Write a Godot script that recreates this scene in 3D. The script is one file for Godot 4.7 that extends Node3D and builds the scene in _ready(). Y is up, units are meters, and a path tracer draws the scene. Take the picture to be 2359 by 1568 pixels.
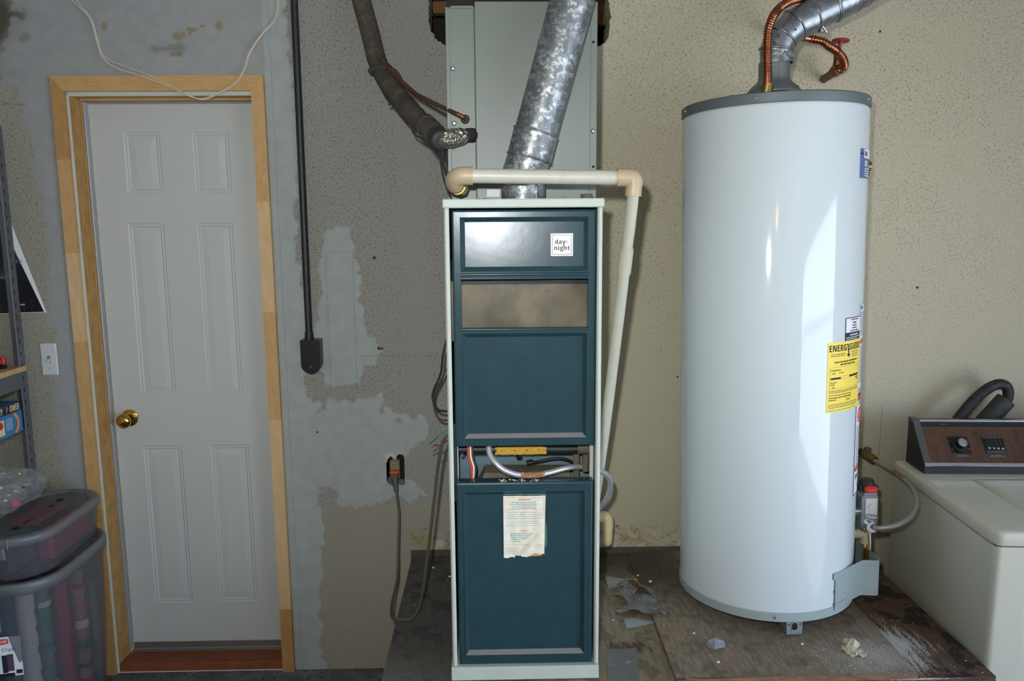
extends Node3D

# ---------------------------------------------------------------- mesh building
class MB:
	static var group := 1
	static var base := Vector3.ZERO
	var st := SurfaceTool.new()
	var xf := Transform3D.IDENTITY
	var org := Vector3.ZERO

	func _init():
		st.begin(Mesh.PRIMITIVE_TRIANGLES)
		org = base

	func _v(p: Vector3, u: Vector2, g: int):
		st.set_smooth_group(g)
		st.set_uv(u)
		st.add_vertex(xf * p - org)

	# a triangle that runs counter-clockwise seen from outside
	func t(a: Vector3, b: Vector3, c: Vector3, g := -1, ua := Vector2.ZERO, ub := Vector2.ZERO, uc := Vector2.ZERO):
		_v(a, ua, g); _v(c, uc, g); _v(b, ub, g)

	func q(a: Vector3, b: Vector3, c: Vector3, d: Vector3, g := -1, ua := Vector2(0, 0), ub := Vector2(1, 0), uc := Vector2(1, 1), ud := Vector2(0, 1)):
		t(a, b, c, g, ua, ub, uc); t(a, c, d, g, ua, uc, ud)

	# the same, turned so that it faces away from the point m
	func qo(m: Vector3, a: Vector3, b: Vector3, c: Vector3, d: Vector3, g := -1):
		var n := (b - a).cross(c - a)
		if n.length_squared() < 1e-18: n = (c - a).cross(d - a)
		if n.dot((a + b + c + d) / 4.0 - m) >= 0: q(a, b, c, d, g)
		else: q(d, c, b, a, g)

	func to(m: Vector3, a: Vector3, b: Vector3, c: Vector3):
		if (b - a).cross(c - a).dot((a + b + c) / 3.0 - m) >= 0: t(a, b, c)
		else: t(a, c, b)

	# a box with chamfered edges
	func box(lo: Vector3, hi: Vector3, v := 0.0):
		var m := (lo + hi) / 2.0
		var h := (hi - lo) / 2.0
		v = minf(v, minf(h.x, minf(h.y, h.z)) * 0.9)
		for ax in 3:
			var b := (ax + 1) % 3
			var c := (ax + 2) % 3
			for s in [-1.0, 1.0]:
				var pts: Array[Vector3] = []
				for k in [[-1, -1], [1, -1], [1, 1], [-1, 1]]:
					var p := Vector3.ZERO
					p[ax] = s * h[ax]; p[b] = k[0] * (h[b] - v); p[c] = k[1] * (h[c] - v)
					pts.append(m + p)
				qo(m, pts[0], pts[1], pts[2], pts[3])
			if v <= 0: continue
			for s in [[-1, -1], [1, -1], [1, 1], [-1, 1]]:
				var pts: Array[Vector3] = []
				for k in [[0, -1], [0, 1], [1, 1], [1, -1]]:
					var p := Vector3.ZERO
					p[ax] = k[1] * (h[ax] - v)
					p[b] = s[0] * (h[b] - (v if k[0] == 0 else 0.0)); p[c] = s[1] * (h[c] - (0.0 if k[0] == 0 else v))
					pts.append(m + p)
				qo(m, pts[0], pts[1], pts[2], pts[3])
		if v > 0:
			for i in 8:
				var s := Vector3(1 if i & 1 else -1, 1 if i & 2 else -1, 1 if i & 4 else -1)
				var o := h - Vector3(v, v, v)
				to(m, m + s * Vector3(h.x, o.y, o.z), m + s * Vector3(o.x, h.y, o.z), m + s * Vector3(o.x, o.y, h.z))

	# a tube along points; r is one radius or one for each point
	func tube(pts: Array, r, sides := 12, caps := true):
		var n := pts.size()
		MB.group += 1
		var g := MB.group
		var prev := Vector3.ZERO
		var rings := []
		var len := 0.0
		for i in n:
			var d: Vector3 = (pts[mini(i + 1, n - 1)] - pts[maxi(i - 1, 0)]).normalized()
			if i == 0:
				prev = d.cross(Vector3.UP if absf(d.y) < 0.9 else Vector3.RIGHT).normalized()
			else:
				prev = (prev - d * prev.dot(d)).normalized()
				len += (pts[i] - pts[i - 1]).length()
			var w := d.cross(prev)
			var rad: float = r[i] if r is Array else r
			var ring := []
			for k in sides + 1:
				var a := TAU * k / sides
				ring.append([pts[i] + (prev * cos(a) + w * sin(a)) * rad, Vector2(float(k) / sides, len)])
			rings.append(ring)
		for i in n - 1:
			for k in sides:
				var a = rings[i][k]; var b = rings[i][k + 1]; var c = rings[i + 1][k + 1]; var d = rings[i + 1][k]
				q(a[0], b[0], c[0], d[0], g, a[1], b[1], c[1], d[1])
		if caps:
			for e in [0, n - 1]:
				for k in sides:
					if e == 0: t(pts[0], rings[0][k + 1][0], rings[0][k][0])
					else: t(pts[e], rings[e][k][0], rings[e][k + 1][0])

	# a profile of (radius, height) turned round the y axis through c; sharp corners stay sharp
	func lathe(prof: Array, segs := 32, c := Vector3.ZERO, a0 := 0.0, a1 := TAU):
		for i in prof.size() - 1:
			var p: Vector2 = prof[i]
			var p2: Vector2 = prof[i + 1]
			var smooth := false
			if i > 0:
				var e: Vector2 = prof[i] - prof[i - 1]
				smooth = absf(e.angle_to(p2 - p)) < 0.6
			if not smooth: MB.group += 1
			for k in segs:
				var a := lerpf(a0, a1, float(k) / segs)
				var b := lerpf(a0, a1, float(k + 1) / segs)
				var v := func(z: Vector2, w: float) -> Vector3: return c + Vector3(sin(w) * z.x, z.y, cos(w) * z.x)
				q(v.call(p, a), v.call(p, b), v.call(p2, b), v.call(p2, a), MB.group, Vector2(a, p.y), Vector2(b, p.y), Vector2(b, p2.y), Vector2(a, p2.y))

	# a polygon in x and y given depth along z
	func prism(poly: PackedVector2Array, z0: float, z1: float, uvo := Vector2.ZERO, uvs := Vector2.ONE):
		if Geometry2D.is_polygon_clockwise(poly): poly.reverse()
		# Geometry2D has y down: "clockwise" there is counter-clockwise with y up, so look at the area itself
		var area := 0.0
		for i in poly.size():
			area += poly[i].cross(poly[(i + 1) % poly.size()])
		if area < 0: poly.reverse()
		var tr := Geometry2D.triangulate_polygon(poly)
		for i in range(0, tr.size(), 3):
			var a := poly[tr[i]]; var b := poly[tr[i + 1]]; var c := poly[tr[i + 2]]
			if (b - a).cross(c - a) < 0:
				var s := b; b = c; c = s
			var ua := (a - uvo) * uvs; var ub := (b - uvo) * uvs; var uc := (c - uvo) * uvs
			t(Vector3(a.x, a.y, z1), Vector3(b.x, b.y, z1), Vector3(c.x, c.y, z1), -1, ua, ub, uc)
			t(Vector3(a.x, a.y, z0), Vector3(c.x, c.y, z0), Vector3(b.x, b.y, z0), -1, ua, uc, ub)
		for i in poly.size():
			var a := poly[i]; var b := poly[(i + 1) % poly.size()]
			q(Vector3(a.x, a.y, z0), Vector3(b.x, b.y, z0), Vector3(b.x, b.y, z1), Vector3(a.x, a.y, z1), -1, (a - uvo) * uvs, (b - uvo) * uvs, (b - uvo) * uvs, (a - uvo) * uvs)

	# a round-headed pan: x right, y up, facing along direction n
	func disc(c: Vector3, n: Vector3, r: float, h: float, sides := 14):
		n = n.normalized()
		tube([c, c + n * h * 0.6, c + n * h], [r, r, r * 0.7], sides)

	func done() -> ArrayMesh:
		st.generate_normals()
		return st.commit()


# ---------------------------------------------------------------- nodes
func numbered(parent: Node, called: String) -> String:
	if not parent.has_node(called): return called
	var k := 1
	while parent.has_node("%s_%03d" % [called, k]): k += 1
	return "%s_%03d" % [called, k]

func obj(called: String, what, m: Material, parent: Node = null) -> MeshInstance3D:
	var p: Node = parent if parent else self
	var o := MeshInstance3D.new()
	o.name = numbered(p, called)
	o.mesh = what.done() if what is MB else what
	o.mesh.surface_set_material(0, m)
	p.add_child(o, true)
	return o

func thing(called: String, label: String, category: String, at := Vector3.ZERO, group := "") -> Node3D:
	var o := Node3D.new()
	o.name = numbered(self, called)
	o.position = at
	add_child(o, true)
	o.set_meta("label", label)
	o.set_meta("category", category)
	if group: o.set_meta("group", group)
	MB.base = at
	return o

# a thing that is one mesh, built in world positions, its origin at its base
func single(called: String, b: MB, m: Material, label: String, category: String, group := "") -> MeshInstance3D:
	var o := obj(called, b, m)
	o.position = b.org
	o.set_meta("label", label)
	o.set_meta("category", category)
	if group: o.set_meta("group", group)
	return o

func structure(o: Node, label: String, category := "") -> Node:
	o.set_meta("kind", "structure")
	o.set_meta("label", label)
	if category: o.set_meta("category", category)
	return o

func crv(pts: Array, n := 8) -> Array:
	var out := []
	for i in pts.size() - 1:
		var a: Vector3 = pts[maxi(i - 1, 0)]; var b: Vector3 = pts[i]; var c: Vector3 = pts[i + 1]; var d: Vector3 = pts[mini(i + 2, pts.size() - 1)]
		for k in n:
			var t := float(k) / n
			out.append(b.cubic_interpolate(c, a, d, t))
	out.append(pts[-1])
	return out

func box_mesh(lo: Vector3, hi: Vector3, v := 0.0) -> MB:
	var b := MB.new()
	b.box(lo, hi, v)
	return b

# ---------------------------------------------------------------- lettering
var fonts := {}
func words(s: String, cap: float, bold := false, depth := 0.0003, align := HORIZONTAL_ALIGNMENT_CENTER, family := "Droid Sans") -> Array:
	var key := family + str(bold)
	if not fonts.has(key):
		var f := SystemFont.new()
		f.font_names = PackedStringArray([family])
		f.font_weight = 700 if bold else 400
		fonts[key] = f
	var tm := TextMesh.new()
	tm.text = s
	tm.font = fonts[key]
	tm.font_size = 32
	tm.pixel_size = cap / 23.0
	tm.depth = depth
	tm.curve_step = 4.0
	tm.horizontal_alignment = align
	return tm.get_mesh_arrays()

# letters put at a place on a flat face (x right, y up of the basis, z out)
func letters(called: String, s: String, cap: float, place: Transform3D, m: Material, parent: Node, bold := false, align := HORIZONTAL_ALIGNMENT_CENTER, stretch := 1.0, depth := 0.0003):
	var ar := words(s, cap, bold, depth, align)
	if ar.is_empty(): return
	var vs: PackedVector3Array = ar[Mesh.ARRAY_VERTEX]
	if vs.is_empty(): return
	var ns: PackedVector3Array = ar[Mesh.ARRAY_NORMAL]
	for i in vs.size():
		vs[i] = place * (vs[i] * Vector3(stretch, 1, 1))
		ns[i] = (place.basis * ns[i]).normalized()
	_commit(called, ar, vs, ns, m, parent)

# letters bent round the y axis at radius r, middle at angle a (degrees) and height h
func round_letters(called: String, s: String, cap: float, a: float, h: float, r: float, m: Material, parent: Node, bold := false, align := HORIZONTAL_ALIGNMENT_CENTER, stretch := 1.0):
	var ar := words(s, cap, bold, 0.0003, align)
	if ar.is_empty(): return
	var vs: PackedVector3Array = ar[Mesh.ARRAY_VERTEX]
	if vs.is_empty(): return
	var ns: PackedVector3Array = ar[Mesh.ARRAY_NORMAL]
	for i in vs.size():
		var w := deg_to_rad(a) + vs[i].x * stretch / r
		var rr := r + vs[i].z + 0.00015
		vs[i] = Vector3(sin(w) * rr, h + vs[i].y, cos(w) * rr)
		ns[i] = Vector3(sin(w), 0, cos(w))
	_commit(called, ar, vs, ns, m, parent)

func _commit(called: String, ar: Array, vs: PackedVector3Array, ns: PackedVector3Array, m: Material, parent: Node):
	var out := []
	out.resize(Mesh.ARRAY_MAX)
	out[Mesh.ARRAY_VERTEX] = vs
	out[Mesh.ARRAY_NORMAL] = ns
	out[Mesh.ARRAY_INDEX] = ar[Mesh.ARRAY_INDEX]
	var am := ArrayMesh.new()
	am.add_surface_from_arrays(Mesh.PRIMITIVE_TRIANGLES, out)
	obj(called, am, m, parent)

# ---------------------------------------------------------------- textures and materials
var M := {}

func mat(called: String, c: Color, rough := 0.6, metal := 0.0, tex: Texture2D = null) -> StandardMaterial3D:
	var m := StandardMaterial3D.new()
	m.resource_name = called
	m.albedo_color = c
	m.roughness = rough
	m.metallic = metal
	if tex: m.albedo_texture = tex
	M[called] = m
	return m

func rgb(r: float, g: float, b: float) -> Color: return Color(r / 255.0, g / 255.0, b / 255.0)

func tri(m: StandardMaterial3D, s: Vector3):
	m.uv1_triplanar = true
	m.uv1_scale = s

func noise(w: int, h: int, freq: float, sd: int, kind := FastNoiseLite.TYPE_SIMPLEX_SMOOTH, oct := 1, squash := 1.0, seamless := false) -> PackedByteArray:
	var f := FastNoiseLite.new()
	f.noise_type = kind
	f.seed = sd
	f.frequency = freq
	f.fractal_type = FastNoiseLite.FRACTAL_FBM if oct > 1 else FastNoiseLite.FRACTAL_NONE
	f.fractal_octaves = oct
	var im: Image
	if seamless: im = f.get_seamless_image(w, h)
	elif squash == 1.0: im = f.get_image(w, h)
	else:
		im = f.get_image(w, maxi(int(h / squash), 4))
		im.resize(w, h, Image.INTERPOLATE_CUBIC)
	im.convert(Image.FORMAT_L8)
	return im.get_data()

func picture(w: int, h: int, data: PackedByteArray) -> ImageTexture:
	var im := Image.create_from_data(w, h, false, Image.FORMAT_RGB8, data)
	im.generate_mipmaps()
	return ImageTexture.create_from_image(im)

func normal_map(w: int, h: int, freq: float, sd: int, strength: float, oct := 3) -> Texture2D:
	var im := Image.create_from_data(w, h, false, Image.FORMAT_L8, noise(w, h, freq, sd, FastNoiseLite.TYPE_SIMPLEX_SMOOTH, oct))
	im.convert(Image.FORMAT_RGBA8)
	im.bump_map_to_normal_map(strength)
	return ImageTexture.create_from_image(im)

# wood whose grain runs up the picture
func wood(w: int, h: int, a: Color, b: Color, sd: int, knots := 0.0, across := false) -> ImageTexture:
	var n1 := noise(w, h, 0.055, sd, FastNoiseLite.TYPE_SIMPLEX_SMOOTH, 3, 14.0)
	var n2 := noise(w, h, 0.3, sd + 1, FastNoiseLite.TYPE_SIMPLEX_SMOOTH, 1, 24.0)
	var n3 := noise(w, h, 0.02, sd + 2, FastNoiseLite.TYPE_SIMPLEX_SMOOTH, 2)
	var out := PackedByteArray()
	out.resize(w * h * 3)
	for i in w * h:
		var v := n1[i] / 255.0
		v = 0.6 * absf(fmod(v * 5.0, 1.0) * 2.0 - 1.0) * 0.8 + 0.35 * n2[i] / 255.0
		v = clampf(v + knots * (n3[i] / 255.0 - 0.5), 0, 1)
		var c := a.lerp(b, v)
		out[i * 3] = int(c.r * 255); out[i * 3 + 1] = int(c.g * 255); out[i * 3 + 2] = int(c.b * 255)
	if across:
		var im := Image.create_from_data(w, h, false, Image.FORMAT_RGB8, out)
		im.rotate_90(CLOCKWISE)
		im.generate_mipmaps()
		return ImageTexture.create_from_image(im)
	return picture(w, h, out)

# two colours blotched by noise, with a share of a third in spots
func blotch(w: int, h: int, a: Color, b: Color, c: Color, freq: float, sd: int, spot := 0.2, spot_freq := 0.15, kind := FastNoiseLite.TYPE_SIMPLEX_SMOOTH) -> ImageTexture:
	var n1 := noise(w, h, freq, sd, kind, 4, 1.0, true)
	var n2 := noise(w, h, spot_freq, sd + 5, FastNoiseLite.TYPE_SIMPLEX_SMOOTH, 2, 1.0, true)
	var out := PackedByteArray()
	out.resize(w * h * 3)
	for i in w * h:
		var k := a.lerp(b, n1[i] / 255.0)
		k = k.lerp(c, clampf((n2[i] / 255.0 - (1.0 - spot)) * 8.0, 0, 1))
		out[i * 3] = int(k.r * 255); out[i * 3 + 1] = int(k.g * 255); out[i * 3 + 2] = int(k.b * 255)
	return picture(w, h, out)

# galvanised sheet: grey with brighter crystal patches
func spangle(w: int, h: int, dark: Color, light: Color, freq: float, sd: int) -> ImageTexture:
	var f := FastNoiseLite.new()
	f.noise_type = FastNoiseLite.TYPE_CELLULAR
	f.cellular_return_type = FastNoiseLite.RETURN_CELL_VALUE
	f.cellular_jitter = 1.0
	f.frequency = freq
	f.seed = sd
	f.domain_warp_enabled = true
	f.domain_warp_amplitude = 14.0
	f.domain_warp_frequency = 0.06
	var im := f.get_seamless_image(w, h)
	im.convert(Image.FORMAT_L8)
	var d := im.get_data()
	var n := noise(w, h, 0.012, sd + 3, FastNoiseLite.TYPE_SIMPLEX_SMOOTH, 3)
	var out := PackedByteArray()
	out.resize(w * h * 3)
	for i in w * h:
		var v := smoothstep(0.52, 0.95, d[i] / 255.0 * 0.8 + n[i] / 255.0 * 0.35)
		var k := dark.lerp(light, v)
		out[i * 3] = int(k.r * 255); out[i * 3 + 1] = int(k.g * 255); out[i * 3 + 2] = int(k.b * 255)
	return picture(w, h, out)

func step_in(v: float, a: float, b: float, soft: float) -> float:
	return smoothstep(a - soft, a + soft, v) * (1.0 - smoothstep(b - soft, b + soft, v))

# the back wall: bare speckled wallboard, white filler smeared over joints, chips and stains
func wall_picture() -> ImageTexture:
	var w := 2048
	var h := 1331
	var fine := noise(w, h, 0.22, 3, FastNoiseLite.TYPE_SIMPLEX_SMOOTH, 2)
	var worm := noise(w, h, 0.13, 6, FastNoiseLite.TYPE_SIMPLEX_SMOOTH, 2)
	var mid := noise(w, h, 0.03, 4, FastNoiseLite.TYPE_SIMPLEX_SMOOTH, 3)
	var low := noise(w, h, 0.006, 5, FastNoiseLite.TYPE_SIMPLEX_SMOOTH, 3)
	var out := PackedByteArray()
	out.resize(w * h * 3)
	var left := WALL_LEFT
	var right := WALL_RIGHT
	var filler := WALL_FILLER
	var lilac := WALL_LILAC
	var fibre := rgb(92, 84, 74)
	for j in h:
		var y := 2.6 * (1.0 - (j + 0.5) / h)
		for i in w:
			var x := -2.1 + 4.0 * (i + 0.5) / w
			var at := j * w + i
			var nf := fine[at] / 255.0
			var nm := mid[at] / 255.0 - 0.5
			var nl := low[at] / 255.0 - 0.5
			var c := left if x < 0.08 else right
			var speck := 0.0
			var white := 0.0
			var smooth := 0.0
			if x < -0.735:
				var xx := x + nm * 0.05
				# bare board left of the door, painted filler beside the casing and above the door
				var edge := -1.505 + 0.03 * sin(y * 5.0) + (0.03 if y < 1.25 and y > 0.6 else 0.0)
				white = smoothstep(edge - 0.012, edge + 0.012, xx)
				if y > 1.95: white = maxf(white, smoothstep(2.0, 2.08, y + nm * 0.1))
				speck = 0.75
				c = left.lerp(rgb(158, 152, 122), 0.4)
				smooth = 1.0
			elif x < 0.08:
				speck = 0.80
				var xx := x + nm * 0.035
				white = 1.0 - smoothstep(-0.655, -0.645, xx + (0.0 if y > 1.0 else -0.02) + (0.012 * sin(y * 9.0)))
				# filler patch right of the black box
				var half := 0.075 + 0.012 * sin(y * 17.0)
				if y > 1.44: half *= clampf((1.585 - y) / 0.145, 0, 1) * 0.6 + 0.35
				var pc := -0.525 + (y - 1.3) * 0.02
				var patch := step_in(xx, pc - half, pc + half, 0.004) * step_in(y + nm * 0.04, 1.045, 1.575, 0.006)
				patch = maxf(patch, step_in(xx, -0.52, -0.385 - absf(y - 1.17) * 0.5, 0.004) * step_in(y + nm * 0.05, 1.11, 1.215, 0.006))
				# filler below it, round the socket
				var low_patch := step_in(xx, -0.66, -0.285 + 0.05 * sin(y * 23.0), 0.006) * step_in(y + nm * 0.1 + (x + 0.45) * 0.15, 0.66, 0.955, 0.008)
				low_patch = maxf(low_patch, step_in(xx, -0.56, -0.40, 0.006) * step_in(y + nm * 0.08, 0.62, 1.0, 0.008))
				# a pale area under the socket
				white = maxf(white, maxf(patch, low_patch))
				if y < 0.62:
					speck = 0.28
					c = c.lerp(rgb(150, 143, 118), 0.5)
				if y > 1.16 and y < 1.19 : speck *= 0.4
				if absf(xx + 0.27) < 0.05: speck *= 0.5
			else:
				speck = 0.5 * smoothstep(0.5, 1.9, y) + 0.06
				if nl > 0.1: speck *= 0.6
			var k := c
			var dots := 1.0 - smoothstep(0.0, 0.034, absf(worm[at] / 255.0 - 0.5))
			dots *= smoothstep(0.50, 0.62, nf + 0.25 * nm)
			dots = maxf(dots, 0.8 * smoothstep(0.70, 0.80, nf))
			k = k.lerp(fibre, speck * dots)
			k = k.lerp(Color.WHITE, 0.06 * smoothstep(0.62, 0.8, 1.0 - nf) * (1.0 if speck > 0.2 else 0.4))
			var f := filler if smooth == 0.0 else lilac
			k = k.lerp(f.lerp(Color(f.r * 0.93, f.g * 0.93, f.b * 0.93), nm + 0.5), white)
			# the taped rectangle in the filler patch
			if x > -0.60 and x < -0.4 and y > 1.02 and y < 1.54:
				var e := minf(absf(x + 0.568 - nm * 0.004), absf(x + 0.478 - nm * 0.004))
				if y < 1.50 and e < 0.0016 or absf(y - 1.495) < 0.0014 and x > -0.568 and x < -0.478:
					k = k.lerp(rgb(120, 118, 116), 0.35)
			# seams of the board
			if x > -0.46 and x < -0.1 and absf(y - 1.143) < 0.0016: k = k.lerp(fibre, 0.22)
			if x < -1.5 and absf(y - 1.975 - nm * 0.01) < 0.002: k = k.lerp(fibre, 0.4)
			if absf(x + 0.715 - nm * 0.004) < 0.0012: k = k.lerp(fibre, 0.22)
			# old mould and dirt high in the left corner
			if x < -1.45 and y > 1.98:
				var md := smoothstep(0.0, 0.2, 0.32 - Vector2((x + 1.72) * 1.3, y - 2.30).length() + nl * 0.3)
				k = k.lerp(rgb(92, 88, 80), 0.45 * md)
				k = k.lerp(rgb(58, 50, 36), 0.7 * smoothstep(0.1, 0.35, nm + nl * 0.6 + md * 0.25 - 0.02) * md)
			# chips through the paint over the door
			if y > 2.08 and x > -1.3 and x < -0.75:
				var d := INF
				for b in [Vector4(-0.995, 2.184, 0.030, 0.014), Vector4(-0.955, 2.200, 0.020, 0.007), Vector4(-0.872, 2.218, 0.012, 0.016), Vector4(-1.022, 2.128, 0.022, 0.007), Vector4(-1.235, 2.215, 0.008, 0.012), Vector4(-0.925, 2.212, 0.012, 0.005)]:
					d = minf(d, Vector2((x - b.x) / b.z, (y - b.y) / b.w).length())
				k = k.lerp(rgb(132, 122, 90), 0.85 * (1.0 - smoothstep(0.92, 1.0, d + nm * 1.5 + (nf - 0.5) * 1.1)))
				var smear := Vector2((x + 1.03) / 0.09, (y - 2.145 - (x + 1.03) * 0.05) / 0.022).length()
				k = k.lerp(rgb(96, 92, 92), 0.45 * (1.0 - smoothstep(0.3, 1.0, smear + nm)))
			# damp stains along the foot of the wall, cracked and yellow
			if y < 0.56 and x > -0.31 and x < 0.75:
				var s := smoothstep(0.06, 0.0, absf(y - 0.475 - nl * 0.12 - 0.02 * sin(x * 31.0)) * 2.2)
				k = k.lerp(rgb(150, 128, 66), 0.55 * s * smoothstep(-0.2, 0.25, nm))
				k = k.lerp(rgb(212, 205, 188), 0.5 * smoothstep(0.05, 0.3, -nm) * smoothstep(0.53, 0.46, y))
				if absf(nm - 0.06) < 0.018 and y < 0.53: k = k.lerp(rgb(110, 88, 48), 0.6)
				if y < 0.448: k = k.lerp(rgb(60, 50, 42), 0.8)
			# single flecks and holes
			for b in [Vector3(1.18, 1.29, 0.004), Vector3(1.43, 1.36, 0.0045), Vector3(1.25, 2.19, 0.004), Vector3(-0.405, 1.475, 0.005), Vector3(-0.40, 1.17, 0.005), Vector3(-0.39, 1.168, 0.004), Vector3(1.2, 1.25, 0.003), Vector3(0.62, 1.06, 0.003), Vector3(-0.62, 0.88, 0.003)]:
				if absf(x - b.x) < 0.01 and absf(y - b.y) < 0.01 and Vector2(x - b.x, y - b.y).length() < b.z + nm * 0.003: k = rgb(58, 46, 38)
			if x > 1.33 and x < 1.345 and y < 0.95 and absf(x - 1.337) < 0.0012: k = k.lerp(fibre, 0.5)
			out[at * 3] = int(clampf(k.r, 0, 1) * 255); out[at * 3 + 1] = int(clampf(k.g, 0, 1) * 255); out[at * 3 + 2] = int(clampf(k.b, 0, 1) * 255)
	return picture(w, h, out)

# plywood seen from above: grey-brown, worn, stained; powder lies where the photograph shows it
func deck_picture(w: int, h: int, x0: float, z0: float, x1: float, z1: float, sd: int, sheet: bool) -> ImageTexture:
	var g1 := noise(w, h, 0.10, sd, FastNoiseLite.TYPE_SIMPLEX_SMOOTH, 3, 7.0)
	var g2 := noise(w, h, 0.016, sd + 1, FastNoiseLite.TYPE_SIMPLEX_SMOOTH, 4)
	var g3 := noise(w, h, 0.30, sd + 2, FastNoiseLite.TYPE_SIMPLEX_SMOOTH, 2)
	var out := PackedByteArray()
	out.resize(w * h * 3)
	for j in h:
		var z := lerpf(z0, z1, (j + 0.5) / h)
		for i in w:
			var x := lerpf(x0, x1, (i + 0.5) / w)
			var at := j * w + i
			var a := g1[at] / 255.0
			var b := g2[at] / 255.0
			var s := g3[at] / 255.0
			var k: Color
			if sheet:
				k = rgb(110, 97, 79).lerp(rgb(153, 137, 115), a)
				k = k.lerp(rgb(84, 72, 57), 0.5 * smoothstep(0.45, 0.9, b))
				k = k.lerp(rgb(126, 90, 56), 0.55 * smoothstep(0.6, 0.75, 1.0 - b) * smoothstep(0.4, 0.7, a))
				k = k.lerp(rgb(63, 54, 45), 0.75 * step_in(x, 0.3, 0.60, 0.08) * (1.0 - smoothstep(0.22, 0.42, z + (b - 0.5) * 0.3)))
				var p := smoothstep(0.60, 0.78, s + 0.35 * (1.0 - Vector2((x - 1.0) / 0.16, (z - 0.72) / 0.12).length()))
				k = k.lerp(rgb(196, 192, 184), 0.8 * p * smoothstep(0.68, 0.86, x))
			elif x < 0.1:
				k = rgb(66, 62, 58).lerp(rgb(96, 92, 86), a * 0.5 + b * 0.5)
				k = k.lerp(rgb(44, 40, 37), 0.6 * smoothstep(0.5, 0.75, b))
				k = k.lerp(rgb(170, 166, 158), 0.8 * smoothstep(0.86, 0.92, s + 0.05 * b))
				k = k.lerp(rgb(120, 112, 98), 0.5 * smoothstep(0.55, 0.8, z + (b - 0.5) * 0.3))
			elif x < 0.46:
				k = rgb(103, 94, 74).lerp(rgb(160, 146, 119), a * 0.6 + b * 0.4)
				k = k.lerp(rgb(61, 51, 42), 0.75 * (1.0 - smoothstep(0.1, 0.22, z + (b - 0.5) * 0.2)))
				k = k.lerp(rgb(70, 47, 31), 0.8 * step_in(x + (b - 0.5) * 0.1, 0.29, 0.41, 0.02) * step_in(z + (a - 0.5) * 0.06, 0.60, 0.635, 0.012))
				k = k.lerp(rgb(88, 74, 56), 0.6 * smoothstep(0.55, 0.75, b))
			else:
				k = rgb(67, 51, 38).lerp(rgb(117, 90, 63), a * 0.6 + b * 0.5)
				k = k.lerp(rgb(33, 27, 22), 0.8 * smoothstep(0.50, 0.66, b + 0.25 * (a - 0.5)))
				var p := smoothstep(0.48, 0.62, s * 0.5 + a * 0.35 + 0.5 * (0.75 - Vector2((x - 1.09) / 0.14, (z - 0.64) / 0.2).length()))
				k = k.lerp(rgb(206, 204, 200), 0.85 * p)
			out[at * 3] = int(k.r * 255); out[at * 3 + 1] = int(k.g * 255); out[at * 3 + 2] = int(k.b * 255)
	return picture(w, h, out)

const WALL_LEFT := Color(0.560, 0.548, 0.515)
const WALL_RIGHT := Color(0.705, 0.668, 0.570)
const WALL_FILLER := Color(0.640, 0.660, 0.640)
const WALL_LILAC := Color(0.610, 0.608, 0.592)

func _ready():
	# ------------------------------------------------------------ camera, sky, lights, exposure
	var cam := Camera3D.new()
	cam.name = "camera"
	cam.position = Vector3(0, 1.60, 2.66)
	cam.rotation_order = EULER_ORDER_YXZ
	cam.rotation = Vector3(deg_to_rad(-8.72), deg_to_rad(-1.11), deg_to_rad(-0.42))
	cam.fov = 46.49
	cam.near = 0.05
	cam.far = 200.0
	add_child(cam)
	cam.current = true

	var sky_look := ProceduralSkyMaterial.new()
	sky_look.sky_top_color = Color(0.54, 0.67, 0.88)
	sky_look.sky_horizon_color = Color(0.85, 0.91, 0.97)
	sky_look.ground_bottom_color = Color(0.45, 0.44, 0.42)
	sky_look.ground_horizon_color = Color(0.70, 0.70, 0.70)
	sky_look.sky_energy_multiplier = 2.6
	sky_look.ground_energy_multiplier = 1.0
	var env := Environment.new()
	env.background_mode = Environment.BG_SKY
	env.sky = Sky.new()
	env.sky.sky_material = sky_look
	env.tonemap_mode = Environment.TONE_MAPPER_LINEAR
	env.tonemap_exposure = 1.0
	env.sdfgi_enabled = true
	env.ssao_enabled = true
	env.ssil_enabled = true
	var we := WorldEnvironment.new()
	we.name = "world_environment"
	we.environment = env
	add_child(we)

	var sun := DirectionalLight3D.new()
	sun.name = "sun"
	sun.light_color = Color(1.0, 0.98, 0.96)
	sun.light_energy = 7.5
	sun.light_angular_distance = 0.53
	sun.shadow_enabled = true
	sun.look_at_from_position(Vector3(6.0, 8.0, 2.2), Vector3.ZERO)
	add_child(sun)

	# the flash on the camera, a hand's breadth above and a little left of the lens
	var flash := SpotLight3D.new()
	flash.name = "camera_flash"
	flash.position = Vector3(-0.065, 1.715, 2.64)
	flash.rotation = Vector3(deg_to_rad(-4.0), deg_to_rad(-1.0), 0)
	flash.light_color = Color(0.97, 0.99, 1.0)
	flash.light_energy = 3.15
	flash.light_size = 0.022
	flash.spot_range = 14.0
	flash.spot_angle = 45.0
	flash.spot_attenuation = 2.0
	flash.spot_angle_attenuation = 1.0
	flash.shadow_enabled = true
	add_child(flash)

	make_materials()
	make_room()
	make_doorway()
	make_platform()
	make_furnace()
	make_coil_cabinet()
	make_water_heater()
	make_washer()
	make_pipes()
	make_wall_fittings()
	make_shelf_and_bins()
	make_litter()


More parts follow.
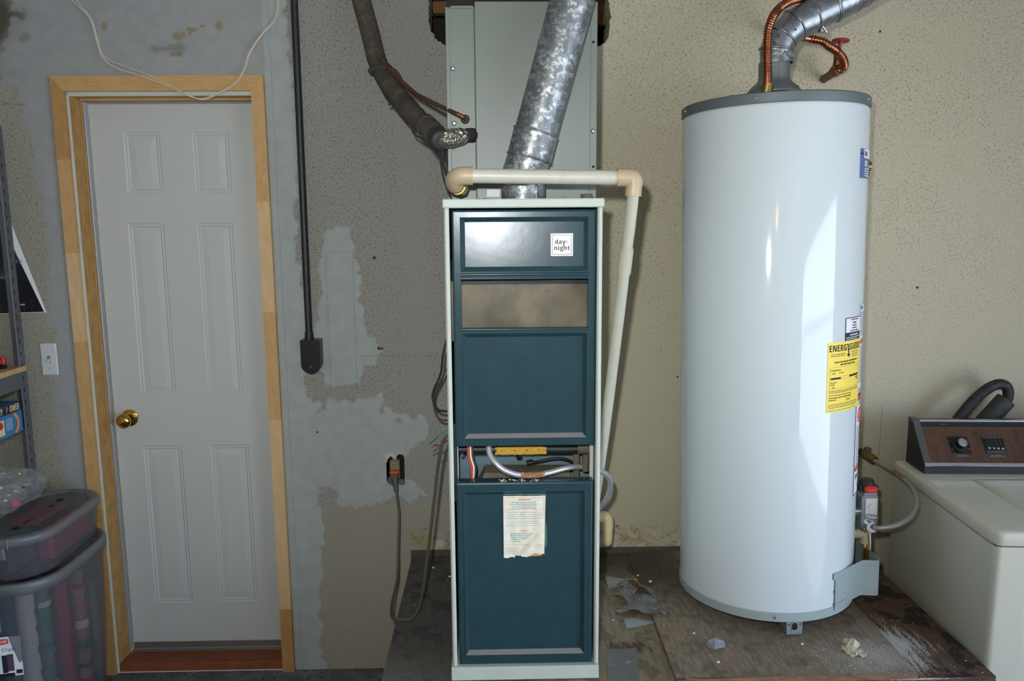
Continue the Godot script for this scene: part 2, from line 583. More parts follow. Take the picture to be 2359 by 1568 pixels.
func make_materials():
	mat("wall_paint", Color.WHITE, 0.86, 0.0, wall_picture())
	mat("plain_wall", rgb(182, 182, 178), 0.9)
	mat("ceiling_paint", rgb(190, 190, 187), 0.9)
	var conc := blotch(512, 512, rgb(78, 77, 74), rgb(122, 121, 117), rgb(52, 50, 47), 0.02, 41, 0.3, 0.12)
	tri(mat("concrete", Color.WHITE, 0.85, 0.0, conc), Vector3(0.8, 0.8, 0.8))
	tri(mat("drive_concrete", rgb(222, 222, 220), 0.9, 0.0, blotch(256, 256, rgb(220, 220, 217), rgb(234, 234, 231), rgb(190, 189, 186), 0.03, 43, 0.2, 0.1)), Vector3(0.4, 0.4, 0.4))
	mat("cavity", rgb(34, 25, 20), 0.95)
	tri(mat("stud", Color.WHITE, 0.85, 0.0, wood(128, 256, rgb(128, 92, 56), rgb(84, 56, 32), 7)), Vector3(6, 2, 6))
	# pine casing in three tones, upright and across
	var tones := [[rgb(198, 160, 104), rgb(178, 136, 82)], [rgb(210, 178, 132), rgb(194, 158, 110)], [rgb(186, 142, 84), rgb(160, 116, 62)]]
	for k in 3:
		tri(mat("pine_%d" % k, Color.WHITE, 0.6, 0.0, wood(128, 512, tones[k][0], tones[k][1], 11 + k, 0.5)), Vector3(5, 1.2, 5))
	tri(mat("pine_across", Color.WHITE, 0.6, 0.0, wood(128, 512, tones[0][0], tones[0][1], 15, 0.5, true)), Vector3(1.2, 5, 5))
	tri(mat("jamb_pine", Color.WHITE, 0.6, 0.0, wood(128, 512, rgb(190, 152, 88), rgb(158, 112, 56), 17, 0.7)), Vector3(8, 1.4, 8))
	tri(mat("sill_wood", Color.WHITE, 0.6, 0.0, wood(128, 512, rgb(150, 84, 48), rgb(104, 54, 28), 19, 0.5, true)), Vector3(1.5, 8, 8))
	mat("door_paint", rgb(187, 189, 182), 0.5)
	mat("caulk", rgb(188, 190, 178), 0.7)
	mat("weather_strip", rgb(176, 180, 182), 0.3, 0.6)
	mat("dark_gap", rgb(34, 38, 40), 0.8)
	mat("brass", rgb(206, 164, 78), 0.13, 1.0)
	mat("dull_brass", rgb(150, 120, 66), 0.4, 0.9)
	mat("aluminium", rgb(150, 152, 150), 0.5, 0.5)
	mat("worn_aluminium", rgb(128, 122, 116), 0.5, 0.6)
	mat("chrome", rgb(200, 200, 200), 0.18, 1.0)
	mat("steel_screw", rgb(150, 150, 148), 0.35, 0.9)
	# deck and plywood sheet
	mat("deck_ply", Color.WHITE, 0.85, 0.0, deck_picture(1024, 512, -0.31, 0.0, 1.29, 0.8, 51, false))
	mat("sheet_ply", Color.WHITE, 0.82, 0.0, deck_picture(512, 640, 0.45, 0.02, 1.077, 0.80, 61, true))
	tri(mat("ply_edge", Color.WHITE, 0.85, 0.0, wood(128, 256, rgb(150, 116, 82), rgb(94, 66, 46), 21, 0.5, true)), Vector3(3, 20, 3))
	# furnace
	var enamel := mat("blue_enamel", rgb(40, 64, 69), 0.235, 0.0, blotch(512, 512, rgb(236, 236, 236), rgb(255, 255, 255), rgb(206, 208, 206), 0.012, 71, 0.12, 0.25))
	tri(enamel, Vector3(2.2, 2.2, 2.2))
	enamel.metallic_specular = 0.36
	enamel.normal_enabled = true
	enamel.normal_texture = normal_map(256, 256, 0.03, 72, 1.6)
	enamel.normal_scale = 0.03
	mat("dusty_enamel", rgb(116, 112, 108), 0.7)
	tri(mat("cream_steel", Color.WHITE, 0.55, 0.0, blotch(256, 256, rgb(178, 185, 172), rgb(186, 192, 179), rgb(152, 148, 128), 0.02, 73, 0.08, 0.2)), Vector3(2, 2, 2))
	tri(mat("cabinet_steel", Color.WHITE, 0.42, 0.0, blotch(256, 256, rgb(100, 108, 98), rgb(106, 113, 103), rgb(92, 96, 84), 0.01, 74, 0.1, 0.3)), Vector3(1.5, 1.5, 1.5))
	tri(mat("sooty_plate", Color.WHITE, 0.8, 0.0, blotch(256, 256, rgb(84, 78, 66), rgb(128, 117, 94), rgb(72, 64, 54), 0.014, 75, 0.16, 0.022)), Vector3(2.2, 2.2, 2.2))
	mat("burner_blue", rgb(96, 118, 124), 0.5)
	mat("black_iron", rgb(30, 30, 31), 0.5, 0.2)
	mat("black_plastic", rgb(16, 16, 18), 0.35)
	mat("black_rubber", rgb(38, 35, 33), 0.6)
	mat("dark_void", rgb(8, 8, 9), 0.9)
	tri(mat("yellow_foam", Color.WHITE, 0.95, 0.0, blotch(128, 128, rgb(206, 166, 62), rgb(170, 128, 36), rgb(96, 72, 26), 0.12, 76, 0.35, 0.2)), Vector3(12, 12, 12))
	mat("silver_plate", rgb(176, 176, 170), 0.42, 0.5)
	mat("ink", rgb(24, 24, 26), 0.6)
	mat("faint_ink", rgb(136, 136, 134), 0.6)
	mat("red_ink", rgb(206, 74, 74), 0.7)
	mat("teal_ink", rgb(88, 138, 146), 0.7)
	mat("grey_ink", rgb(150, 160, 156), 0.7)
	mat("white_ink", rgb(232, 232, 228), 0.7)
	tri(mat("sticker_paper", Color.WHITE, 0.8, 0.0, blotch(256, 256, rgb(222, 216, 196), rgb(208, 200, 178), rgb(188, 172, 138), 0.03, 77, 0.1, 0.06)), Vector3(6, 6, 6))
	mat("orange_residue", rgb(196, 146, 84), 0.8)
	mat("green_residue", rgb(58, 106, 92), 0.6)
	mat("aluminium_tube", rgb(196, 196, 198), 0.36, 0.6)
	tri(mat("tape_tan", Color.WHITE, 0.8, 0.0, blotch(128, 128, rgb(150, 106, 72), rgb(120, 78, 50), rgb(210, 196, 176), 0.05, 78, 0.3, 0.08)), Vector3(10, 10, 10))
	mat("wire_red", rgb(168, 52, 56), 0.5)
	mat("wire_cream", rgb(222, 196, 150), 0.5)
	mat("wire_green", rgb(40, 132, 96), 0.5)
	mat("wire_brown", rgb(84, 64, 50), 0.6)
	# pipes
	var gal := mat("galvanised", Color.WHITE, 0.46, 0.7, spangle(512, 512, rgb(104, 108, 108), rgb(206, 208, 206), 0.075, 81))
	tri(gal, Vector3(3.4, 3.4, 3.4))
	var gal2 := mat("galvanised_fine", Color.WHITE, 0.33, 0.8, spangle(512, 512, rgb(128, 132, 134), rgb(176, 178, 178), 0.06, 82))
	tri(gal2, Vector3(3, 3, 3))
	tri(mat("pvc_white", Color.WHITE, 0.42, 0.0, blotch(256, 256, rgb(186, 183, 166), rgb(176, 172, 154), rgb(140, 124, 100), 0.02, 83, 0.12, 0.09)), Vector3(4, 4, 4))
	tri(mat("pvc_tan", Color.WHITE, 0.45, 0.0, blotch(256, 256, rgb(176, 156, 126), rgb(166, 146, 116), rgb(138, 114, 88), 0.02, 84, 0.1, 0.12)), Vector3(4, 4, 4))
	tri(mat("pvc_yellowed", Color.WHITE, 0.45, 0.0, blotch(128, 128, rgb(214, 196, 150), rgb(196, 176, 128), rgb(140, 120, 80), 0.03, 85, 0.15, 0.09)), Vector3(5, 5, 5))
	var foam := mat("pipe_foam", Color.WHITE, 0.92, 0.0, blotch(256, 256, rgb(54, 49, 43), rgb(96, 86, 68), rgb(138, 126, 98), 0.03, 86, 0.22, 0.12))
	tri(foam, Vector3(5, 5, 5))
	mat("pipe_tape", rgb(62, 57, 52), 0.7)
	var foil := mat("foil", rgb(188, 180, 164), 0.28, 0.9)
	tri(foil, Vector3(7, 7, 7))
	foil.normal_enabled = true
	foil.normal_texture = normal_map(128, 128, 0.07, 87, 14.0)
	mat("dusty_foil", rgb(98, 90, 76), 0.5, 0.5)
	mat("copper", rgb(168, 104, 72), 0.28, 1.0)
	mat("old_copper", rgb(128, 84, 58), 0.42, 0.85)
	mat("dirty_pipe", rgb(104, 92, 72), 0.75, 0.2)
	mat("grey_flex", rgb(150, 150, 142), 0.38, 0.4)
	mat("conduit_black", rgb(28, 31, 30), 0.5, 0.0)
	mat("cable_white", rgb(206, 198, 172), 0.55)
	mat("red_handle", rgb(146, 34, 30), 0.42)
	# heater
	mat("white_enamel", rgb(200, 207, 206), 0.07)
	mat("grey_plastic", rgb(90, 98, 96), 0.5)
	mat("jacket_grey", rgb(148, 160, 156), 0.45)
	mat("leg_steel", rgb(150, 160, 158), 0.4, 0.5)
	mat("hood_grey", rgb(112, 114, 114), 0.5, 0.4)
	mat("label_yellow", rgb(240, 212, 84), 0.55)
	mat("label_white", rgb(226, 226, 224), 0.5)
	mat("label_navy", rgb(32, 34, 52), 0.5)
	mat("label_grey", rgb(168, 172, 176), 0.5)
	mat("label_red", rgb(206, 66, 56), 0.5)
	mat("label_blue", rgb(84, 108, 150), 0.45)
	mat("label_sky", rgb(150, 190, 214), 0.5)
	mat("valve_cast", rgb(176, 178, 176), 0.3, 0.8)
	mat("red_knob", rgb(204, 40, 32), 0.4)
	mat("tag_yellow", rgb(196, 170, 56), 0.7)
	mat("nylon_white", rgb(218, 214, 198), 0.5)
	mat("nylon_beige", rgb(150, 142, 112), 0.5)
	# washer
	mat("washer_enamel", rgb(204, 201, 180), 0.28)
	mat("washer_dark", rgb(28, 27, 28), 0.45)
	mat("washer_cap", rgb(92, 90, 86), 0.4, 0.4)
	tri(mat("brown_panel", Color.WHITE, 0.35, 0.0, blotch(512, 512, rgb(58, 40, 30), rgb(104, 70, 48), rgb(54, 46, 42), 0.016, 91, 0.3, 0.02)), Vector3(3, 3, 3))
	tri(mat("standpipe", Color.WHITE, 0.7, 0.0, blotch(128, 128, rgb(44, 46, 44), rgb(66, 68, 64), rgb(130, 130, 124), 0.05, 92, 0.08, 0.1)), Vector3(5, 5, 5))
	# shelf and bins
	mat("shelf_steel", rgb(112, 114, 118), 0.42, 0.5)
	mat("shelf_dark", rgb(42, 46, 46), 0.5, 0.3)
	tri(mat("shelf_board", Color.WHITE, 0.8, 0.0, wood(128, 256, rgb(206, 176, 128), rgb(182, 146, 98), 93, 0.3)), Vector3(4, 2, 2))
	mat("switch_plate", rgb(196, 202, 198), 0.4)
	mat("ivory", rgb(214, 206, 176), 0.45)
	mat("socket_tan", rgb(132, 120, 92), 0.55)
	mat("plug_orange", rgb(196, 96, 46), 0.5)
	mat("cord_grey", rgb(82, 76, 66), 0.6)
	mat("box_blue", rgb(58, 120, 168), 0.5)
	mat("box_dark", rgb(32, 34, 52), 0.5)
	mat("box_cream", rgb(222, 206, 160), 0.5)
	mat("box_orange", rgb(214, 112, 60), 0.5)
	mat("bin_plastic", Color(0.36, 0.37, 0.38, 0.58), 0.35).transparency = BaseMaterial3D.TRANSPARENCY_ALPHA
	mat("bin_rim", Color(0.46, 0.48, 0.48, 0.70), 0.35).transparency = BaseMaterial3D.TRANSPARENCY_ALPHA
	mat("clear_film", Color(0.80, 0.81, 0.82, 0.11), 0.06).transparency = BaseMaterial3D.TRANSPARENCY_ALPHA
	for c in [["paper_blue", rgb(40, 92, 128)], ["paper_red", rgb(168, 40, 70)], ["paper_white", rgb(214, 208, 200)], ["paper_green", rgb(40, 116, 98)], ["paper_navy", rgb(48, 50, 88)], ["paper_plum", rgb(86, 66, 84)], ["paper_pink", rgb(206, 84, 96)]]:
		mat(c[0], c[1], 0.6)
	tri(mat("paper_print", Color.WHITE, 0.6, 0.0, blotch(256, 256, rgb(196, 150, 140), rgb(150, 96, 104), rgb(52, 110, 104), 0.05, 94, 0.3, 0.05)), Vector3(7, 7, 7))
	# litter
	tri(mat("scrap_metal", Color.WHITE, 0.45, 0.5, blotch(256, 256, rgb(112, 114, 114), rgb(146, 148, 148), rgb(196, 194, 186), 0.02, 95, 0.35, 0.05)), Vector3(7, 7, 7))
	mat("scrap_pale", rgb(172, 178, 178), 0.4, 0.4)
	tri(mat("rust", Color.WHITE, 0.9, 0.0, blotch(128, 128, rgb(96, 56, 30), rgb(62, 40, 28), rgb(196, 150, 96), 0.05, 96, 0.25, 0.06)), Vector3(14, 14, 14))
	tri(mat("sheet_zinc", Color.WHITE, 0.42, 0.5, blotch(256, 256, rgb(124, 126, 128), rgb(138, 140, 142), rgb(166, 166, 164), 0.01, 97, 0.2, 0.02)), Vector3(4, 4, 4))
	mat("lint", rgb(132, 138, 142), 0.95)
	tri(mat("scrap_paper", Color.WHITE, 0.85, 0.0, blotch(128, 128, rgb(214, 204, 178), rgb(190, 176, 146), rgb(120, 108, 88), 0.06, 98, 0.2, 0.2)), Vector3(12, 12, 12))
	mat("flake_white", rgb(226, 226, 220), 0.8)
	mat("bulb_glow", Color(1.0, 0.9, 0.75), 0.4)
	M.cream_steel.metallic_specular = 0.3
	M.bulb_glow.emission_enabled = true
	M.bulb_glow.emission = Color(1.0, 0.78, 0.5)
	M.bulb_glow.emission_energy_multiplier = 6.0


# ---------------------------------------------------------------- the room
func hole_half(left: bool) -> PackedVector2Array:
	# the rough hole cut round the top of the tall cabinet
	var e := PackedVector2Array()
	var pts := [Vector2(-0.20, 2.46), Vector2(-0.205, 2.30), Vector2(-0.208, 2.235), Vector2(-0.200, 2.195), Vector2(-0.184, 2.170), Vector2(-0.150, 2.146), Vector2(0.085, 2.140)]
	if not left: pts = [Vector2(0.36, 2.46), Vector2(0.366, 2.30), Vector2(0.375, 2.235), Vector2(0.371, 2.185), Vector2(0.360, 2.160), Vector2(0.322, 2.140), Vector2(0.085, 2.140)]
	var rng := RandomNumberGenerator.new()
	rng.seed = 5
	for i in pts.size() - 1:
		var n := 6
		for k in n:
			var p: Vector2 = (pts[i] as Vector2).lerp(pts[i + 1], float(k) / n)
			if k + i > 0: p += Vector2(rng.randf_range(-0.003, 0.003), rng.randf_range(-0.003, 0.003))
			e.append(p)
	e.append(pts[-1])
	return e

func make_room():
	MB.base = Vector3.ZERO
	var b := MB.new()
	var uo := Vector2(-2.1, 2.6)
	var us := Vector2(1.0 / 4.0, -1.0 / 2.6)
	var rect := func(x0: float, y0: float, x1: float, y1: float): b.prism(PackedVector2Array([Vector2(x0, y0), Vector2(x1, y0), Vector2(x1, y1), Vector2(x0, y1)]), -0.14, 0.0, uo, us)
	rect.call(-2.1, 0, -1.372, 2.6)
	rect.call(-1.372, 2.012, -0.775, 2.6)
	rect.call(-0.775, 0, -0.388, 2.6)
	rect.call(-0.325, 0, -0.31, 2.6)
	# round the broken socket hole
	b.prism(PackedVector2Array([Vector2(-0.388, 0), Vector2(-0.325, 0), Vector2(-0.325, 0.690), Vector2(-0.338, 0.686), Vector2(-0.352, 0.690), Vector2(-0.366, 0.684), Vector2(-0.380, 0.690), Vector2(-0.388, 0.700)]), -0.14, 0.0, uo, us)
	b.prism(PackedVector2Array([Vector2(-0.388, 2.6), Vector2(-0.388, 0.778), Vector2(-0.372, 0.790), Vector2(-0.358, 0.783), Vector2(-0.345, 0.797), Vector2(-0.330, 0.796), Vector2(-0.325, 0.786), Vector2(-0.325, 2.6)]), -0.14, 0.0, uo, us)
	var left := PackedVector2Array([Vector2(0.085, 2.6), Vector2(-0.31, 2.6), Vector2(-0.31, 0), Vector2(0.085, 0)])
	var e := hole_half(true)
	e.reverse()
	left.append_array(e)
	left.append(Vector2(0.085, 2.46))
	b.prism(left, -0.14, 0.0, uo, us)
	var right := PackedVector2Array([Vector2(0.085, 2.6), Vector2(3.42, 2.6), Vector2(3.42, 0), Vector2(0.085, 0)])
	e = hole_half(false)
	e.reverse()
	right.append_array(e)
	right.append(Vector2(0.085, 2.46))
	b.prism(right, -0.14, 0.0, uo, us)
	var wall := structure(obj("wall_back", b, M.wall_paint), "speckled wallboard wall with white filler patches behind the furnace and heater")
	# inside the wall, round the cabinet top: a dark packed cavity and a bare stud
	b = MB.new()
	b.box(Vector3(-0.34, 2.05, -0.40), Vector3(0.52, 2.56, -0.30))
	b.box(Vector3(-0.34, 2.05, -0.30), Vector3(-0.27, 2.56, -0.141))
	b.box(Vector3(0.44, 2.05, -0.30), Vector3(0.52, 2.56, -0.141))
	b.box(Vector3(-0.27, 2.05, -0.30), Vector3(0.44, 2.10, -0.141))
	b.box(Vector3(-0.27, 2.52, -0.30), Vector3(0.44, 2.56, -0.141))
	obj("wall_cavity", b, M.cavity, wall)
	b = box_mesh(Vector3(0.335, 2.235, -0.13), Vector3(0.373, 2.45, -0.095), 0.003)
	obj("stud", b, M.stud, wall)
	b = box_mesh(Vector3(-0.200, 2.272, -0.13), Vector3(0.368, 2.31, -0.09), 0.003)
	obj("stud", b, M.stud, wall)

	structure(obj("floor", box_mesh(Vector3(-2.1, -0.12, 0.0), Vector3(3.3, 0.0, 7.2)), M.concrete), "grey concrete garage floor")
	structure(obj("ceiling", box_mesh(Vector3(-2.22, 2.6, -0.14), Vector3(3.42, 2.72, 7.32)), M.ceiling_paint), "plain garage ceiling")
	structure(obj("wall_left", box_mesh(Vector3(-2.22, -0.12, -0.14), Vector3(-2.1, 2.6, 7.32)), M.plain_wall), "plain garage side wall behind the steel shelf")
	structure(obj("wall_front", box_mesh(Vector3(-2.1, -0.12, 7.2), Vector3(3.42, 2.6, 7.32)), M.plain_wall), "plain garage wall behind the photographer")
	b = box_mesh(Vector3(3.3, -0.12, 0.0), Vector3(3.42, 2.6, 1.72))
	b.box(Vector3(3.3, 2.1, 1.72), Vector3(3.42, 2.6, 6.6))
	b.box(Vector3(3.3, -0.12, 6.6), Vector3(3.42, 2.6, 7.2))
	structure(obj("wall_right", b, M.plain_wall), "garage wall with the open vehicle doorway")
	structure(obj("driveway", box_mesh(Vector3(3.3, -0.25, -60.0), Vector3(140.0, -0.02, 90.0)), M.drive_concrete), "pale concrete driveway outside the open doorway", "driveway")

	# a bare bulb on the ceiling far behind the photographer
	var lamp := thing("ceiling_lamp", "bare bulb in a ceiling holder behind the photographer", "lamp", Vector3(-0.4, 2.6, 5.9))
	b = MB.new()
	b.lathe([Vector2(0, 2.55), Vector2(0.022, 2.55), Vector2(0.03, 2.565), Vector2(0.055, 2.58), Vector2(0.055, 2.6)], 20, Vector3(-0.4, 0, 5.9))
	obj("lamp_holder", b, M.nylon_white, lamp)
	b = MB.new()
	b.lathe([Vector2(0.001, 2.44), Vector2(0.018, 2.446), Vector2(0.03, 2.466), Vector2(0.03, 2.49), Vector2(0.016, 2.53), Vector2(0.013, 2.55)], 20, Vector3(-0.4, 0, 5.9))
	obj("bulb", b, M.bulb_glow, lamp)
	var l := OmniLight3D.new()
	l.name = "bulb_light"
	l.position = Vector3(0, -0.13, 0)
	l.light_color = Color(1.0, 0.80, 0.55)
	l.light_energy = 0.5
	l.light_size = 0.03
	l.omni_range = 12.0
	l.omni_attenuation = 2.0
	l.shadow_enabled = true
	lamp.add_child(l)
	MB.base = Vector3.ZERO


# ---------------------------------------------------------------- doorway
func make_doorway():
	# pine casing of finger-jointed lengths, each its own piece
	var at := Vector3(-1.392, 0, 0)
	var o := thing("trim_1", "bare pine casing up the left side of the white door", "trim", at)
	o.set_meta("kind", "structure")
	var cuts := [[0.0, 0.62, 2], [0.62, 1.205, 0], [1.205, 1.50, 1], [1.50, 1.80, 0], [1.80, 2.06, 2]]
	for c in cuts:
		var b := MB.new()
		b.prism(PackedVector2Array([Vector2(-1.413, c[0]), Vector2(-1.372, c[0]), Vector2(-1.372, minf(c[1], 2.012)), Vector2(-1.413, c[1])]) if c[1] > 2.0 else PackedVector2Array([Vector2(-1.413, c[0]), Vector2(-1.372, c[0]), Vector2(-1.372, c[1]), Vector2(-1.413, c[1])]), 0.0, 0.016)
		obj("casing_length", b, M["pine_%d" % c[2]], o)
	at = Vector3(-0.757, 0, 0)
	o = thing("trim_2", "bare pine casing up the right side of the white door", "trim", at)
	o.set_meta("kind", "structure")
	cuts = [[0.0, 0.24, 2], [0.24, 0.93, 1], [0.93, 1.30, 0], [1.30, 1.66, 1], [1.66, 2.06, 0]]
	for c in cuts:
		var b := MB.new()
		b.prism(PackedVector2Array([Vector2(-0.779, c[0]), Vector2(-0.738, c[0]), Vector2(-0.738, c[1]), Vector2(-0.779, minf(c[1], 2.012))]), 0.0, 0.016)
		obj("casing_length", b, M["pine_%d" % c[2]], o)
	o = thing("trim_3", "bare pine head casing over the white door", "trim", Vector3(-1.07, 2.012, 0))
	o.set_meta("kind", "structure")
	var b := MB.new()
	b.prism(PackedVector2Array([Vector2(-1.372, 2.012), Vector2(-0.779, 2.012), Vector2(-0.738, 2.06), Vector2(-1.413, 2.06)]), 0.0, 0.016)
	obj("casing_length", b, M.pine_across, o)

	# the door lining: jambs, stops, caulk lines, sill
	o = thing("trim_4", "pine door lining with white caulk lines round the door opening", "trim", Vector3(-1.07, 0, 0))
	o.set_meta("kind", "structure")
	b = box_mesh(Vector3(-1.372, 0, -0.14), Vector3(-1.366, 2.006, -0.002))
	obj("jamb_board", b, M.jamb_pine, o)
	obj("jamb_board", box_mesh(Vector3(-0.781, 0, -0.14), Vector3(-0.775, 2.006, -0.002)), M.jamb_pine, o)
	obj("head_board", box_mesh(Vector3(-1.366, 2.0, -0.14), Vector3(-0.781, 2.006, -0.002)), M.pine_across, o)
	b = MB.new()
	b.box(Vector3(-1.373, 0.0, -0.003), Vector3(-1.3655, 2.012, 0.003), 0.001)
	obj("caulk_line", b, M.caulk, o)
	b = box_mesh(Vector3(-1.372, 1.9985, -0.003), Vector3(-0.779, 2.0125, 0.003), 0.001)
	obj("caulk_line", b, M.caulk, o)
	obj("stop_strip", box_mesh(Vector3(-1.366, 0.04, -0.080), Vector3(-1.363, 2.0, -0.068), 0.001), M.pine_2, o)
	obj("stop_strip", box_mesh(Vector3(-1.360, 1.993, -0.098), Vector3(-0.781, 2.0, -0.055), 0.001), M.pine_across, o)
	b = box_mesh(Vector3(-1.3655, 0.04, -0.1035), Vector3(-1.3595, 1.996, -0.0805), 0.002)
	obj("weather_strip", b, M.weather_strip, o)
	b = box_mesh(Vector3(-1.3585, 1.988, -0.104), Vector3(-0.781, 1.995, -0.0985), 0.001)
	obj("weather_strip", b, M.weather_strip, o)
	for k in 7:
		var y := 0.25 + k * 0.27
		b = MB.new()
		b.disc(Vector3(-1.3585, y, -0.101), Vector3.RIGHT, 0.0022, 0.0014, 8)
		obj("screw", b, M.steel_screw, o)
	obj("sill_board", box_mesh(Vector3(-1.372, 0.0, -0.14), Vector3(-0.775, 0.030, -0.004), 0.002), M.sill_wood, o)

	# six-panel door
	var d := thing("door_1", "painted white six-panel door with a brass knob", "door", Vector3(-1.07, 0.035, -0.11))
	d.set_meta("kind", "structure")
	var x0 := -1.357
	var x1 := -0.784
	var y0 := 0.052
	var y1 := 1.9925
	var zf := -0.105
	b = MB.new()
	var panels := [[-1.250, 1.694, -1.128, 1.898], [-1.020, 1.694, -0.898, 1.898], [-1.258, 0.992, -1.136, 1.594], [-1.024, 0.992, -0.902, 1.594], [-1.266, 0.212, -1.130, 0.809], [-1.028, 0.212, -0.892, 0.809]]
	for row in 3:
		for col in 2:
			var p = panels[row * 2 + col]
			# the door face round this panel
			var fx0 := x0 if col == 0 else -1.078
			var fx1 := -1.078 if col == 0 else x1
			var fy0: float = [1.644, 0.90, y0][row]
			var fy1: float = [y1, 1.644, 0.90][row]
			face_with_recess(b, fx0, fy0, fx1, fy1, zf, p)
	b.box(Vector3(x0, y0, -0.139), Vector3(x1, y1, zf - 0.0085))
	for s in [[x0, -1], [x1, 1]]:
		b.qo(Vector3(-1.07, 1, zf), Vector3(s[0], y0, zf), Vector3(s[0], y1, zf), Vector3(s[0], y1, zf - 0.01), Vector3(s[0], y0, zf - 0.01))
	b.qo(Vector3(-1.07, 1, zf), Vector3(x0, y1, zf), Vector3(x1, y1, zf), Vector3(x1, y1, zf - 0.01), Vector3(x0, y1, zf - 0.01))
	b.qo(Vector3(-1.07, 1, zf), Vector3(x0, y0, zf), Vector3(x1, y0, zf), Vector3(x1, y0, zf - 0.01), Vector3(x0, y0, zf - 0.01))
	obj("door_leaf", b, M.door_paint, d)
	b = MB.new()
	b.xf = Transform3D(Basis(Vector3.RIGHT, PI / 2), Vector3(-1.304, 0.913, zf))
	b.lathe([Vector2(0.0, 0.0), Vector2(0.030, 0.0), Vector2(0.0295, 0.005), Vector2(0.022, 0.009), Vector2(0.0125, 0.011)], 32)
	var k := obj("door_knob", b, M.brass, d)
	b = MB.new()
	b.xf = Transform3D(Basis(Vector3.RIGHT, PI / 2), Vector3(-1.304, 0.913, zf))
	b.lathe([Vector2(0.011, 0.008), Vector2(0.010, 0.022), Vector2(0.013, 0.030), Vector2(0.021, 0.037), Vector2(0.025, 0.046), Vector2(0.0245, 0.054), Vector2(0.019, 0.061), Vector2(0.010, 0.0645), Vector2(0.0, 0.065)], 32)
	obj("knob_grip", b, M.brass, k)
	# the sweep on the foot of the door
	b = MB.new()
	b.box(Vector3(-1.357, 0.036, -0.104), Vector3(-0.784, 0.060, -0.0985), 0.0008)
	b.xf = Transform3D(Basis(Vector3.RIGHT, 0.5), Vector3(0, 0.036, -0.099))
	b.box(Vector3(-1.357, -0.002, 0.0), Vector3(-0.784, 0.0, 0.052), 0.0006)
	b.xf = Transform3D.IDENTITY
	var sw := obj("door_sweep", b, M.worn_aluminium, d)
	for i in 4:
		b = MB.new()
		b.disc(Vector3(-1.29 + i * 0.148, 0.053, -0.0985), Vector3.BACK, 0.003, 0.0016, 8)
		obj("screw", b, M.steel_screw, sw)
	MB.base = Vector3.ZERO
	var st := thing("trim_5", "white strip of board beside the foot of the left door casing", "trim", Vector3(-1.428, 0, 0.0))
	st.set_meta("kind", "structure")
	obj("strip", box_mesh(Vector3(-1.443, 0.0, 0.0), Vector3(-1.4145, 0.36, 0.008), 0.001), M.caulk, st)
	MB.base = Vector3.ZERO

# a flat face with one moulded, raised panel sunk in it (p: x0 y0 x1 y1)
func face_with_recess(b: MB, fx0: float, fy0: float, fx1: float, fy1: float, z: float, p: Array):
	var rings := [[0.0, 0.0], [0.004, -0.0022], [0.010, -0.0016], [0.014, -0.0046], [0.036, -0.0018]]
	var r := func(i: int) -> Array:
		var e: float = rings[i][0]
		var zz: float = z + rings[i][1]
		return [Vector3(p[0] + e, p[1] + e, zz), Vector3(p[2] - e, p[1] + e, zz), Vector3(p[2] - e, p[3] - e, zz), Vector3(p[0] + e, p[3] - e, zz)]
	var o := [Vector3(fx0, fy0, z), Vector3(fx1, fy0, z), Vector3(fx1, fy1, z), Vector3(fx0, fy1, z)]
	var last = o
	for i in rings.size():
		var c = r.call(i)
		for s in 4:
			b.q(last[s], last[(s + 1) % 4], c[(s + 1) % 4], c[s])
		last = c
	b.q(last[0], last[1], last[2], last[3])


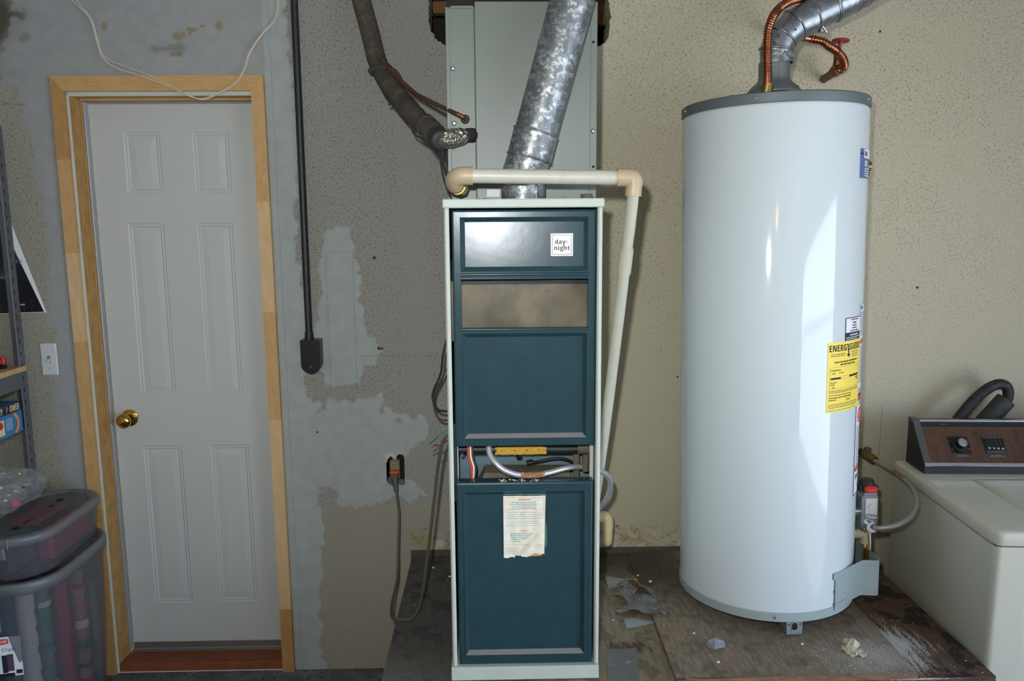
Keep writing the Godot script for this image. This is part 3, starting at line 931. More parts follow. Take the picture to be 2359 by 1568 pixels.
# ---------------------------------------------------------------- platform
func make_platform():
	var o := thing("platform", "low wooden platform carrying the furnace and the water heater", "platform", Vector3(0.49, 0, 0.4))
	o.set_meta("kind", "structure")
	var b := MB.new()
	var top := 0.424
	var x0 := -0.307
	var x1 := 1.280
	var z1 := 0.795
	var u := func(x: float, z: float) -> Vector2: return Vector2((x + 0.31) / 1.6, z / 0.8)
	b.q(Vector3(x0, top, z1), Vector3(x1, top, z1), Vector3(x1, top, 0.001), Vector3(x0, top, 0.001), -1, u.call(x0, z1), u.call(x1, z1), u.call(x1, 0), u.call(x0, 0))
	for f in [[Vector3(x0, top - 0.018, z1), Vector3(x1, top - 0.018, z1), Vector3(x1, top, z1), Vector3(x0, top, z1)], [Vector3(x0, top - 0.018, 0.001), Vector3(x0, top - 0.018, z1), Vector3(x0, top, z1), Vector3(x0, top, 0.001)], [Vector3(x1, top - 0.018, z1), Vector3(x1, top - 0.018, 0.001), Vector3(x1, top, 0.001), Vector3(x1, top, z1)], [Vector3(x0, top - 0.018, 0.001), Vector3(x1, top - 0.018, 0.001), Vector3(x1, top - 0.018, z1), Vector3(x0, top - 0.018, z1)]]:
		b.q(f[0], f[1], f[2], f[3])
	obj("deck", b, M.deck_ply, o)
	b = box_mesh(Vector3(x0 + 0.02, 0.0, z1 - 0.06), Vector3(x1 - 0.02, top - 0.018, z1 - 0.02))
	obj("front_board", b, M.ply_edge, o)
	obj("side_board", box_mesh(Vector3(x0 + 0.005, 0.0, 0.002), Vector3(x0 + 0.04, top - 0.018, z1 - 0.06)), M.ply_edge, o)
	obj("side_board", box_mesh(Vector3(x1 - 0.04, 0.0, 0.002), Vector3(x1 - 0.005, top - 0.018, z1 - 0.06)), M.ply_edge, o)

	o = thing("plywood_sheet", "loose stained plywood sheet on the platform under the white water heater", "plywood", Vector3(0.76, top, 0.4))
	b = MB.new()
	# the sheet's outline, its front edge a little split
	var pts := [Vector2(0.455, 0.03), Vector2(0.63, 0.022), Vector2(1.079, 0.02), Vector2(1.077, 0.50), Vector2(1.074, 0.800), Vector2(0.90, 0.803), Vector2(0.62, 0.805), Vector2(0.50, 0.806), Vector2(0.475, 0.80), Vector2(0.470, 0.812), Vector2(0.449, 0.81), Vector2(0.452, 0.5)]
	var poly := PackedVector2Array()
	for p in pts: poly.append(p)
	var tr := Geometry2D.triangulate_polygon(poly)
	var su := func(p: Vector2) -> Vector2: return Vector2((p.x - 0.45) / 0.627, (p.y - 0.02) / 0.78)
	var hi := 0.439
	for i in range(0, tr.size(), 3):
		var p := poly[tr[i]]; var q := poly[tr[i + 1]]; var r := poly[tr[i + 2]]
		if (q - p).cross(r - p) > 0:
			var s := q; q = r; r = s
		b.t(Vector3(p.x, hi, p.y), Vector3(q.x, hi, q.y), Vector3(r.x, hi, r.y), -1, su.call(p), su.call(q), su.call(r))
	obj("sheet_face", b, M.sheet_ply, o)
	b = MB.new()
	var cen := Vector3(0.76, 0.43, 0.4)
	for i in poly.size():
		var p := poly[i]; var q := poly[(i + 1) % poly.size()]
		b.qo(cen, Vector3(p.x, top + 0.0005, p.y), Vector3(q.x, top + 0.0005, q.y), Vector3(q.x, hi, q.y), Vector3(p.x, hi, p.y))
	b.q(Vector3(0.455, top + 0.0005, 0.03), Vector3(1.076, top + 0.0005, 0.03), Vector3(1.074, top + 0.0005, 0.80), Vector3(0.455, top + 0.0005, 0.80))
	obj("sheet_edge", b, M.ply_edge, o)
	MB.base = Vector3.ZERO


# ---------------------------------------------------------------- furnace
# a pressed steel door: rim x0 y0 x1 y1, stiles at i0 and i1, cells of [low, high, depth]; depth 0 is an opening
func pressed_door(b: MB, dust: MB, x0: float, y0: float, x1: float, y1: float, i0: float, i1: float, z: float, thick: float, cells: Array):
	var v := 0.005
	var mid := Vector3((x0 + x1) / 2, (y0 + y1) / 2, z - thick)
	var o := [Vector3(x0, y0, z - v), Vector3(x1, y0, z - v), Vector3(x1, y1, z - v), Vector3(x0, y1, z - v)]
	var o2 := [Vector3(x0 + v * 0.35, y0 + v * 0.35, z - v * 0.3), Vector3(x1 - v * 0.35, y0 + v * 0.35, z - v * 0.3), Vector3(x1 - v * 0.35, y1 - v * 0.35, z - v * 0.3), Vector3(x0 + v * 0.35, y1 - v * 0.35, z - v * 0.3)]
	var f := [Vector3(x0 + v, y0 + v, z), Vector3(x1 - v, y0 + v, z), Vector3(x1 - v, y1 - v, z), Vector3(x0 + v, y1 - v, z)]
	for s in 4:
		var n := (s + 1) % 4
		b.qo(mid, o[s], o[n], o[n] + Vector3(0, 0, v - thick), o[s] + Vector3(0, 0, v - thick))
		b.q(o[s], o[n], o2[n], o2[s])
		b.q(o2[s], o2[n], f[n], f[s])
	var flat := func(a0: float, b0: float, a1: float, b1: float): b.q(Vector3(a0, b0, z), Vector3(a1, b0, z), Vector3(a1, b1, z), Vector3(a0, b1, z))
	flat.call(x0 + v, y0 + v, i0, y1 - v)
	flat.call(i1, y0 + v, x1 - v, y1 - v)
	var at := y0 + v
	for c in cells:
		flat.call(i0, at, i1, c[0])
		at = c[1]
		var p := [Vector3(i0, c[0], z), Vector3(i1, c[0], z), Vector3(i1, c[1], z), Vector3(i0, c[1], z)]
		if c[2] > 0:
			var e: float = 0.0115
			# a small rolled lip, then the slope down to the panel
			var lip := 0.0022
			var l := []
			var k := []
			for s in 4:
				var inx := 1.0 if s == 0 or s == 3 else -1.0
				var iny := 1.0 if s < 2 else -1.0
				l.append(p[s] + Vector3(inx * lip, iny * lip, 0.0016))
				k.append(p[s] + Vector3(inx * e, iny * e, -c[2] + (iny * float(c[3]) - inx * float(c[3]) * 0.7 if c.size() > 3 else 0.0)))
			for s in 4:
				var n := (s + 1) % 4
				b.q(p[s], p[n], l[n], l[s])
				if s == 0 and c == cells[0]: dust.q(l[s], l[n], k[n], k[s])
				else: b.q(l[s], l[n], k[n], k[s])
			b.q(k[0], k[1], k[2], k[3])
		else:
			for s in 4:
				var n := (s + 1) % 4
				b.q(p[s], p[n], p[n] + Vector3(0, 0, -0.03), p[s] + Vector3(0, 0, -0.03))
	flat.call(i0, at, i1, y1 - v)

func paper_z(x: float, y: float) -> float:
	var w := 0.0006 * sin(x * 210.0 + y * 14.0) + 0.0004 * sin(x * 90.0 - y * 130.0) + 0.0003 * sin(y * 300.0 + x * 40.0)
	# the loose corner: a crease running up to the right, the flap below it standing off the door
	var d := ((x - 0.046) * 0.080 - (y - 0.752) * 0.073) / 0.1083
	var curl := 0.0075 * smoothstep(-0.010, 0.004, d) * (1.0 - 0.75 * smoothstep(0.004, 0.030, d))
	curl *= smoothstep(0.850, 0.80, y)
	return 0.7600 + 0.0010 + w + curl

func greek(b: MB, x0: float, x1: float, y: float, h: float, sd: int, place: Callable):
	var rng := RandomNumberGenerator.new()
	rng.seed = sd
	var x := x0
	while x < x1:
		var w := minf(rng.randf_range(1.2, 4.5) * h, x1 - x)
		b.q(place.call(x, y), place.call(x + w, y), place.call(x + w, y + h * 0.62), place.call(x, y + h * 0.62))
		x += w + h * 0.55

func paper_letters(called: String, s: String, cap: float, x: float, y: float, m: Material, parent: Node, bold := false, stretch := 1.0):
	var ar := words(s, cap, bold, 0.0002)
	var vs: PackedVector3Array = ar[Mesh.ARRAY_VERTEX]
	var ns: PackedVector3Array = ar[Mesh.ARRAY_NORMAL]
	for i in vs.size():
		var px := x + vs[i].x * stretch
		var py := y + vs[i].y
		vs[i] = Vector3(px, py, paper_z(px, py) + 0.0002 + vs[i].z) - MB.base
		ns[i] = Vector3.BACK
	_commit(called, ar, vs, ns, m, parent)

func make_furnace():
	var o := thing("furnace", "tall narrow dark blue gas furnace in a cream steel case", "furnace", Vector3(0.065, 0.424, 0.41))
	var xl := -0.122
	var xr := 0.2535
	var zb := 0.05
	var zf := 0.768
	# case
	var b := MB.new()
	b.box(Vector3(xl, 0.426, zb), Vector3(xl + 0.004, 1.630, zf - 0.01))
	b.box(Vector3(xr - 0.004, 0.426, zb), Vector3(xr, 1.630, zf - 0.01))
	b.box(Vector3(xl, 0.426, zb), Vector3(xr, 1.630, zb + 0.004))
	b.box(Vector3(xl, 1.626, zb), Vector3(xr, 1.640, zf))
	b.box(Vector3(xl, 0.426, zb), Vector3(xr, 0.462, zf - 0.002), 0.001)
	obj("case", b, M.cream_steel, o)
	for s in [xl, xr - 0.0118]:
		b = box_mesh(Vector3(s, 0.462, zf - 0.03), Vector3(s + 0.0118, 1.628, zf + 0.002), 0.004)
		obj("corner_post", b, M.cream_steel, o)
	for s in [xl + 0.0118, xr - 0.0218]:
		obj("inner_flange", box_mesh(Vector3(s, 0.94, 0.722), Vector3(s + 0.010, 1.06, 0.728), 0.002), M.cream_steel, o)
	b = box_mesh(Vector3(-0.1245, 1.6265, 0.70), Vector3(0.2565, 1.647, 0.7755), 0.0025)
	obj("top_lip", b, M.cream_steel, o)
	b = box_mesh(Vector3(-0.1255, 0.4265, 0.71), Vector3(0.2540, 0.463, 0.7755), 0.002)
	obj("base_panel", b, M.cream_steel, o)

	# upper door with its window
	b = MB.new()
	var dust := MB.new()
	pressed_door(b, dust, -0.1045, 1.043, 0.2405, 1.6215, -0.085, 0.2215, 0.760, 0.03, [[1.0625, 1.3275, 0.010], [1.337, 1.4585, 0.0], [1.4755, 1.6045, 0.0075, 0.0016]])
	# rolled beads above and below the window
	b.tube([Vector3(-0.086, 1.4685, 0.7595), Vector3(0.2225, 1.4685, 0.7595)], 0.0042, 12)
	b.tube([Vector3(-0.085, 1.4595, 0.7585), Vector3(0.2215, 1.4595, 0.7585)], 0.0034, 12)
	b.tube([Vector3(-0.086, 1.3355, 0.7585), Vector3(0.2225, 1.3355, 0.7585)], 0.0032, 12)
	b.box(Vector3(-0.088, 1.446, 0.724), Vector3(0.225, 1.449, 0.742))
	var ud := obj("upper_door", b, M.blue_enamel, o)
	obj("dusty_ledge", dust, M.dusty_enamel, ud)
	b = MB.new()
	b.box(Vector3(-0.112, 1.30, 0.700), Vector3(0.243, 1.449, 0.704))
	obj("inner_baffle", b, M.sooty_plate, o)
	obj("dark_slot", box_mesh(Vector3(-0.112, 1.4495, 0.69), Vector3(0.243, 1.50, 0.70)), M.dark_void, o)
	b = MB.new()
	b.disc(Vector3(-0.0745, 1.4535, 0.7015), Vector3.BACK, 0.0035, 0.002, 10)
	obj("screw", b, M.steel_screw, o)

	# name plate
	b = box_mesh(Vector3(0.1300, 1.5105, 0.7525), Vector3(0.1850, 1.5660, 0.7570), 0.0012)
	var pl := obj("name_plate", b, M.silver_plate, o)
	b = MB.new()
	for f in [[0.1345, 1.5150, 0.1805, 1.5160], [0.1345, 1.5605, 0.1805, 1.5615], [0.1345, 1.5150, 0.1355, 1.5615], [0.1795, 1.5150, 0.1805, 1.5615]]:
		b.box(Vector3(f[0], f[1], 0.7570), Vector3(f[2], f[3], 0.7573))
	obj("plate_border", b, M.ink, pl)
	var at := func(x: float, y: float, z: float) -> Transform3D: return Transform3D(Basis.IDENTITY, Vector3(x, y, z) - MB.base)
	letters("lettering", "day", 0.0105, at.call(0.1535, 1.5450, 0.7571), M.ink, pl, true, HORIZONTAL_ALIGNMENT_CENTER, 1.05)
	letters("lettering", "&", 0.0085, at.call(0.1700, 1.5450, 0.7571), M.faint_ink, pl)
	letters("lettering", "night", 0.0105, at.call(0.1575, 1.5305, 0.7571), M.ink, pl, true, HORIZONTAL_ALIGNMENT_CENTER, 1.05)

	# lower door
	b = MB.new()
	dust = MB.new()
	pressed_door(b, dust, -0.1045, 0.4665, 0.2365, 0.9535, -0.0895, 0.2185, 0.768, 0.035, [[0.4915, 0.9315, 0.009]])
	var ld := obj("lower_door", b, M.blue_enamel, o)
	obj("dusty_ledge", dust, M.dusty_enamel, ld)
	# crumbs and peeled paint along the door's top edge
	var rng := RandomNumberGenerator.new()
	rng.seed = 8
	b = MB.new()
	for k in 26:
		var x := rng.randf_range(0.0, 0.10)
		var p := Vector3(x, 0.9535, rng.randf_range(0.745, 0.764))
		b.box(p, p + Vector3(rng.randf_range(0.002, 0.007), rng.randf_range(0.001, 0.0025), 0.003), 0.0005)
	obj("plaster_crumbs", b, M.scrap_paper, ld).set_meta("kind", "stuff")

	# warning label, wrinkled and torn
	b = MB.new()
	MB.group += 1
	var g := MB.group
	var nx := 34
	var ny := 50
	var edge := func(x: float) -> float:
		var e := 0.7530 + 0.0015 * sin(x * 240.0)
		if x > 0.041 and x < 0.056: e += 0.0075
		if x >= 0.056 and x < 0.07: e += 0.004
		if x >= 0.07 and x < 0.106: e += 0.0085 + 0.003 * sin(x * 150.0)
		if x >= 0.106: e += 0.006 + 0.003 * sin(x * 300.0)
		return e
	var pp := func(i: int, j: int) -> Vector3:
		var x := lerpf(0.0120, 0.1180 - 0.0035 * (1.0 - float(j) / ny), float(i) / nx)
		var y := lerpf(edge.call(x), 0.9155, float(j) / ny)
		return Vector3(x, y, paper_z(x, y))
	for i in nx:
		for j in ny:
			b.q(pp.call(i, j), pp.call(i + 1, j), pp.call(i + 1, j + 1), pp.call(i, j + 1), g)
	var wl := obj("warning_label", b, M.sticker_paper, ld)
	wl.set_meta("label", "torn and wrinkled paper warning label")
	var teal := ["THIS PANEL MUST BE PROPERLY IN", "PLACE BEFORE OPERATING FURNACE", "TO PREVENT POSSIBLE INJURY OR", "LOSS OF LIFE FROM ASPHYXIATION."]
	paper_letters("warning_lettering", "WARNING", 0.0038, 0.0655, 0.9055, M.red_ink, ld, true, 1.2)
	for k in 4: paper_letters("warning_lettering", teal[k], 0.0031, 0.063, 0.8985 - k * 0.0052, M.teal_ink, ld, true, 0.86)
	paper_letters("warning_lettering", "AVISO", 0.0034, 0.064, 0.8235, M.red_ink, ld, true, 1.2)
	teal = ["ESTE PANEL DEBE ESTAR EN SU LUGAR", "ANTES DE OPERAR EL CALEFACTOR", "PARA EVITAR POSIBLE DANO", "O PERDIDA DE LA VIDA", "POR ASFIXIA."]
	for k in 5: paper_letters("warning_lettering", teal[k], 0.0029, 0.058 - k * 0.003, 0.8165 - k * 0.0052, M.teal_ink, ld, true, 0.8)
	b = MB.new()
	var onp := func(x: float, y: float) -> Vector3: return Vector3(x, y, paper_z(x, y) + 0.00025)
	for k in 4: greek(b, 0.021, 0.109, 0.8715 - k * 0.0054, 0.0026, 20 + k, onp)
	for k in 3: greek(b, 0.019, 0.106, 0.8475 - k * 0.0054, 0.0021, 30 + k, onp)
	for k in 4: greek(b, 0.020, 0.048, 0.7785 - k * 0.0052, 0.0024, 40 + k, onp)
	obj("fine_print", b, M.grey_ink, ld).set_meta("kind", "stuff")
	b = MB.new()
	for y in [0.9105, 0.8795, 0.787]: 
		for k in 12: b.q(onp.call(0.0165 + k * 0.008, y), onp.call(0.0245 + k * 0.008, y), onp.call(0.0245 + k * 0.008, y + 0.0006), onp.call(0.0165 + k * 0.008, y + 0.0006))
	for x in [0.0165, 0.1135]:
		for k in 10: b.q(onp.call(x, 0.855 + k * 0.0056), onp.call(x + 0.0006, 0.855 + k * 0.0056), onp.call(x + 0.0006, 0.8606 + k * 0.0056), onp.call(x, 0.8606 + k * 0.0056))
	obj("border_line", b, M.red_ink, ld).set_meta("kind", "stuff")
	# glue and backing left where the label has torn away
	b = MB.new()
	b.prism(PackedVector2Array([Vector2(0.056, 0.7545), Vector2(0.075, 0.755), Vector2(0.108, 0.7565), Vector2(0.110, 0.765), Vector2(0.098, 0.770), Vector2(0.090, 0.765), Vector2(0.072, 0.762), Vector2(0.058, 0.759)]), 0.759, 0.7596)
	obj("label_residue", b, M.orange_residue, ld)
	b = MB.new()
	b.prism(PackedVector2Array([Vector2(0.012, 0.9165), Vector2(0.060, 0.9170), Vector2(0.118, 0.9165), Vector2(0.120, 0.9215), Vector2(0.095, 0.9225), Vector2(0.070, 0.9195), Vector2(0.040, 0.9215), Vector2(0.014, 0.9205)]), 0.759, 0.7593)
	obj("label_residue", b, M.green_residue, ld)
	b = MB.new()
	b.prism(PackedVector2Array([Vector2(0.1185, 0.85), Vector2(0.1215, 0.83), Vector2(0.1215, 0.785), Vector2(0.117, 0.775), Vector2(0.1165, 0.80)]), 0.759, 0.7593)
	obj("label_residue", b, M.green_residue, ld)

	# burner compartment between the doors
	b = MB.new()
	b.box(Vector3(xl + 0.006, 0.90, 0.60), Vector3(xr - 0.006, 1.10, 0.605))
	obj("burner_plate", b, M.burner_blue, o)
	b = MB.new()
	b.box(Vector3(0.012, 0.975, 0.6055), Vector3(0.042, 0.992, 0.6065))
	obj("plate_slot", b, M.dark_void, o)
	b = box_mesh(Vector3(0.190, 0.999, 0.6055), Vector3(0.200, 1.006, 0.6065))
	obj("plate_slot", b, M.dark_void, o)
	b = MB.new()
	b.box(Vector3(xl + 0.006, 0.90, 0.605), Vector3(xl + 0.02, 1.10, 0.75))
	obj("side_bracket", b, M.black_iron, o)
	b = MB.new()
	b.prism(PackedVector2Array([Vector2(-0.06, 0.905), Vector2(0.20, 0.905), Vector2(0.185, 0.950), Vector2(-0.035, 0.953)]), 0.62, 0.69)
	obj("burner_deck", b, M.sooty_plate, o)
	b = MB.new()
	b.tube([Vector3(-0.100, 1.016, 0.690), Vector3(0.238, 1.014, 0.690)], 0.0125, 18)
	obj("gas_manifold", b, M.black_iron, o)
	b = box_mesh(Vector3(0.196, 0.93, 0.66), Vector3(0.212, 1.03, 0.668), 0.001)
	b.tube([Vector3(0.204, 1.016, 0.69), Vector3(0.236, 1.016, 0.69)], 0.0155, 14)
	b.tube([Vector3(0.226, 1.0, 0.69), Vector3(0.226, 0.955, 0.69)], 0.009, 10)
	obj("support_bracket", b, M.dirty_pipe, o)
	b = MB.new()
	rng.seed = 12
	g = MB.group + 1
	MB.group = g
	var fp := func(i: int, j: int) -> Vector3:
		var x := -0.008 + 0.134 * i / 26.0
		var y := 1.0035 + (0.021 if i < 24 else 0.021 - (i - 24) * 0.004) * j / 5.0
		if j == 0 and i > 20: y += 0.0035 * (i - 20) / 6.0
		return Vector3(x, y, 0.7035 + 0.0015 * sin(i * 2.1 + j * 3.0) + 0.001 * sin(i * 5.3 - j * 1.7) - (0.004 if j == 0 or j == 5 or i == 0 or i == 26 else 0.0))
	for i in 26:
		for j in 5: b.q(fp.call(i, j), fp.call(i + 1, j), fp.call(i + 1, j + 1), fp.call(i, j + 1), g)
	b.box(Vector3(-0.007, 1.005, 0.692), Vector3(0.124, 1.023, 0.702))
	obj("foam_strip", b, M.yellow_foam, o)
	b = MB.new()
	b.disc(Vector3(-0.092, 1.005, 0.70), Vector3.BACK, 0.006, 0.006, 6)
	obj("hex_bolt", b, M.steel_screw, o)
	b = MB.new()
	b.tube(crv([Vector3(0.052, 1.004, 0.68), Vector3(0.056, 0.992, 0.675), Vector3(0.054, 0.985, 0.66)]), 0.007, 10)
	obj("igniter", b, M.black_iron, o)
	b = MB.new()
	b.tube(crv([Vector3(0.082, 0.962, 0.640), Vector3(0.11, 0.969, 0.648), Vector3(0.15, 0.977, 0.65), Vector3(0.178, 0.974, 0.65), Vector3(0.20, 0.962, 0.645)]), 0.004, 8)
	b.tube([Vector3(0.076, 0.961, 0.64), Vector3(0.092, 0.966, 0.642)], 0.0075, 10)
	obj("pilot_tube", b, M.black_iron, o)
	for w in [["wire_red", 0.0], ["wire_cream", 0.0065], ["black_rubber", 0.011]]:
		b = MB.new()
		b.tube(crv([Vector3(-0.0765 + w[1], 1.05, 0.710), Vector3(-0.0755 + w[1], 1.006, 0.716), Vector3(-0.0685 + w[1], 0.979, 0.722), Vector3(-0.0685 + w[1] * 0.8, 0.945, 0.722)]), 0.003, 8)
		obj("wire", b, M[w[0]], o)
	# knock-out plug on the case top
	b = MB.new()
	b.lathe([Vector2(0.0148, 1.641), Vector2(0.0148, 1.656), Vector2(0.0138, 1.659), Vector2(0.0, 1.660)], 20, Vector3(0.2225, 0, 0.70))
	obj("top_plug", b, M.dirty_pipe, o)
	# scraps of torn foil tape and dirt along the top
	rng.seed = 21
	b = MB.new()
	for k in 60:
		var x := rng.randf_range(-0.112, 0.245)
		if x > 0.01 and x < 0.125 or x > 0.205 and x < 0.24: continue
		var p := Vector3(x, 1.6455, rng.randf_range(0.60, 0.69))
		b.box(p, p + Vector3(rng.randf_range(0.003, 0.010), rng.randf_range(0.002, 0.006), rng.randf_range(0.003, 0.008)), 0.0008)
	obj("foil_scraps", b, M.foil, o).set_meta("kind", "stuff")

	# gas tube: from the burners out through the case and round behind
	b = MB.new()
	b.tube(crv([Vector3(-0.026, 1.05, 0.700), Vector3(-0.021, 1.013, 0.722), Vector3(-0.003, 0.991, 0.738), Vector3(0.019, 0.975, 0.743), Vector3(0.052, 0.964, 0.743), Vector3(0.090, 0.961, 0.738), Vector3(0.130, 0.964, 0.727), Vector3(0.169, 0.969, 0.712), Vector3(0.205, 0.967, 0.692), Vector3(0.248, 0.951, 0.660), Vector3(0.276, 0.930, 0.620), Vector3(0.301, 0.900, 0.570), Vector3(0.316, 0.859, 0.520), Vector3(0.318, 0.806, 0.460), Vector3(0.306, 0.750, 0.400), Vector3(0.28, 0.70, 0.34)], 6), 0.0074, 14)
	var gt := obj("gas_tube", b, M.aluminium_tube, o)
	b = MB.new()
	b.tube(crv([Vector3(0.056, 0.9632, 0.743), Vector3(0.090, 0.961, 0.738), Vector3(0.116, 0.9625, 0.731)], 6), 0.0079, 14)
	obj("tube_label", b, M.tape_tan, gt)
	MB.base = Vector3.ZERO


# ---------------------------------------------------------------- coil cabinet, flue
func make_coil_cabinet():
	var o := thing("coil_cabinet", "tall pale grey-green steel coil cabinet standing on the furnace", "cabinet", Vector3(0.07, 1.648, 0.3))
	var b := MB.new()
	b.box(Vector3(-0.121, 1.648, 0.05), Vector3(0.2600, 2.125, 0.569))
	b.box(Vector3(-0.10, 2.125, 0.05), Vector3(0.24, 2.30, 0.50))
	obj("case", b, M.cabinet_steel, o)
	b = box_mesh(Vector3(-0.121, 1.648, 0.566), Vector3(-0.048, 2.122, 0.573), 0.0015)
	b.box(Vector3(-0.121, 1.648, 0.566), Vector3(-0.1105, 2.124, 0.5755), 0.001)
	b.box(Vector3(-0.108, 2.120, 0.566), Vector3(-0.050, 2.127, 0.577), 0.001)
	obj("side_panel", b, M.cabinet_steel, o)
	b = box_mesh(Vector3(-0.0475, 1.648, 0.566), Vector3(0.2605, 2.136, 0.580), 0.0015)
	b.box(Vector3(0.2440, 1.648, 0.578), Vector3(0.2605, 2.134, 0.5812), 0.0006)
	obj("front_panel", b, M.cabinet_steel, o)
	b = box_mesh(Vector3(-0.118, 2.128, 0.05), Vector3(0.258, 2.15, 0.566))
	obj("top_gap", b, M.cavity, o)
	for p in [Vector3(-0.104, 1.976, 0.573), Vector3(-0.103, 1.842, 0.573), Vector3(-0.105, 1.785, 0.573), Vector3(0.2515, 1.820, 0.5812)]:
		b = MB.new()
		b.disc(p, Vector3.BACK, 0.0052, 0.003, 6)
		b.disc(p, Vector3.BACK, 0.0062, 0.0008, 16)
		obj("hex_screw", b, M.steel_screw, o)
	for p in [Vector3(0.2505, 2.038, 0.5813), Vector3(0.2530, 1.731, 0.5813)]:
		b = MB.new()
		b.disc(p, Vector3.BACK, 0.0034, 0.0006, 12)
		obj("screw_hole", b, M.dark_void, o)
	b = box_mesh(Vector3(-0.022, 1.656, 0.5800), Vector3(0.012, 1.676, 0.5812), 0.0004)
	obj("foil_patch", b, M.aluminium, o)
	b = MB.new()
	b.disc(Vector3(-0.058, 1.812, 0.5735), Vector3.BACK, 0.019, 0.001, 18)
	obj("line_hole", b, M.dark_void, o)

	# flue
	o = thing("flue_pipe", "galvanised flue pipe leaning up to the right out of the furnace top", "flue pipe", Vector3(0.0685, 1.648, 0.675))
	var r := 0.0530
	b = MB.new()
	b.tube([Vector3(0.0685, 1.641, 0.675), Vector3(0.0685, 1.700, 0.675)], r + 0.0008, 40, false)
	b.box(Vector3(0.0975, 1.648, 0.7185), Vector3(0.0995, 1.690, 0.7205))
	obj("collar", b, M.galvanised, o)
	b = MB.new()
	b.tube([Vector3(0.0685, 1.695, 0.675), Vector3(0.0715, 1.712, 0.675), Vector3(0.0835, 1.748, 0.675)], [r, r, r], 40, false)
	obj("elbow_gore", b, M.galvanised, o)
	b = MB.new()
	b.tube([Vector3(0.0835, 1.745, 0.675), Vector3(0.1005, 1.8085, 0.675)], [r + 0.0018, r + 0.0018], 40, false)
	obj("elbow_gore", b, M.galvanised, o)
	b = MB.new()
	b.tube([Vector3(0.0985, 1.801, 0.675), Vector3(0.1880, 2.114, 0.675), Vector3(0.33, 2.61, 0.675)], [r - 0.0006, r - 0.0006, r - 0.0006], 40, false)
	obj("pipe_length", b, M.galvanised, o)
	for s in [[Vector3(0.0835, 1.747, 0.675), Vector3(0.26, 0.97, 0.0)], [Vector3(0.1002, 1.8075, 0.675), Vector3(0.275, 0.961, 0.0)]]:
		b = MB.new()
		var n: Vector3 = s[1].normalized()
		b.tube([s[0] - n * 0.0032, s[0] - n * 0.0016, s[0], s[0] + n * 0.0016, s[0] + n * 0.0032], [r + 0.0005, r + 0.0034, r + 0.0042, r + 0.0034, r + 0.0005], 40, false)
		obj("seam_bead", b, M.galvanised, o)
	for a in [-1.3, 0.9, 2.4]:
		b = MB.new()
		var n := Vector3(sin(a) * 0.96, -0.27 * sin(a), cos(a)).normalized()
		b.disc(Vector3(0.1035, 1.820, 0.675) + n * r, n, 0.003, 0.002, 8)
		obj("screw", b, M.steel_screw, o)
	MB.base = Vector3.ZERO


# ---------------------------------------------------------------- water heater (built upright round its own axis, then leaned a little)
func round_patch(b: MB, a0: float, a1: float, h0: float, h1: float, r: float, inner := 0.0):
	var n := maxi(2, int((a1 - a0) / 3.0))
	MB.group += 1
	for i in n:
		var a := deg_to_rad(lerpf(a0, a1, float(i) / n))
		var c := deg_to_rad(lerpf(a0, a1, float(i + 1) / n))
		b.q(Vector3(sin(a) * r, h0, cos(a) * r), Vector3(sin(c) * r, h0, cos(c) * r), Vector3(sin(c) * r, h1, cos(c) * r), Vector3(sin(a) * r, h1, cos(a) * r), MB.group)

func round_greek(b: MB, a0: float, a1: float, h: float, s: float, r: float, sd: int):
	var rng := RandomNumberGenerator.new()
	rng.seed = sd
	var a := a0
	var d := rad_to_deg(s / r)
	while a < a1:
		var w := minf(rng.randf_range(1.2, 4.5) * d, a1 - a)
		round_patch(b, a, a + w, h, h + s * 0.6, r)
		a += w + d * 0.55

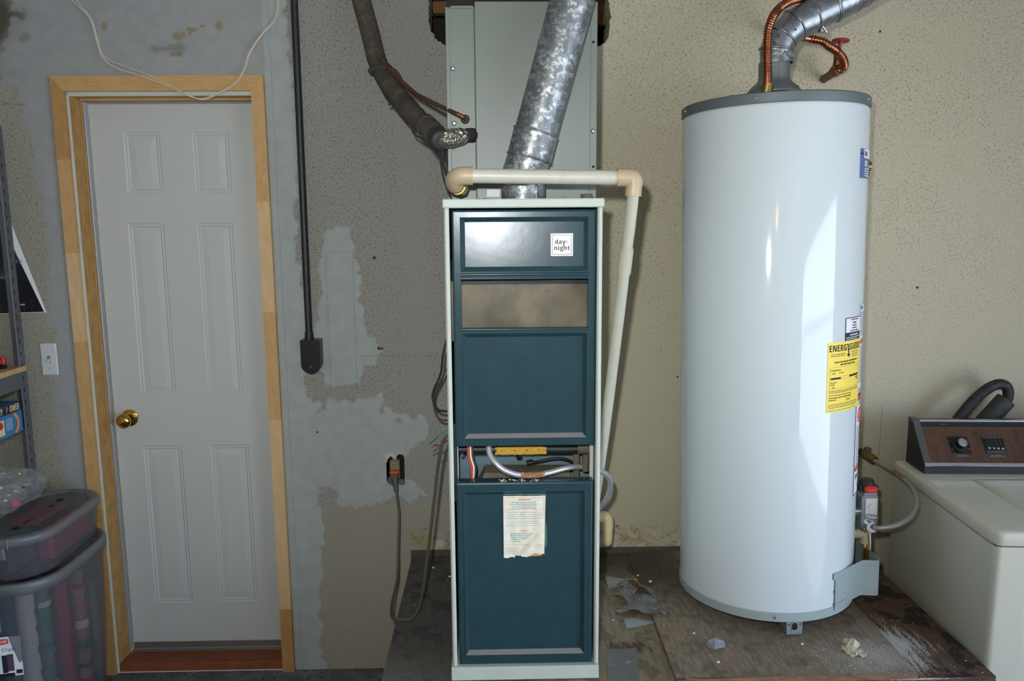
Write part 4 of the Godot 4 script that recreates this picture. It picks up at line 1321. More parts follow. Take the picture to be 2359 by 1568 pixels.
func make_water_heater():
	var o := thing("water_heater", "tall white cylindrical gas water heater with a yellow energy label", "water heater", Vector3(0.819, 0.439, 0.3635))
	var up := Vector3(-0.016, 1, -0.015).normalized()
	var ex := up.cross(Vector3.BACK).normalized()
	o.basis = Basis(ex, up, ex.cross(up))
	MB.base = Vector3.ZERO
	var r := 0.254
	var b := MB.new()
	b.lathe([Vector2(r - 0.004, 0.066), Vector2(r, 0.071), Vector2(r, 1.440), Vector2(r - 0.0012, 1.4465), Vector2(r - 0.005, 1.4505), Vector2(r - 0.012, 1.452)], 128)
	obj("jacket", b, M.white_enamel, o)
	b = MB.new()
	b.lathe([Vector2(r - 0.02, 1.449), Vector2(r + 0.0008, 1.449), Vector2(r + 0.0022, 1.452), Vector2(r + 0.0022, 1.4735), Vector2(r - 0.001, 1.4765), Vector2(r - 0.012, 1.4765), Vector2(r - 0.016, 1.472), Vector2(0.0, 1.474)], 128)
	var tr := obj("top_cap", b, M.grey_plastic, o)
	for a in [-86.0, -29.0, 49.0, 120.0]:
		b = MB.new()
		var n := Vector3(sin(deg_to_rad(a)), 0, cos(deg_to_rad(a)))
		b.disc(n * (r + 0.002) + Vector3(0, 1.462, 0), n, 0.004, 0.003, 10)
		obj("screw", b, M.chrome, tr)
	b = MB.new()
	b.lathe([Vector2(0.0, 0.042), Vector2(r - 0.002, 0.042), Vector2(r + 0.0016, 0.045), Vector2(r + 0.0016, 0.068), Vector2(r - 0.001, 0.0705), Vector2(r - 0.01, 0.0705)], 128)
	var br := obj("bottom_ring", b, M.jacket_grey, o)
	for a in [-81.0, -12.0]:
		b = MB.new()
		var n := Vector3(sin(deg_to_rad(a)), 0, cos(deg_to_rad(a)))
		b.disc(n * (r + 0.0014) + Vector3(0, 0.057, 0), n, 0.0044, 0.0032, 10)
		obj("screw", b, M.chrome, br)
	# bent sheet legs with a slot and two holes
	for a in [1.5, 121.5, 241.5]:
		b = MB.new()
		var t := Transform3D(Basis(Vector3.UP, deg_to_rad(a)), Vector3.ZERO)
		b.xf = t
		var z := r - 0.012
		var w := 0.0225
		b.box(Vector3(-w, 0.0, z - 0.0025), Vector3(w, 0.012, z), 0.001)
		b.box(Vector3(-w, 0.012, z - 0.0025), Vector3(-0.010, 0.044, z))
		b.box(Vector3(0.010, 0.012, z - 0.0025), Vector3(w, 0.044, z))
		b.box(Vector3(-0.010, 0.036, z - 0.0025), Vector3(0.010, 0.044, z))
		# the rounded rim of the slot
		var rim := []
		for k in 33:
			var p := TAU * k / 32
			var cy := 0.028 if sin(p) > 0 else 0.020
			rim.append(Vector3(cos(p) * 0.0095, cy + sin(p) * 0.0085, z))
		b.tube(rim, 0.0018, 6, false)
		b.box(Vector3(-w, 0.0, z - 0.045), Vector3(w, 0.0025, z - 0.002))
		b.box(Vector3(-w, 0.0, z - 0.045), Vector3(-w + 0.0025, 0.044, z - 0.001))
		b.box(Vector3(w - 0.0025, 0.0, z - 0.045), Vector3(w, 0.044, z - 0.001))
		var leg := obj("leg", b, M.leg_steel, o)
		for x in [-0.0165, 0.0165]:
			b = MB.new()
			b.xf = t
			b.disc(Vector3(x, 0.030, z), Vector3.BACK, 0.0024, 0.0004, 10)
			obj("leg_hole", b, M.dark_void, leg)

	# draught hood on four straps
	b = MB.new()
	b.lathe([Vector2(0.0765, 1.5060), Vector2(0.0770, 1.5090), Vector2(0.0735, 1.5140), Vector2(0.0660, 1.5225), Vector2(0.0570, 1.5310), Vector2(0.0490, 1.5375), Vector2(0.0445, 1.5440), Vector2(0.0430, 1.5520), Vector2(0.0430, 1.592)], 48)
	b.lathe([Vector2(0.043, 1.535), Vector2(0.0750, 1.5062)], 48)
	var hood := obj("draught_hood", b, M.hood_grey, o)
	for a in [-50.0, 40.0, 130.0, 220.0]:
		b = MB.new()
		b.xf = Transform3D(Basis(Vector3.UP, deg_to_rad(a)), Vector3.ZERO)
		b.box(Vector3(-0.005, 1.473, 0.0735), Vector3(0.005, 1.520, 0.0750))
		obj("hood_strap", b, M.galvanised_fine, hood)
	b = MB.new()
	b.lathe([Vector2(0.0, 1.4765), Vector2(0.05, 1.4765), Vector2(0.05, 1.474)], 32)
	obj("flue_hole", b, M.dark_void, o)

	# gas control valve on the right, its button and knob
	b = MB.new()
	b.box(Vector3(0.268, 0.225, -0.005), Vector3(0.318, 0.335, 0.070), 0.006)
	b.box(Vector3(0.272, 0.335, 0.0), Vector3(0.316, 0.344, 0.066), 0.004)
	b.tube([Vector3(0.240, 0.275, 0.03), Vector3(0.272, 0.275, 0.03)], 0.016, 18)
	b.box(Vector3(0.2745, 0.262, 0.069), Vector3(0.312, 0.330, 0.0725), 0.0015)
	var gv := obj("gas_control", b, M.valve_cast, o)
	b = MB.new()
	b.tube([Vector3(0.294, 0.302, 0.072), Vector3(0.294, 0.302, 0.0745)], 0.010, 18)
	b.tube([Vector3(0.293, 0.243, 0.068), Vector3(0.293, 0.243, 0.082)], 0.0165, 20)
	b.lathe([Vector2(0.019, -0.002), Vector2(0.021, 0.001), Vector2(0.019, 0.004), Vector2(0.016, 0.004)], 20, Vector3(0.293, 0.272, 0.073))
	obj("valve_boss", b, M.valve_cast, gv)
	b = MB.new()
	b.lathe([Vector2(0.0, 0.378), Vector2(0.018, 0.377), Vector2(0.022, 0.372), Vector2(0.0225, 0.344), Vector2(0.0, 0.344)], 20, Vector3(0.294, 0, 0.034))
	b.box(Vector3(0.266, 0.343, 0.014), Vector3(0.324, 0.362, 0.052), 0.004)
	obj("dial", b, M.washer_dark, gv)
	b = box_mesh(Vector3(0.276, 0.344, 0.05), Vector3(0.314, 0.362, 0.072), 0.006)
	obj("red_button", b, M.red_knob, gv)
	b = MB.new()
	b.tube([Vector3(0.244, 0.300, -0.002), Vector3(0.268, 0.300, 0.0)], 0.010, 12)
	obj("sensor_cap", b, M.black_plastic, gv)
	b = MB.new()
	b.tube([Vector3(0.316, 0.27, 0.0), Vector3(0.328, 0.27, 0.0)], 0.014, 14)
	obj("sensor_cap", b, M.black_plastic, gv)
	b = MB.new()
	b.box(Vector3(0.2815, 0.2245, 0.073), Vector3(0.3085, 0.2345, 0.0805), 0.001)
	obj("red_tag", b, M.label_red, gv)
	# drain cock
	b = MB.new()
	b.tube([Vector3(0.235, 0.226, 0.085), Vector3(0.256, 0.226, 0.085)], 0.013, 16)
	b.tube(crv([Vector3(0.252, 0.226, 0.085), Vector3(0.264, 0.222, 0.086), Vector3(0.268, 0.210, 0.087)], 4), 0.0105, 14)
	b.lathe([Vector2(0.012, 0.198), Vector2(0.0125, 0.204), Vector2(0.011, 0.211)], 14, Vector3(0.268, 0, 0.087))
	obj("drain_cock", b, M.nylon_beige, o)
	# thin tubes from the control down behind the burner cover
	for k in 3:
		b = MB.new()
		var x := 0.283 + k * 0.008
		b.tube(crv([Vector3(x, 0.226, 0.05), Vector3(x - 0.001, 0.20, 0.062), Vector3(x - 0.004, 0.165, 0.068), Vector3(x - 0.006, 0.10, 0.06), Vector3(x - 0.05, 0.075, 0.03)], 5), 0.0042 if k < 2 else 0.003, 10)
		b.tube([Vector3(x, 0.228, 0.05), Vector3(x - 0.0005, 0.212, 0.056)], 0.0066, 8)
		obj("burner_tube", b, [M.brass, M.dull_brass, M.aluminium_tube][k], o)

	# burner cover: one bent sheet standing out from the jacket
	b = MB.new()
	var a0 := deg_to_rad(29.0)
	var a1 := deg_to_rad(112.0)
	var rr := r + 0.004
	var line := [Vector2(sin(a0) * rr, cos(a0) * rr), Vector2(0.236, 0.146), Vector2(0.242, 0.143), Vector2(0.276, 0.150), Vector2(0.286, 0.147), Vector2(0.291, 0.138), Vector2(0.296, 0.02), Vector2(0.288, -0.03), Vector2(sin(a1) * rr, cos(a1) * rr)]
	var lo := 0.048
	var hi := 0.169
	var cen := Vector3(0.2, 0.1, 0.02)
	for i in line.size() - 1:
		var p: Vector2 = line[i]
		var q: Vector2 = line[i + 1]
		var y0 := 0.0668 if i == 0 else lo + 0.014
		var y1 := y0 if i < 1 else lo + 0.014
		if i == 0: y1 = lo + 0.016
		b.qo(cen, Vector3(p.x, y0, p.y), Vector3(q.x, y1, q.y), Vector3(q.x, hi, q.y), Vector3(p.x, hi, p.y))
		var m := (p + q) / 2.0
		var n := Vector2(q.y - p.y, p.x - q.x).normalized() * 0.0014
		var p2 := p - n * (1.0 if n.dot(m - Vector2(0.2, 0.02)) > 0 else -1.0)
		var q2 := q - n * (1.0 if n.dot(m - Vector2(0.2, 0.02)) > 0 else -1.0)
		b.qo(Vector3(m.x + (m.x - 0.2), 0.1, m.y + (m.y - 0.02)), Vector3(p2.x, y0, p2.y), Vector3(q2.x, y1, q2.y), Vector3(q2.x, hi, q2.y), Vector3(p2.x, hi, p2.y))
		b.qo(cen, Vector3(p.x, hi, p.y), Vector3(q.x, hi, q.y), Vector3(q2.x, hi, q2.y), Vector3(p2.x, hi, p2.y))
	# its bottom skirt meets the ring, and the hooked corner at the top left
	round_patch(b, 27.2, 31.0, 0.150, 0.1695, r + 0.0045)
	round_patch(b, 29.0, 50.0, 0.060, 0.078, r + 0.0042)
	# two pressed lines across the outer face
	for y in [0.075, 0.156]:
		b.tube([Vector3(0.2425, y, 0.1438), Vector3(0.276, y, 0.1508), Vector3(0.2855, y, 0.148)], 0.0012, 6)
	var bc := obj("burner_cover", b, M.jacket_grey, o)
	for y in [0.074, 0.112, 0.150]:
		b = MB.new()
		round_patch(b, 28.2, 29.2, y, y + 0.004, r + 0.0010)
		obj("cover_slot", b, M.dark_void, bc)

	# relief valve and its hanging tag
	b = MB.new()
	b.tube([Vector3(0.235, 1.300, 0.0), Vector3(0.285, 1.300, 0.0)], 0.013, 14)
	b.lathe([Vector2(0.0, 1.318), Vector2(0.011, 1.316), Vector2(0.0125, 1.300), Vector2(0.0105, 1.27)], 16, Vector3(0.272, 0, 0.0))
	obj("relief_valve", b, M.dull_brass, o)
	b = MB.new()
	b.tube(crv([Vector3(0.268, 1.296, 0.014), Vector3(0.272, 1.270, 0.017), Vector3(0.270, 1.25, 0.016)], 4), 0.0014, 6)
	b.xf = Transform3D(Basis(Vector3.UP, 1.15), Vector3(0.2695, 0, 0.018))
	MB.group += 1
	for k in 10:
		var y := 1.165 + k * 0.0105
		var w := 0.013 if k < 9 else 0.009
		b.q(Vector3(-w, y, 0.001 * sin(k * 1.3)), Vector3(w, y, 0.001 * sin(k * 1.3 + 1)), Vector3(w, y + 0.0105, 0.001 * sin((k + 1) * 1.3 + 1)), Vector3(-w, y + 0.0105, 0.001 * sin((k + 1) * 1.3)), MB.group)
		b.q(Vector3(w, y, 0.001 * sin(k * 1.3 + 1) - 0.0006), Vector3(-w, y, 0.001 * sin(k * 1.3) - 0.0006), Vector3(-w, y + 0.0105, 0.001 * sin((k + 1) * 1.3) - 0.0006), Vector3(w, y + 0.0105, 0.001 * sin((k + 1) * 1.3 + 1) - 0.0006))
	obj("valve_tag", b, M.tag_yellow, o)

	heater_labels(o, r + 0.0005)
	MB.base = Vector3.ZERO

func heater_labels(o: Node3D, r: float):
	# energy label
	var b := MB.new()
	round_patch(b, 17.3, 51.8, 0.632, 0.8235, r + 0.0004)
	var e := obj("energy_label", b, M.label_yellow, o)
	e.set_meta("label", "yellow energy label")
	var rl := r + 0.0006
	var put := func(s: String, cap: float, a: float, h: float, bold := false, stretch := 1.0, left := true):
		round_letters("label_lettering", s, cap, a, h, rl, M.ink, o, bold, HORIZONTAL_ALIGNMENT_LEFT if left else HORIZONTAL_ALIGNMENT_CENTER, stretch)
	put.call("ENERGYGUIDE", 0.0175, 34.3, 0.8065, true, 0.86, false)
	b = MB.new()
	round_patch(b, 34.9, 36.1, 0.786, 0.803, rl + 0.0001)
	for k in 6: round_patch(b, 35.5 - 1.9 * (k + 1) / 6.0, 35.5 + 1.9 * (k + 1) / 6.0, 0.7795 + k * 0.0013, 0.7808 + k * 0.0013, rl + 0.0001)
	put.call("Compare the Energy Use of this Water Heater", 0.0042, 34.4, 0.7690, true, 0.84, false)
	put.call("with Others Before You Buy.", 0.0042, 35.5, 0.7615, true, 0.9, false)
	put.call("This Model Uses", 0.0034, 20.0, 0.7470, true)
	put.call("272", 0.0052, 21.0, 0.7385)
	put.call("therms/year", 0.0026, 26.5, 0.7395)
	put.call("Uses Least", 0.0030, 20.0, 0.7140, true)
	put.call("Energy", 0.0030, 20.0, 0.7085, true)
	put.call("236", 0.0046, 21.0, 0.7000)
	put.call("Uses Most", 0.0028, 44.8, 0.7190, true)
	put.call("Energy", 0.0028, 45.8, 0.7140, true)
	put.call("Under the most recent rates this model costs $ per year to operate", 0.0026, 19.0, 0.6790, false, 0.84)
	put.call("less than average to operate. This model's estimated", 0.0032, 18.6, 0.6722, true, 0.82)
	put.call("yearly cost is:", 0.0032, 18.6, 0.6660, true)
	put.call("163", 0.0050, 35.0, 0.6625)
	var gl := MB.new()
	for k in 2: round_greek(gl, 19.5, 32.0, 0.790 - k * 0.005, 0.0028, rl, 60 + k)
	for k in 3: round_greek(gl, 39.0, 48.0, 0.791 - k * 0.006, 0.0028, rl, 64 + k)
	for k in 2: round_greek(gl, 19.0, 49.5, 0.6895 - k * 0.0042, 0.0026, rl, 70 + k)
	for k in 3: round_greek(gl, 18.6, 48.5, 0.6530 - k * 0.0044, 0.0024, rl, 74 + k)
	round_greek(gl, 18.0, 47.0, 0.6365, 0.0022, rl, 79)
	obj("fine_print", gl, M.ink, o).set_meta("kind", "stuff")
	for f in [[19.3, 49.6, 0.7550, 0.7554], [19.3, 49.6, 0.6955, 0.6959], [19.3, 19.5, 0.6955, 0.7554], [49.4, 49.6, 0.6955, 0.7554], [20.0, 28.5, 0.7220, 0.7275], [37.0, 48.8, 0.7235, 0.7290], [28.5, 37.0, 0.7220, 0.7223], [28.5, 37.0, 0.7286, 0.7290], [34.0, 39.0, 0.6600, 0.6603], [34.0, 39.0, 0.6690, 0.6693], [34.0, 34.15, 0.660, 0.669], [38.85, 39.0, 0.660, 0.669]]:
		round_patch(b, f[0], f[1], f[2], f[3], rl + 0.0001)
	obj("label_rule", b, M.ink, o).set_meta("kind", "stuff")

	# black and white caution label above it
	b = MB.new()
	round_patch(b, 31.2, 51.0, 0.824, 0.886, r)
	obj("caution_label", b, M.label_navy, o)
	b = MB.new()
	round_patch(b, 31.9, 50.6, 0.8455, 0.8840, r + 0.0004)
	obj("caution_panel", b, M.label_white, o)
	var lines := [["IF YOU HAVE A PROBLEM", 0.0030, 0.8800], ["DO NOT", 0.0044, 0.8715], ["RETURN THIS", 0.0030, 0.8640], ["WATER HEATER", 0.0030, 0.8572], ["TO THE PLACE OF PURCHASE", 0.0029, 0.8500]]
	for l in lines: round_letters("label_lettering", l[0], l[1], 41.3, l[2], rl + 0.0002, M.ink, o, true, HORIZONTAL_ALIGNMENT_CENTER, 0.86)
	round_letters("label_lettering", "Call 1-800-999-9515", 0.0044, 41.3, 0.8385, rl + 0.0002, M.white_ink, o, true, HORIZONTAL_ALIGNMENT_CENTER, 0.85)
	b = MB.new()
	round_greek(b, 32.5, 50.2, 0.8310, 0.0030, r + 0.0003, 90)
	round_greek(b, 32.5, 46.0, 0.8265, 0.0026, r + 0.0003, 91)
	obj("fine_print", b, M.white_ink, o).set_meta("kind", "stuff")

	# blue and white rating plate, then the long red and white instructions further round
	b = MB.new()
	round_patch(b, 50.3, 72.0, 0.820, 0.9175, r + 0.0002)
	obj("rating_label", b, M.label_sky, o)
	b = MB.new()
	round_patch(b, 50.8, 71.5, 0.8215, 0.9135, r + 0.0005)
	obj("rating_panel", b, M.label_white, o)
	b = MB.new()
	round_patch(b, 51.3, 56.5, 0.902, 0.911, r + 0.0008)
	obj("rating_mark", b, M.label_blue, o)
	b = MB.new()
	for k in 12: round_greek(b, 51.4, 68.0, 0.892 - k * 0.0058, 0.0032, r + 0.0008, 100 + k)
	for k in 16: round_greek(b, 52.6, 70.0, 0.797 - k * 0.0068, 0.0036, r + 0.0006, 120 + k)
	for k in 19: round_greek(b, 52.0, 68.0, 0.567 - k * 0.0062, 0.0034, r + 0.0006, 150 + k)
	obj("fine_print", b, M.ink, o).set_meta("kind", "stuff")
	b = MB.new()
	round_patch(b, 51.6, 72.0, 0.640, 0.8165, r + 0.0002)
	obj("instruction_label", b, M.label_white, o)
	for f in [[51.8, 0.805, 0.8155], [51.8, 0.6430, 0.6560], [50.2, 0.4390, 0.4510]]:
		b = MB.new()
		round_patch(b, f[0], 72.0, f[1], f[2], r + 0.0004)
		obj("red_band", b, M.label_red, o)
	b = MB.new()
	round_patch(b, 51.8, 72.0, 0.6570, 0.6640, r + 0.0004)
	obj("black_band", b, M.label_navy, o)
	b = MB.new()
	round_patch(b, 51.8, 72.0, 0.6650, 0.680, r + 0.0004)
	obj("grey_band", b, M.label_grey, o)

	b = MB.new()
	round_patch(b, 49.2, 72.0, 0.3705, 0.632, r)
	obj("warning_label", b, M.label_navy, o)
	for f in [[0.4545, 0.632], [0.3740, 0.4525]]:
		b = MB.new()
		round_patch(b, 50.0, 71.5, f[0], f[1], r + 0.0003)
		obj("warning_panel", b, M.label_white, o)
	# no-entry ring with a small red figure of flame, and pictograms below
	b = MB.new()
	var ring := []
	for k in 25:
		var t := TAU * k / 24
		var a := deg_to_rad(57.5 + cos(t) * 4.6)
		ring.append(Vector3(sin(a) * (r + 0.0008), 0.601 + sin(t) * 0.020, cos(a) * (r + 0.0008)))
	b.tube(ring, 0.0016, 6, false)
	for k in 8: round_patch(b, 55.0 + k * 0.5, 56.0 + k * 0.5, 0.613 - k * 0.0034, 0.617 - k * 0.0034, r + 0.0009)
	round_patch(b, 56.6, 58.6, 0.588, 0.606, r + 0.0008)
	for k in 5: round_patch(b, 56.6 + k * 0.3, 59.0 - k * 0.3, 0.390 + k * 0.004, 0.394 + k * 0.004, r + 0.0008)
	obj("red_symbol", b, M.label_red, o).set_meta("kind", "stuff")
	b = MB.new()
	round_patch(b, 52.4, 54.0, 0.416, 0.430, r + 0.0008)
	round_patch(b, 55.0, 58.5, 0.422, 0.428, r + 0.0008)
	round_patch(b, 57.0, 58.0, 0.414, 0.434, r + 0.0008)
	obj("black_symbol", b, M.ink, o).set_meta("kind", "stuff")

	# blue label near the top, only its left edge in sight
	b = MB.new()
	round_patch(b, 41.3, 74.0, 1.2565, 1.3340, r)
	obj("maker_label", b, M.label_blue, o)
	b = MB.new()
	round_patch(b, 41.6, 46.0, 1.3185, 1.3225, r + 0.0003)
	obj("label_rule", b, M.label_navy, o)
	b = MB.new()
	round_patch(b, 47.0, 72.0, 1.3095, 1.3330, r + 0.0003)
	obj("label_panel", b, M.label_white, o)
	round_letters("label_lettering", "BR", 0.0125, 48.2, 1.3210, r + 0.0004, M.label_navy, o, true, HORIZONTAL_ALIGNMENT_LEFT)
	round_letters("label_lettering", "DE", 0.0150, 48.2, 1.2950, r + 0.0004, M.white_ink, o, true, HORIZONTAL_ALIGNMENT_LEFT)
	b = MB.new()
	for k in 4: round_greek(b, 48.5, 66.0, 1.281 - k * 0.0062, 0.0040, r + 0.0003, 180 + k)
	obj("fine_print", b, M.white_ink, o).set_meta("kind", "stuff")


# ---------------------------------------------------------------- washer
func make_washer():
	# built in its own axes: x right, y up, z forward from the front left corner; turned a little from the wall
	var o := thing("washing_machine", "cream top-loading washing machine with a brown control panel", "washing machine", Vector3(1.287, 0.0, 0.738))
	o.basis = Basis(Vector3.UP, deg_to_rad(-3.6))
	MB.base = Vector3.ZERO
	var w := 0.68
	var dp := 0.62
	var b := MB.new()
	var shell := func(y: float) -> Array:
		var out := []
		for p in rounded(0.0, -dp, w, 0.0, 0.018): out.append(Vector3(p.x, y, p.y))
		return out
	skin(b, [shell.call(0.02), shell.call(0.7505)])
	cap(b, shell.call(0.7505))
	obj("cabinet", b, M.washer_enamel, o)
	for p in [Vector3(0.05, 0, -0.05), Vector3(w - 0.05, 0, -0.05), Vector3(0.05, 0, -dp + 0.05), Vector3(w - 0.05, 0, -dp + 0.05)]:
		b = MB.new()
		b.lathe([Vector2(0.0, 0.0), Vector2(0.02, 0.0), Vector2(0.02, 0.012), Vector2(0.01, 0.014), Vector2(0.01, 0.03)], 14, p)
		obj("foot", b, M.black_rubber, o)
	# the top: a rounded slab with a sunken field for the lid
	b = MB.new()
	b.box(Vector3(0.004, 0.7505, -dp + 0.004), Vector3(w - 0.004, 0.7535, -0.004))
	obj("top_seam", b, M.washer_dark, o)
	b = MB.new()
	var ly := 0.7535
	var hy := 0.792
	var lid := [0.150, -0.435, w - 0.1, -0.06]
	var prof := [Vector2(0.0, ly), Vector2(-0.002, ly + 0.005), Vector2(-0.0025, hy - 0.009), Vector2(-0.0005, hy - 0.003), Vector2(0.005, hy), Vector2(0.016, hy + 0.001)]
	var ringp := func(p: Vector2) -> Array:
		var out := []
		for e in rounded(p.x, -dp + p.x, w - p.x, -p.x, 0.022 - p.x): out.append(Vector3(e.x, p.y, e.y))
		return out
	var rr := []
	for p in prof: rr.append(ringp.call(p))
	skin(b, rr)
	# field rim
	var lp := rounded(lid[0], lid[1], lid[2], lid[3], 0.03)
	var oe: Array = rr[-1]
	for i in 24:
		var n := (i + 1) % 24
		b.qo(Vector3(0.3, 0, -0.3), oe[i], oe[n], Vector3(lp[n].x, hy + 0.001, lp[n].y), Vector3(lp[i].x, hy + 0.001, lp[i].y))
	MB.group += 1
	for i in lp.size():
		var p: Vector2 = lp[i]; var q: Vector2 = lp[(i + 1) % lp.size()]
		b.q(Vector3(p.x, hy + 0.001, p.y), Vector3(q.x, hy + 0.001, q.y), Vector3(q.x, hy - 0.008, q.y), Vector3(p.x, hy - 0.008, p.y), MB.group)
	obj("top_panel", b, M.washer_enamel, o)
	# lid
	b = MB.new()
	var l0 := rounded(lid[0] + 0.005, lid[1] + 0.005, lid[2] - 0.005, lid[3] - 0.002, 0.027)
	var l1 := rounded(lid[0] + 0.014, lid[1] + 0.012, lid[2] - 0.014, lid[3] - 0.008, 0.022)
	var l2 := rounded(lid[0] + 0.055, lid[1] + 0.045, lid[2] - 0.055, lid[3] - 0.03, 0.02)
	var l3 := rounded(lid[0] + 0.066, lid[1] + 0.056, lid[2] - 0.066, lid[3] - 0.04, 0.02)
	MB.group += 1
	for pr in [[l0, hy - 0.008, l0, hy - 0.002], [l0, hy - 0.002, l1, hy + 0.002], [l1, hy + 0.002, l2, hy + 0.0015], [l2, hy + 0.0015, l3, hy - 0.003]]:
		for i in l0.size():
			var n := (i + 1) % l0.size()
			b.q(Vector3(pr[0][n].x, pr[1], pr[0][n].y), Vector3(pr[0][i].x, pr[1], pr[0][i].y), Vector3(pr[2][i].x, pr[3], pr[2][i].y), Vector3(pr[2][n].x, pr[3], pr[2][n].y), MB.group)
	var c3 := Vector3((lid[0] + lid[2]) / 2, hy - 0.003, (lid[1] + lid[3]) / 2)
	for i in l3.size():
		var n := (i + 1) % l3.size()
		b.t(Vector3(l3[n].x, hy - 0.003, l3[n].y), Vector3(l3[i].x, hy - 0.003, l3[i].y), c3)
	obj("lid", b, M.washer_enamel, o)

	# console
	var zf := -0.470
	var zb := -0.600
	var by := 0.793
	b = MB.new()
	var side := PackedVector2Array([Vector2(-zf, by), Vector2(-zf, by + 0.028), Vector2(-zb - 0.028, by + 0.148), Vector2(-zb, by + 0.148), Vector2(-zb, by)])
	b.xf = Transform3D(Basis(Vector3(0, 0, -1), Vector3.UP, Vector3(1, 0, 0)), Vector3.ZERO)
	b.prism(side, 0.032, w - 0.032)
	var con := obj("console", b, M.washer_dark, o)
	for x in [[0.030, 0.052], [w - 0.052, w - 0.030]]:
		b = MB.new()
		b.xf = Transform3D(Basis(Vector3(0, 0, -1), Vector3.UP, Vector3(1, 0, 0)), Vector3.ZERO)
		b.prism(PackedVector2Array([Vector2(-zf - 0.004, by + 0.024), Vector2(-zf - 0.004, by + 0.033), Vector2(-zb - 0.030, by + 0.1535), Vector2(-zb, by + 0.1535), Vector2(-zb, by + 0.144), Vector2(-zb - 0.034, by + 0.144)]), x[0], x[1])
		obj("end_cap", b, M.washer_cap, con)
	# the sloping face as a frame: u right, v up the slope, n out
	var p0 := Vector3(0, by + 0.028, zf)
	var p1 := Vector3(0, by + 0.148, zb + 0.028)
	var vv := (p1 - p0).normalized()
	var face := Transform3D(Basis(Vector3.RIGHT, vv, Vector3.RIGHT.cross(vv)), p0)
	var fl := (p1 - p0).length()
	b = MB.new()
	b.xf = face
	b.box(Vector3(0.052, 0.010, 0.0), Vector3(w - 0.052, fl - 0.026, 0.0012))
	obj("brown_fascia", b, M.brown_panel, con)
	b = MB.new()
	b.xf = face
	b.box(Vector3(0.052, fl - 0.025, 0.0), Vector3(w - 0.052, fl - 0.006, 0.001))
	obj("top_band", b, M.washer_dark, con)
	for y in [[-0.004, 0.009], [fl - 0.006, fl + 0.003]]:
		b = MB.new()
		b.xf = face
		b.box(Vector3(0.050, y[0], -0.001), Vector3(w - 0.052, y[1], 0.006), 0.0025)
		obj("chrome_trim", b, M.chrome, con)
	b = MB.new()
	b.xf = face
	b.box(Vector3(0.052, fl - 0.0262, 0.0), Vector3(w - 0.052, fl - 0.0250, 0.0016))
	obj("trim_line", b, M.dull_brass, con)
	b = MB.new()
	b.xf = face
	b.box(Vector3(0.030, -0.0065, 0.0), Vector3(0.0535, 0.006, 0.0075), 0.001)
	obj("cap_foot", b, M.chrome, con)
	# dial plate with its knob
	b = MB.new()
	b.xf = face
	b.box(Vector3(0.126, 0.040, 0.001), Vector3(0.188, 0.098, 0.0022))
	obj("dial_plate", b, M.black_plastic, con)
	b = MB.new()
	b.xf = face
	b.box(Vector3(0.232, 0.040, 0.001), Vector3(0.298, 0.098, 0.0022))
	obj("slider_plate", b, M.black_plastic, con)
	b = MB.new()
	b.xf = face * Transform3D(Basis(Vector3.RIGHT, PI / 2), Vector3(0.157, 0.068, 0.002))
	b.lathe([Vector2(0.026, 0.0), Vector2(0.025, 0.006), Vector2(0.0155, 0.0075), Vector2(0.0150, 0.022), Vector2(0.0125, 0.024)], 28)
	var kn := obj("knob", b, M.black_plastic, con)
	b = MB.new()
	b.xf = face * Transform3D(Basis(Vector3.RIGHT, PI / 2), Vector3(0.157, 0.068, 0.002))
	b.lathe([Vector2(0.0150, 0.0215), Vector2(0.0142, 0.0255), Vector2(0.011, 0.0262), Vector2(0.010, 0.0245), Vector2(0.0, 0.0245)], 28)
	obj("knob_cap", b, M.chrome, kn)
	for k in 4:
		b = MB.new()
		b.xf = face
		var x := 0.245 + k * 0.0135
		b.box(Vector3(x - 0.0035, 0.058, 0.002), Vector3(x + 0.0035, 0.093, 0.0032), 0.0005)
		var lv := obj("slider_slot", b, M.washer_dark, con)
		b = MB.new()
		b.xf = face
		b.box(Vector3(x - 0.0045, 0.054 - k * 0.0008, 0.003), Vector3(x + 0.0045, 0.061 - k * 0.0008, 0.010), 0.0016)
		obj("slider_lever", b, M.chrome, lv)
	var gp := func(x: float, y: float) -> Vector3: return face * Vector3(x, y, 0.0026)
	b = MB.new()
	for k in 3: greek(b, 0.129, 0.141, 0.082 - k * 0.014, 0.0026, 200 + k, gp)
	for k in 3: greek(b, 0.175, 0.187, 0.082 - k * 0.014, 0.0026, 205 + k, gp)
	for k in 2: greek(b, 0.236, 0.296, 0.047 - k * 0.005, 0.0024, 210 + k, gp)
	greek(b, 0.236, 0.296, 0.0945, 0.0022, 214, gp)
	greek(b, 0.140, 0.172, 0.0335, 0.0026, 215, gp)
	greek(b, 0.136, 0.176, 0.0295, 0.0026, 216, gp)
	greek(b, 0.246, 0.282, 0.0335, 0.0026, 217, gp)
	greek(b, 0.240, 0.290, 0.0295, 0.0026, 218, gp)
	obj("panel_lettering", b, M.faint_ink, con).set_meta("kind", "stuff")
	b = MB.new()
	greek(b, 0.116, 0.140, fl - 0.017, 0.004, 219, gp)
	obj("maker_mark", b, M.dull_brass, con)

func rounded(x0: float, z0: float, x1: float, z1: float, r: float) -> Array:
	var out := []
	for c in [[x1 - r, z1 - r, 0.0], [x0 + r, z1 - r, 90.0], [x0 + r, z0 + r, 180.0], [x1 - r, z0 + r, 270.0]]:
		for k in 6:
			var a := deg_to_rad(c[2] + k * 18.0)
			out.append(Vector2(c[0] + cos(a) * r, c[1] + sin(a) * r))
	return out


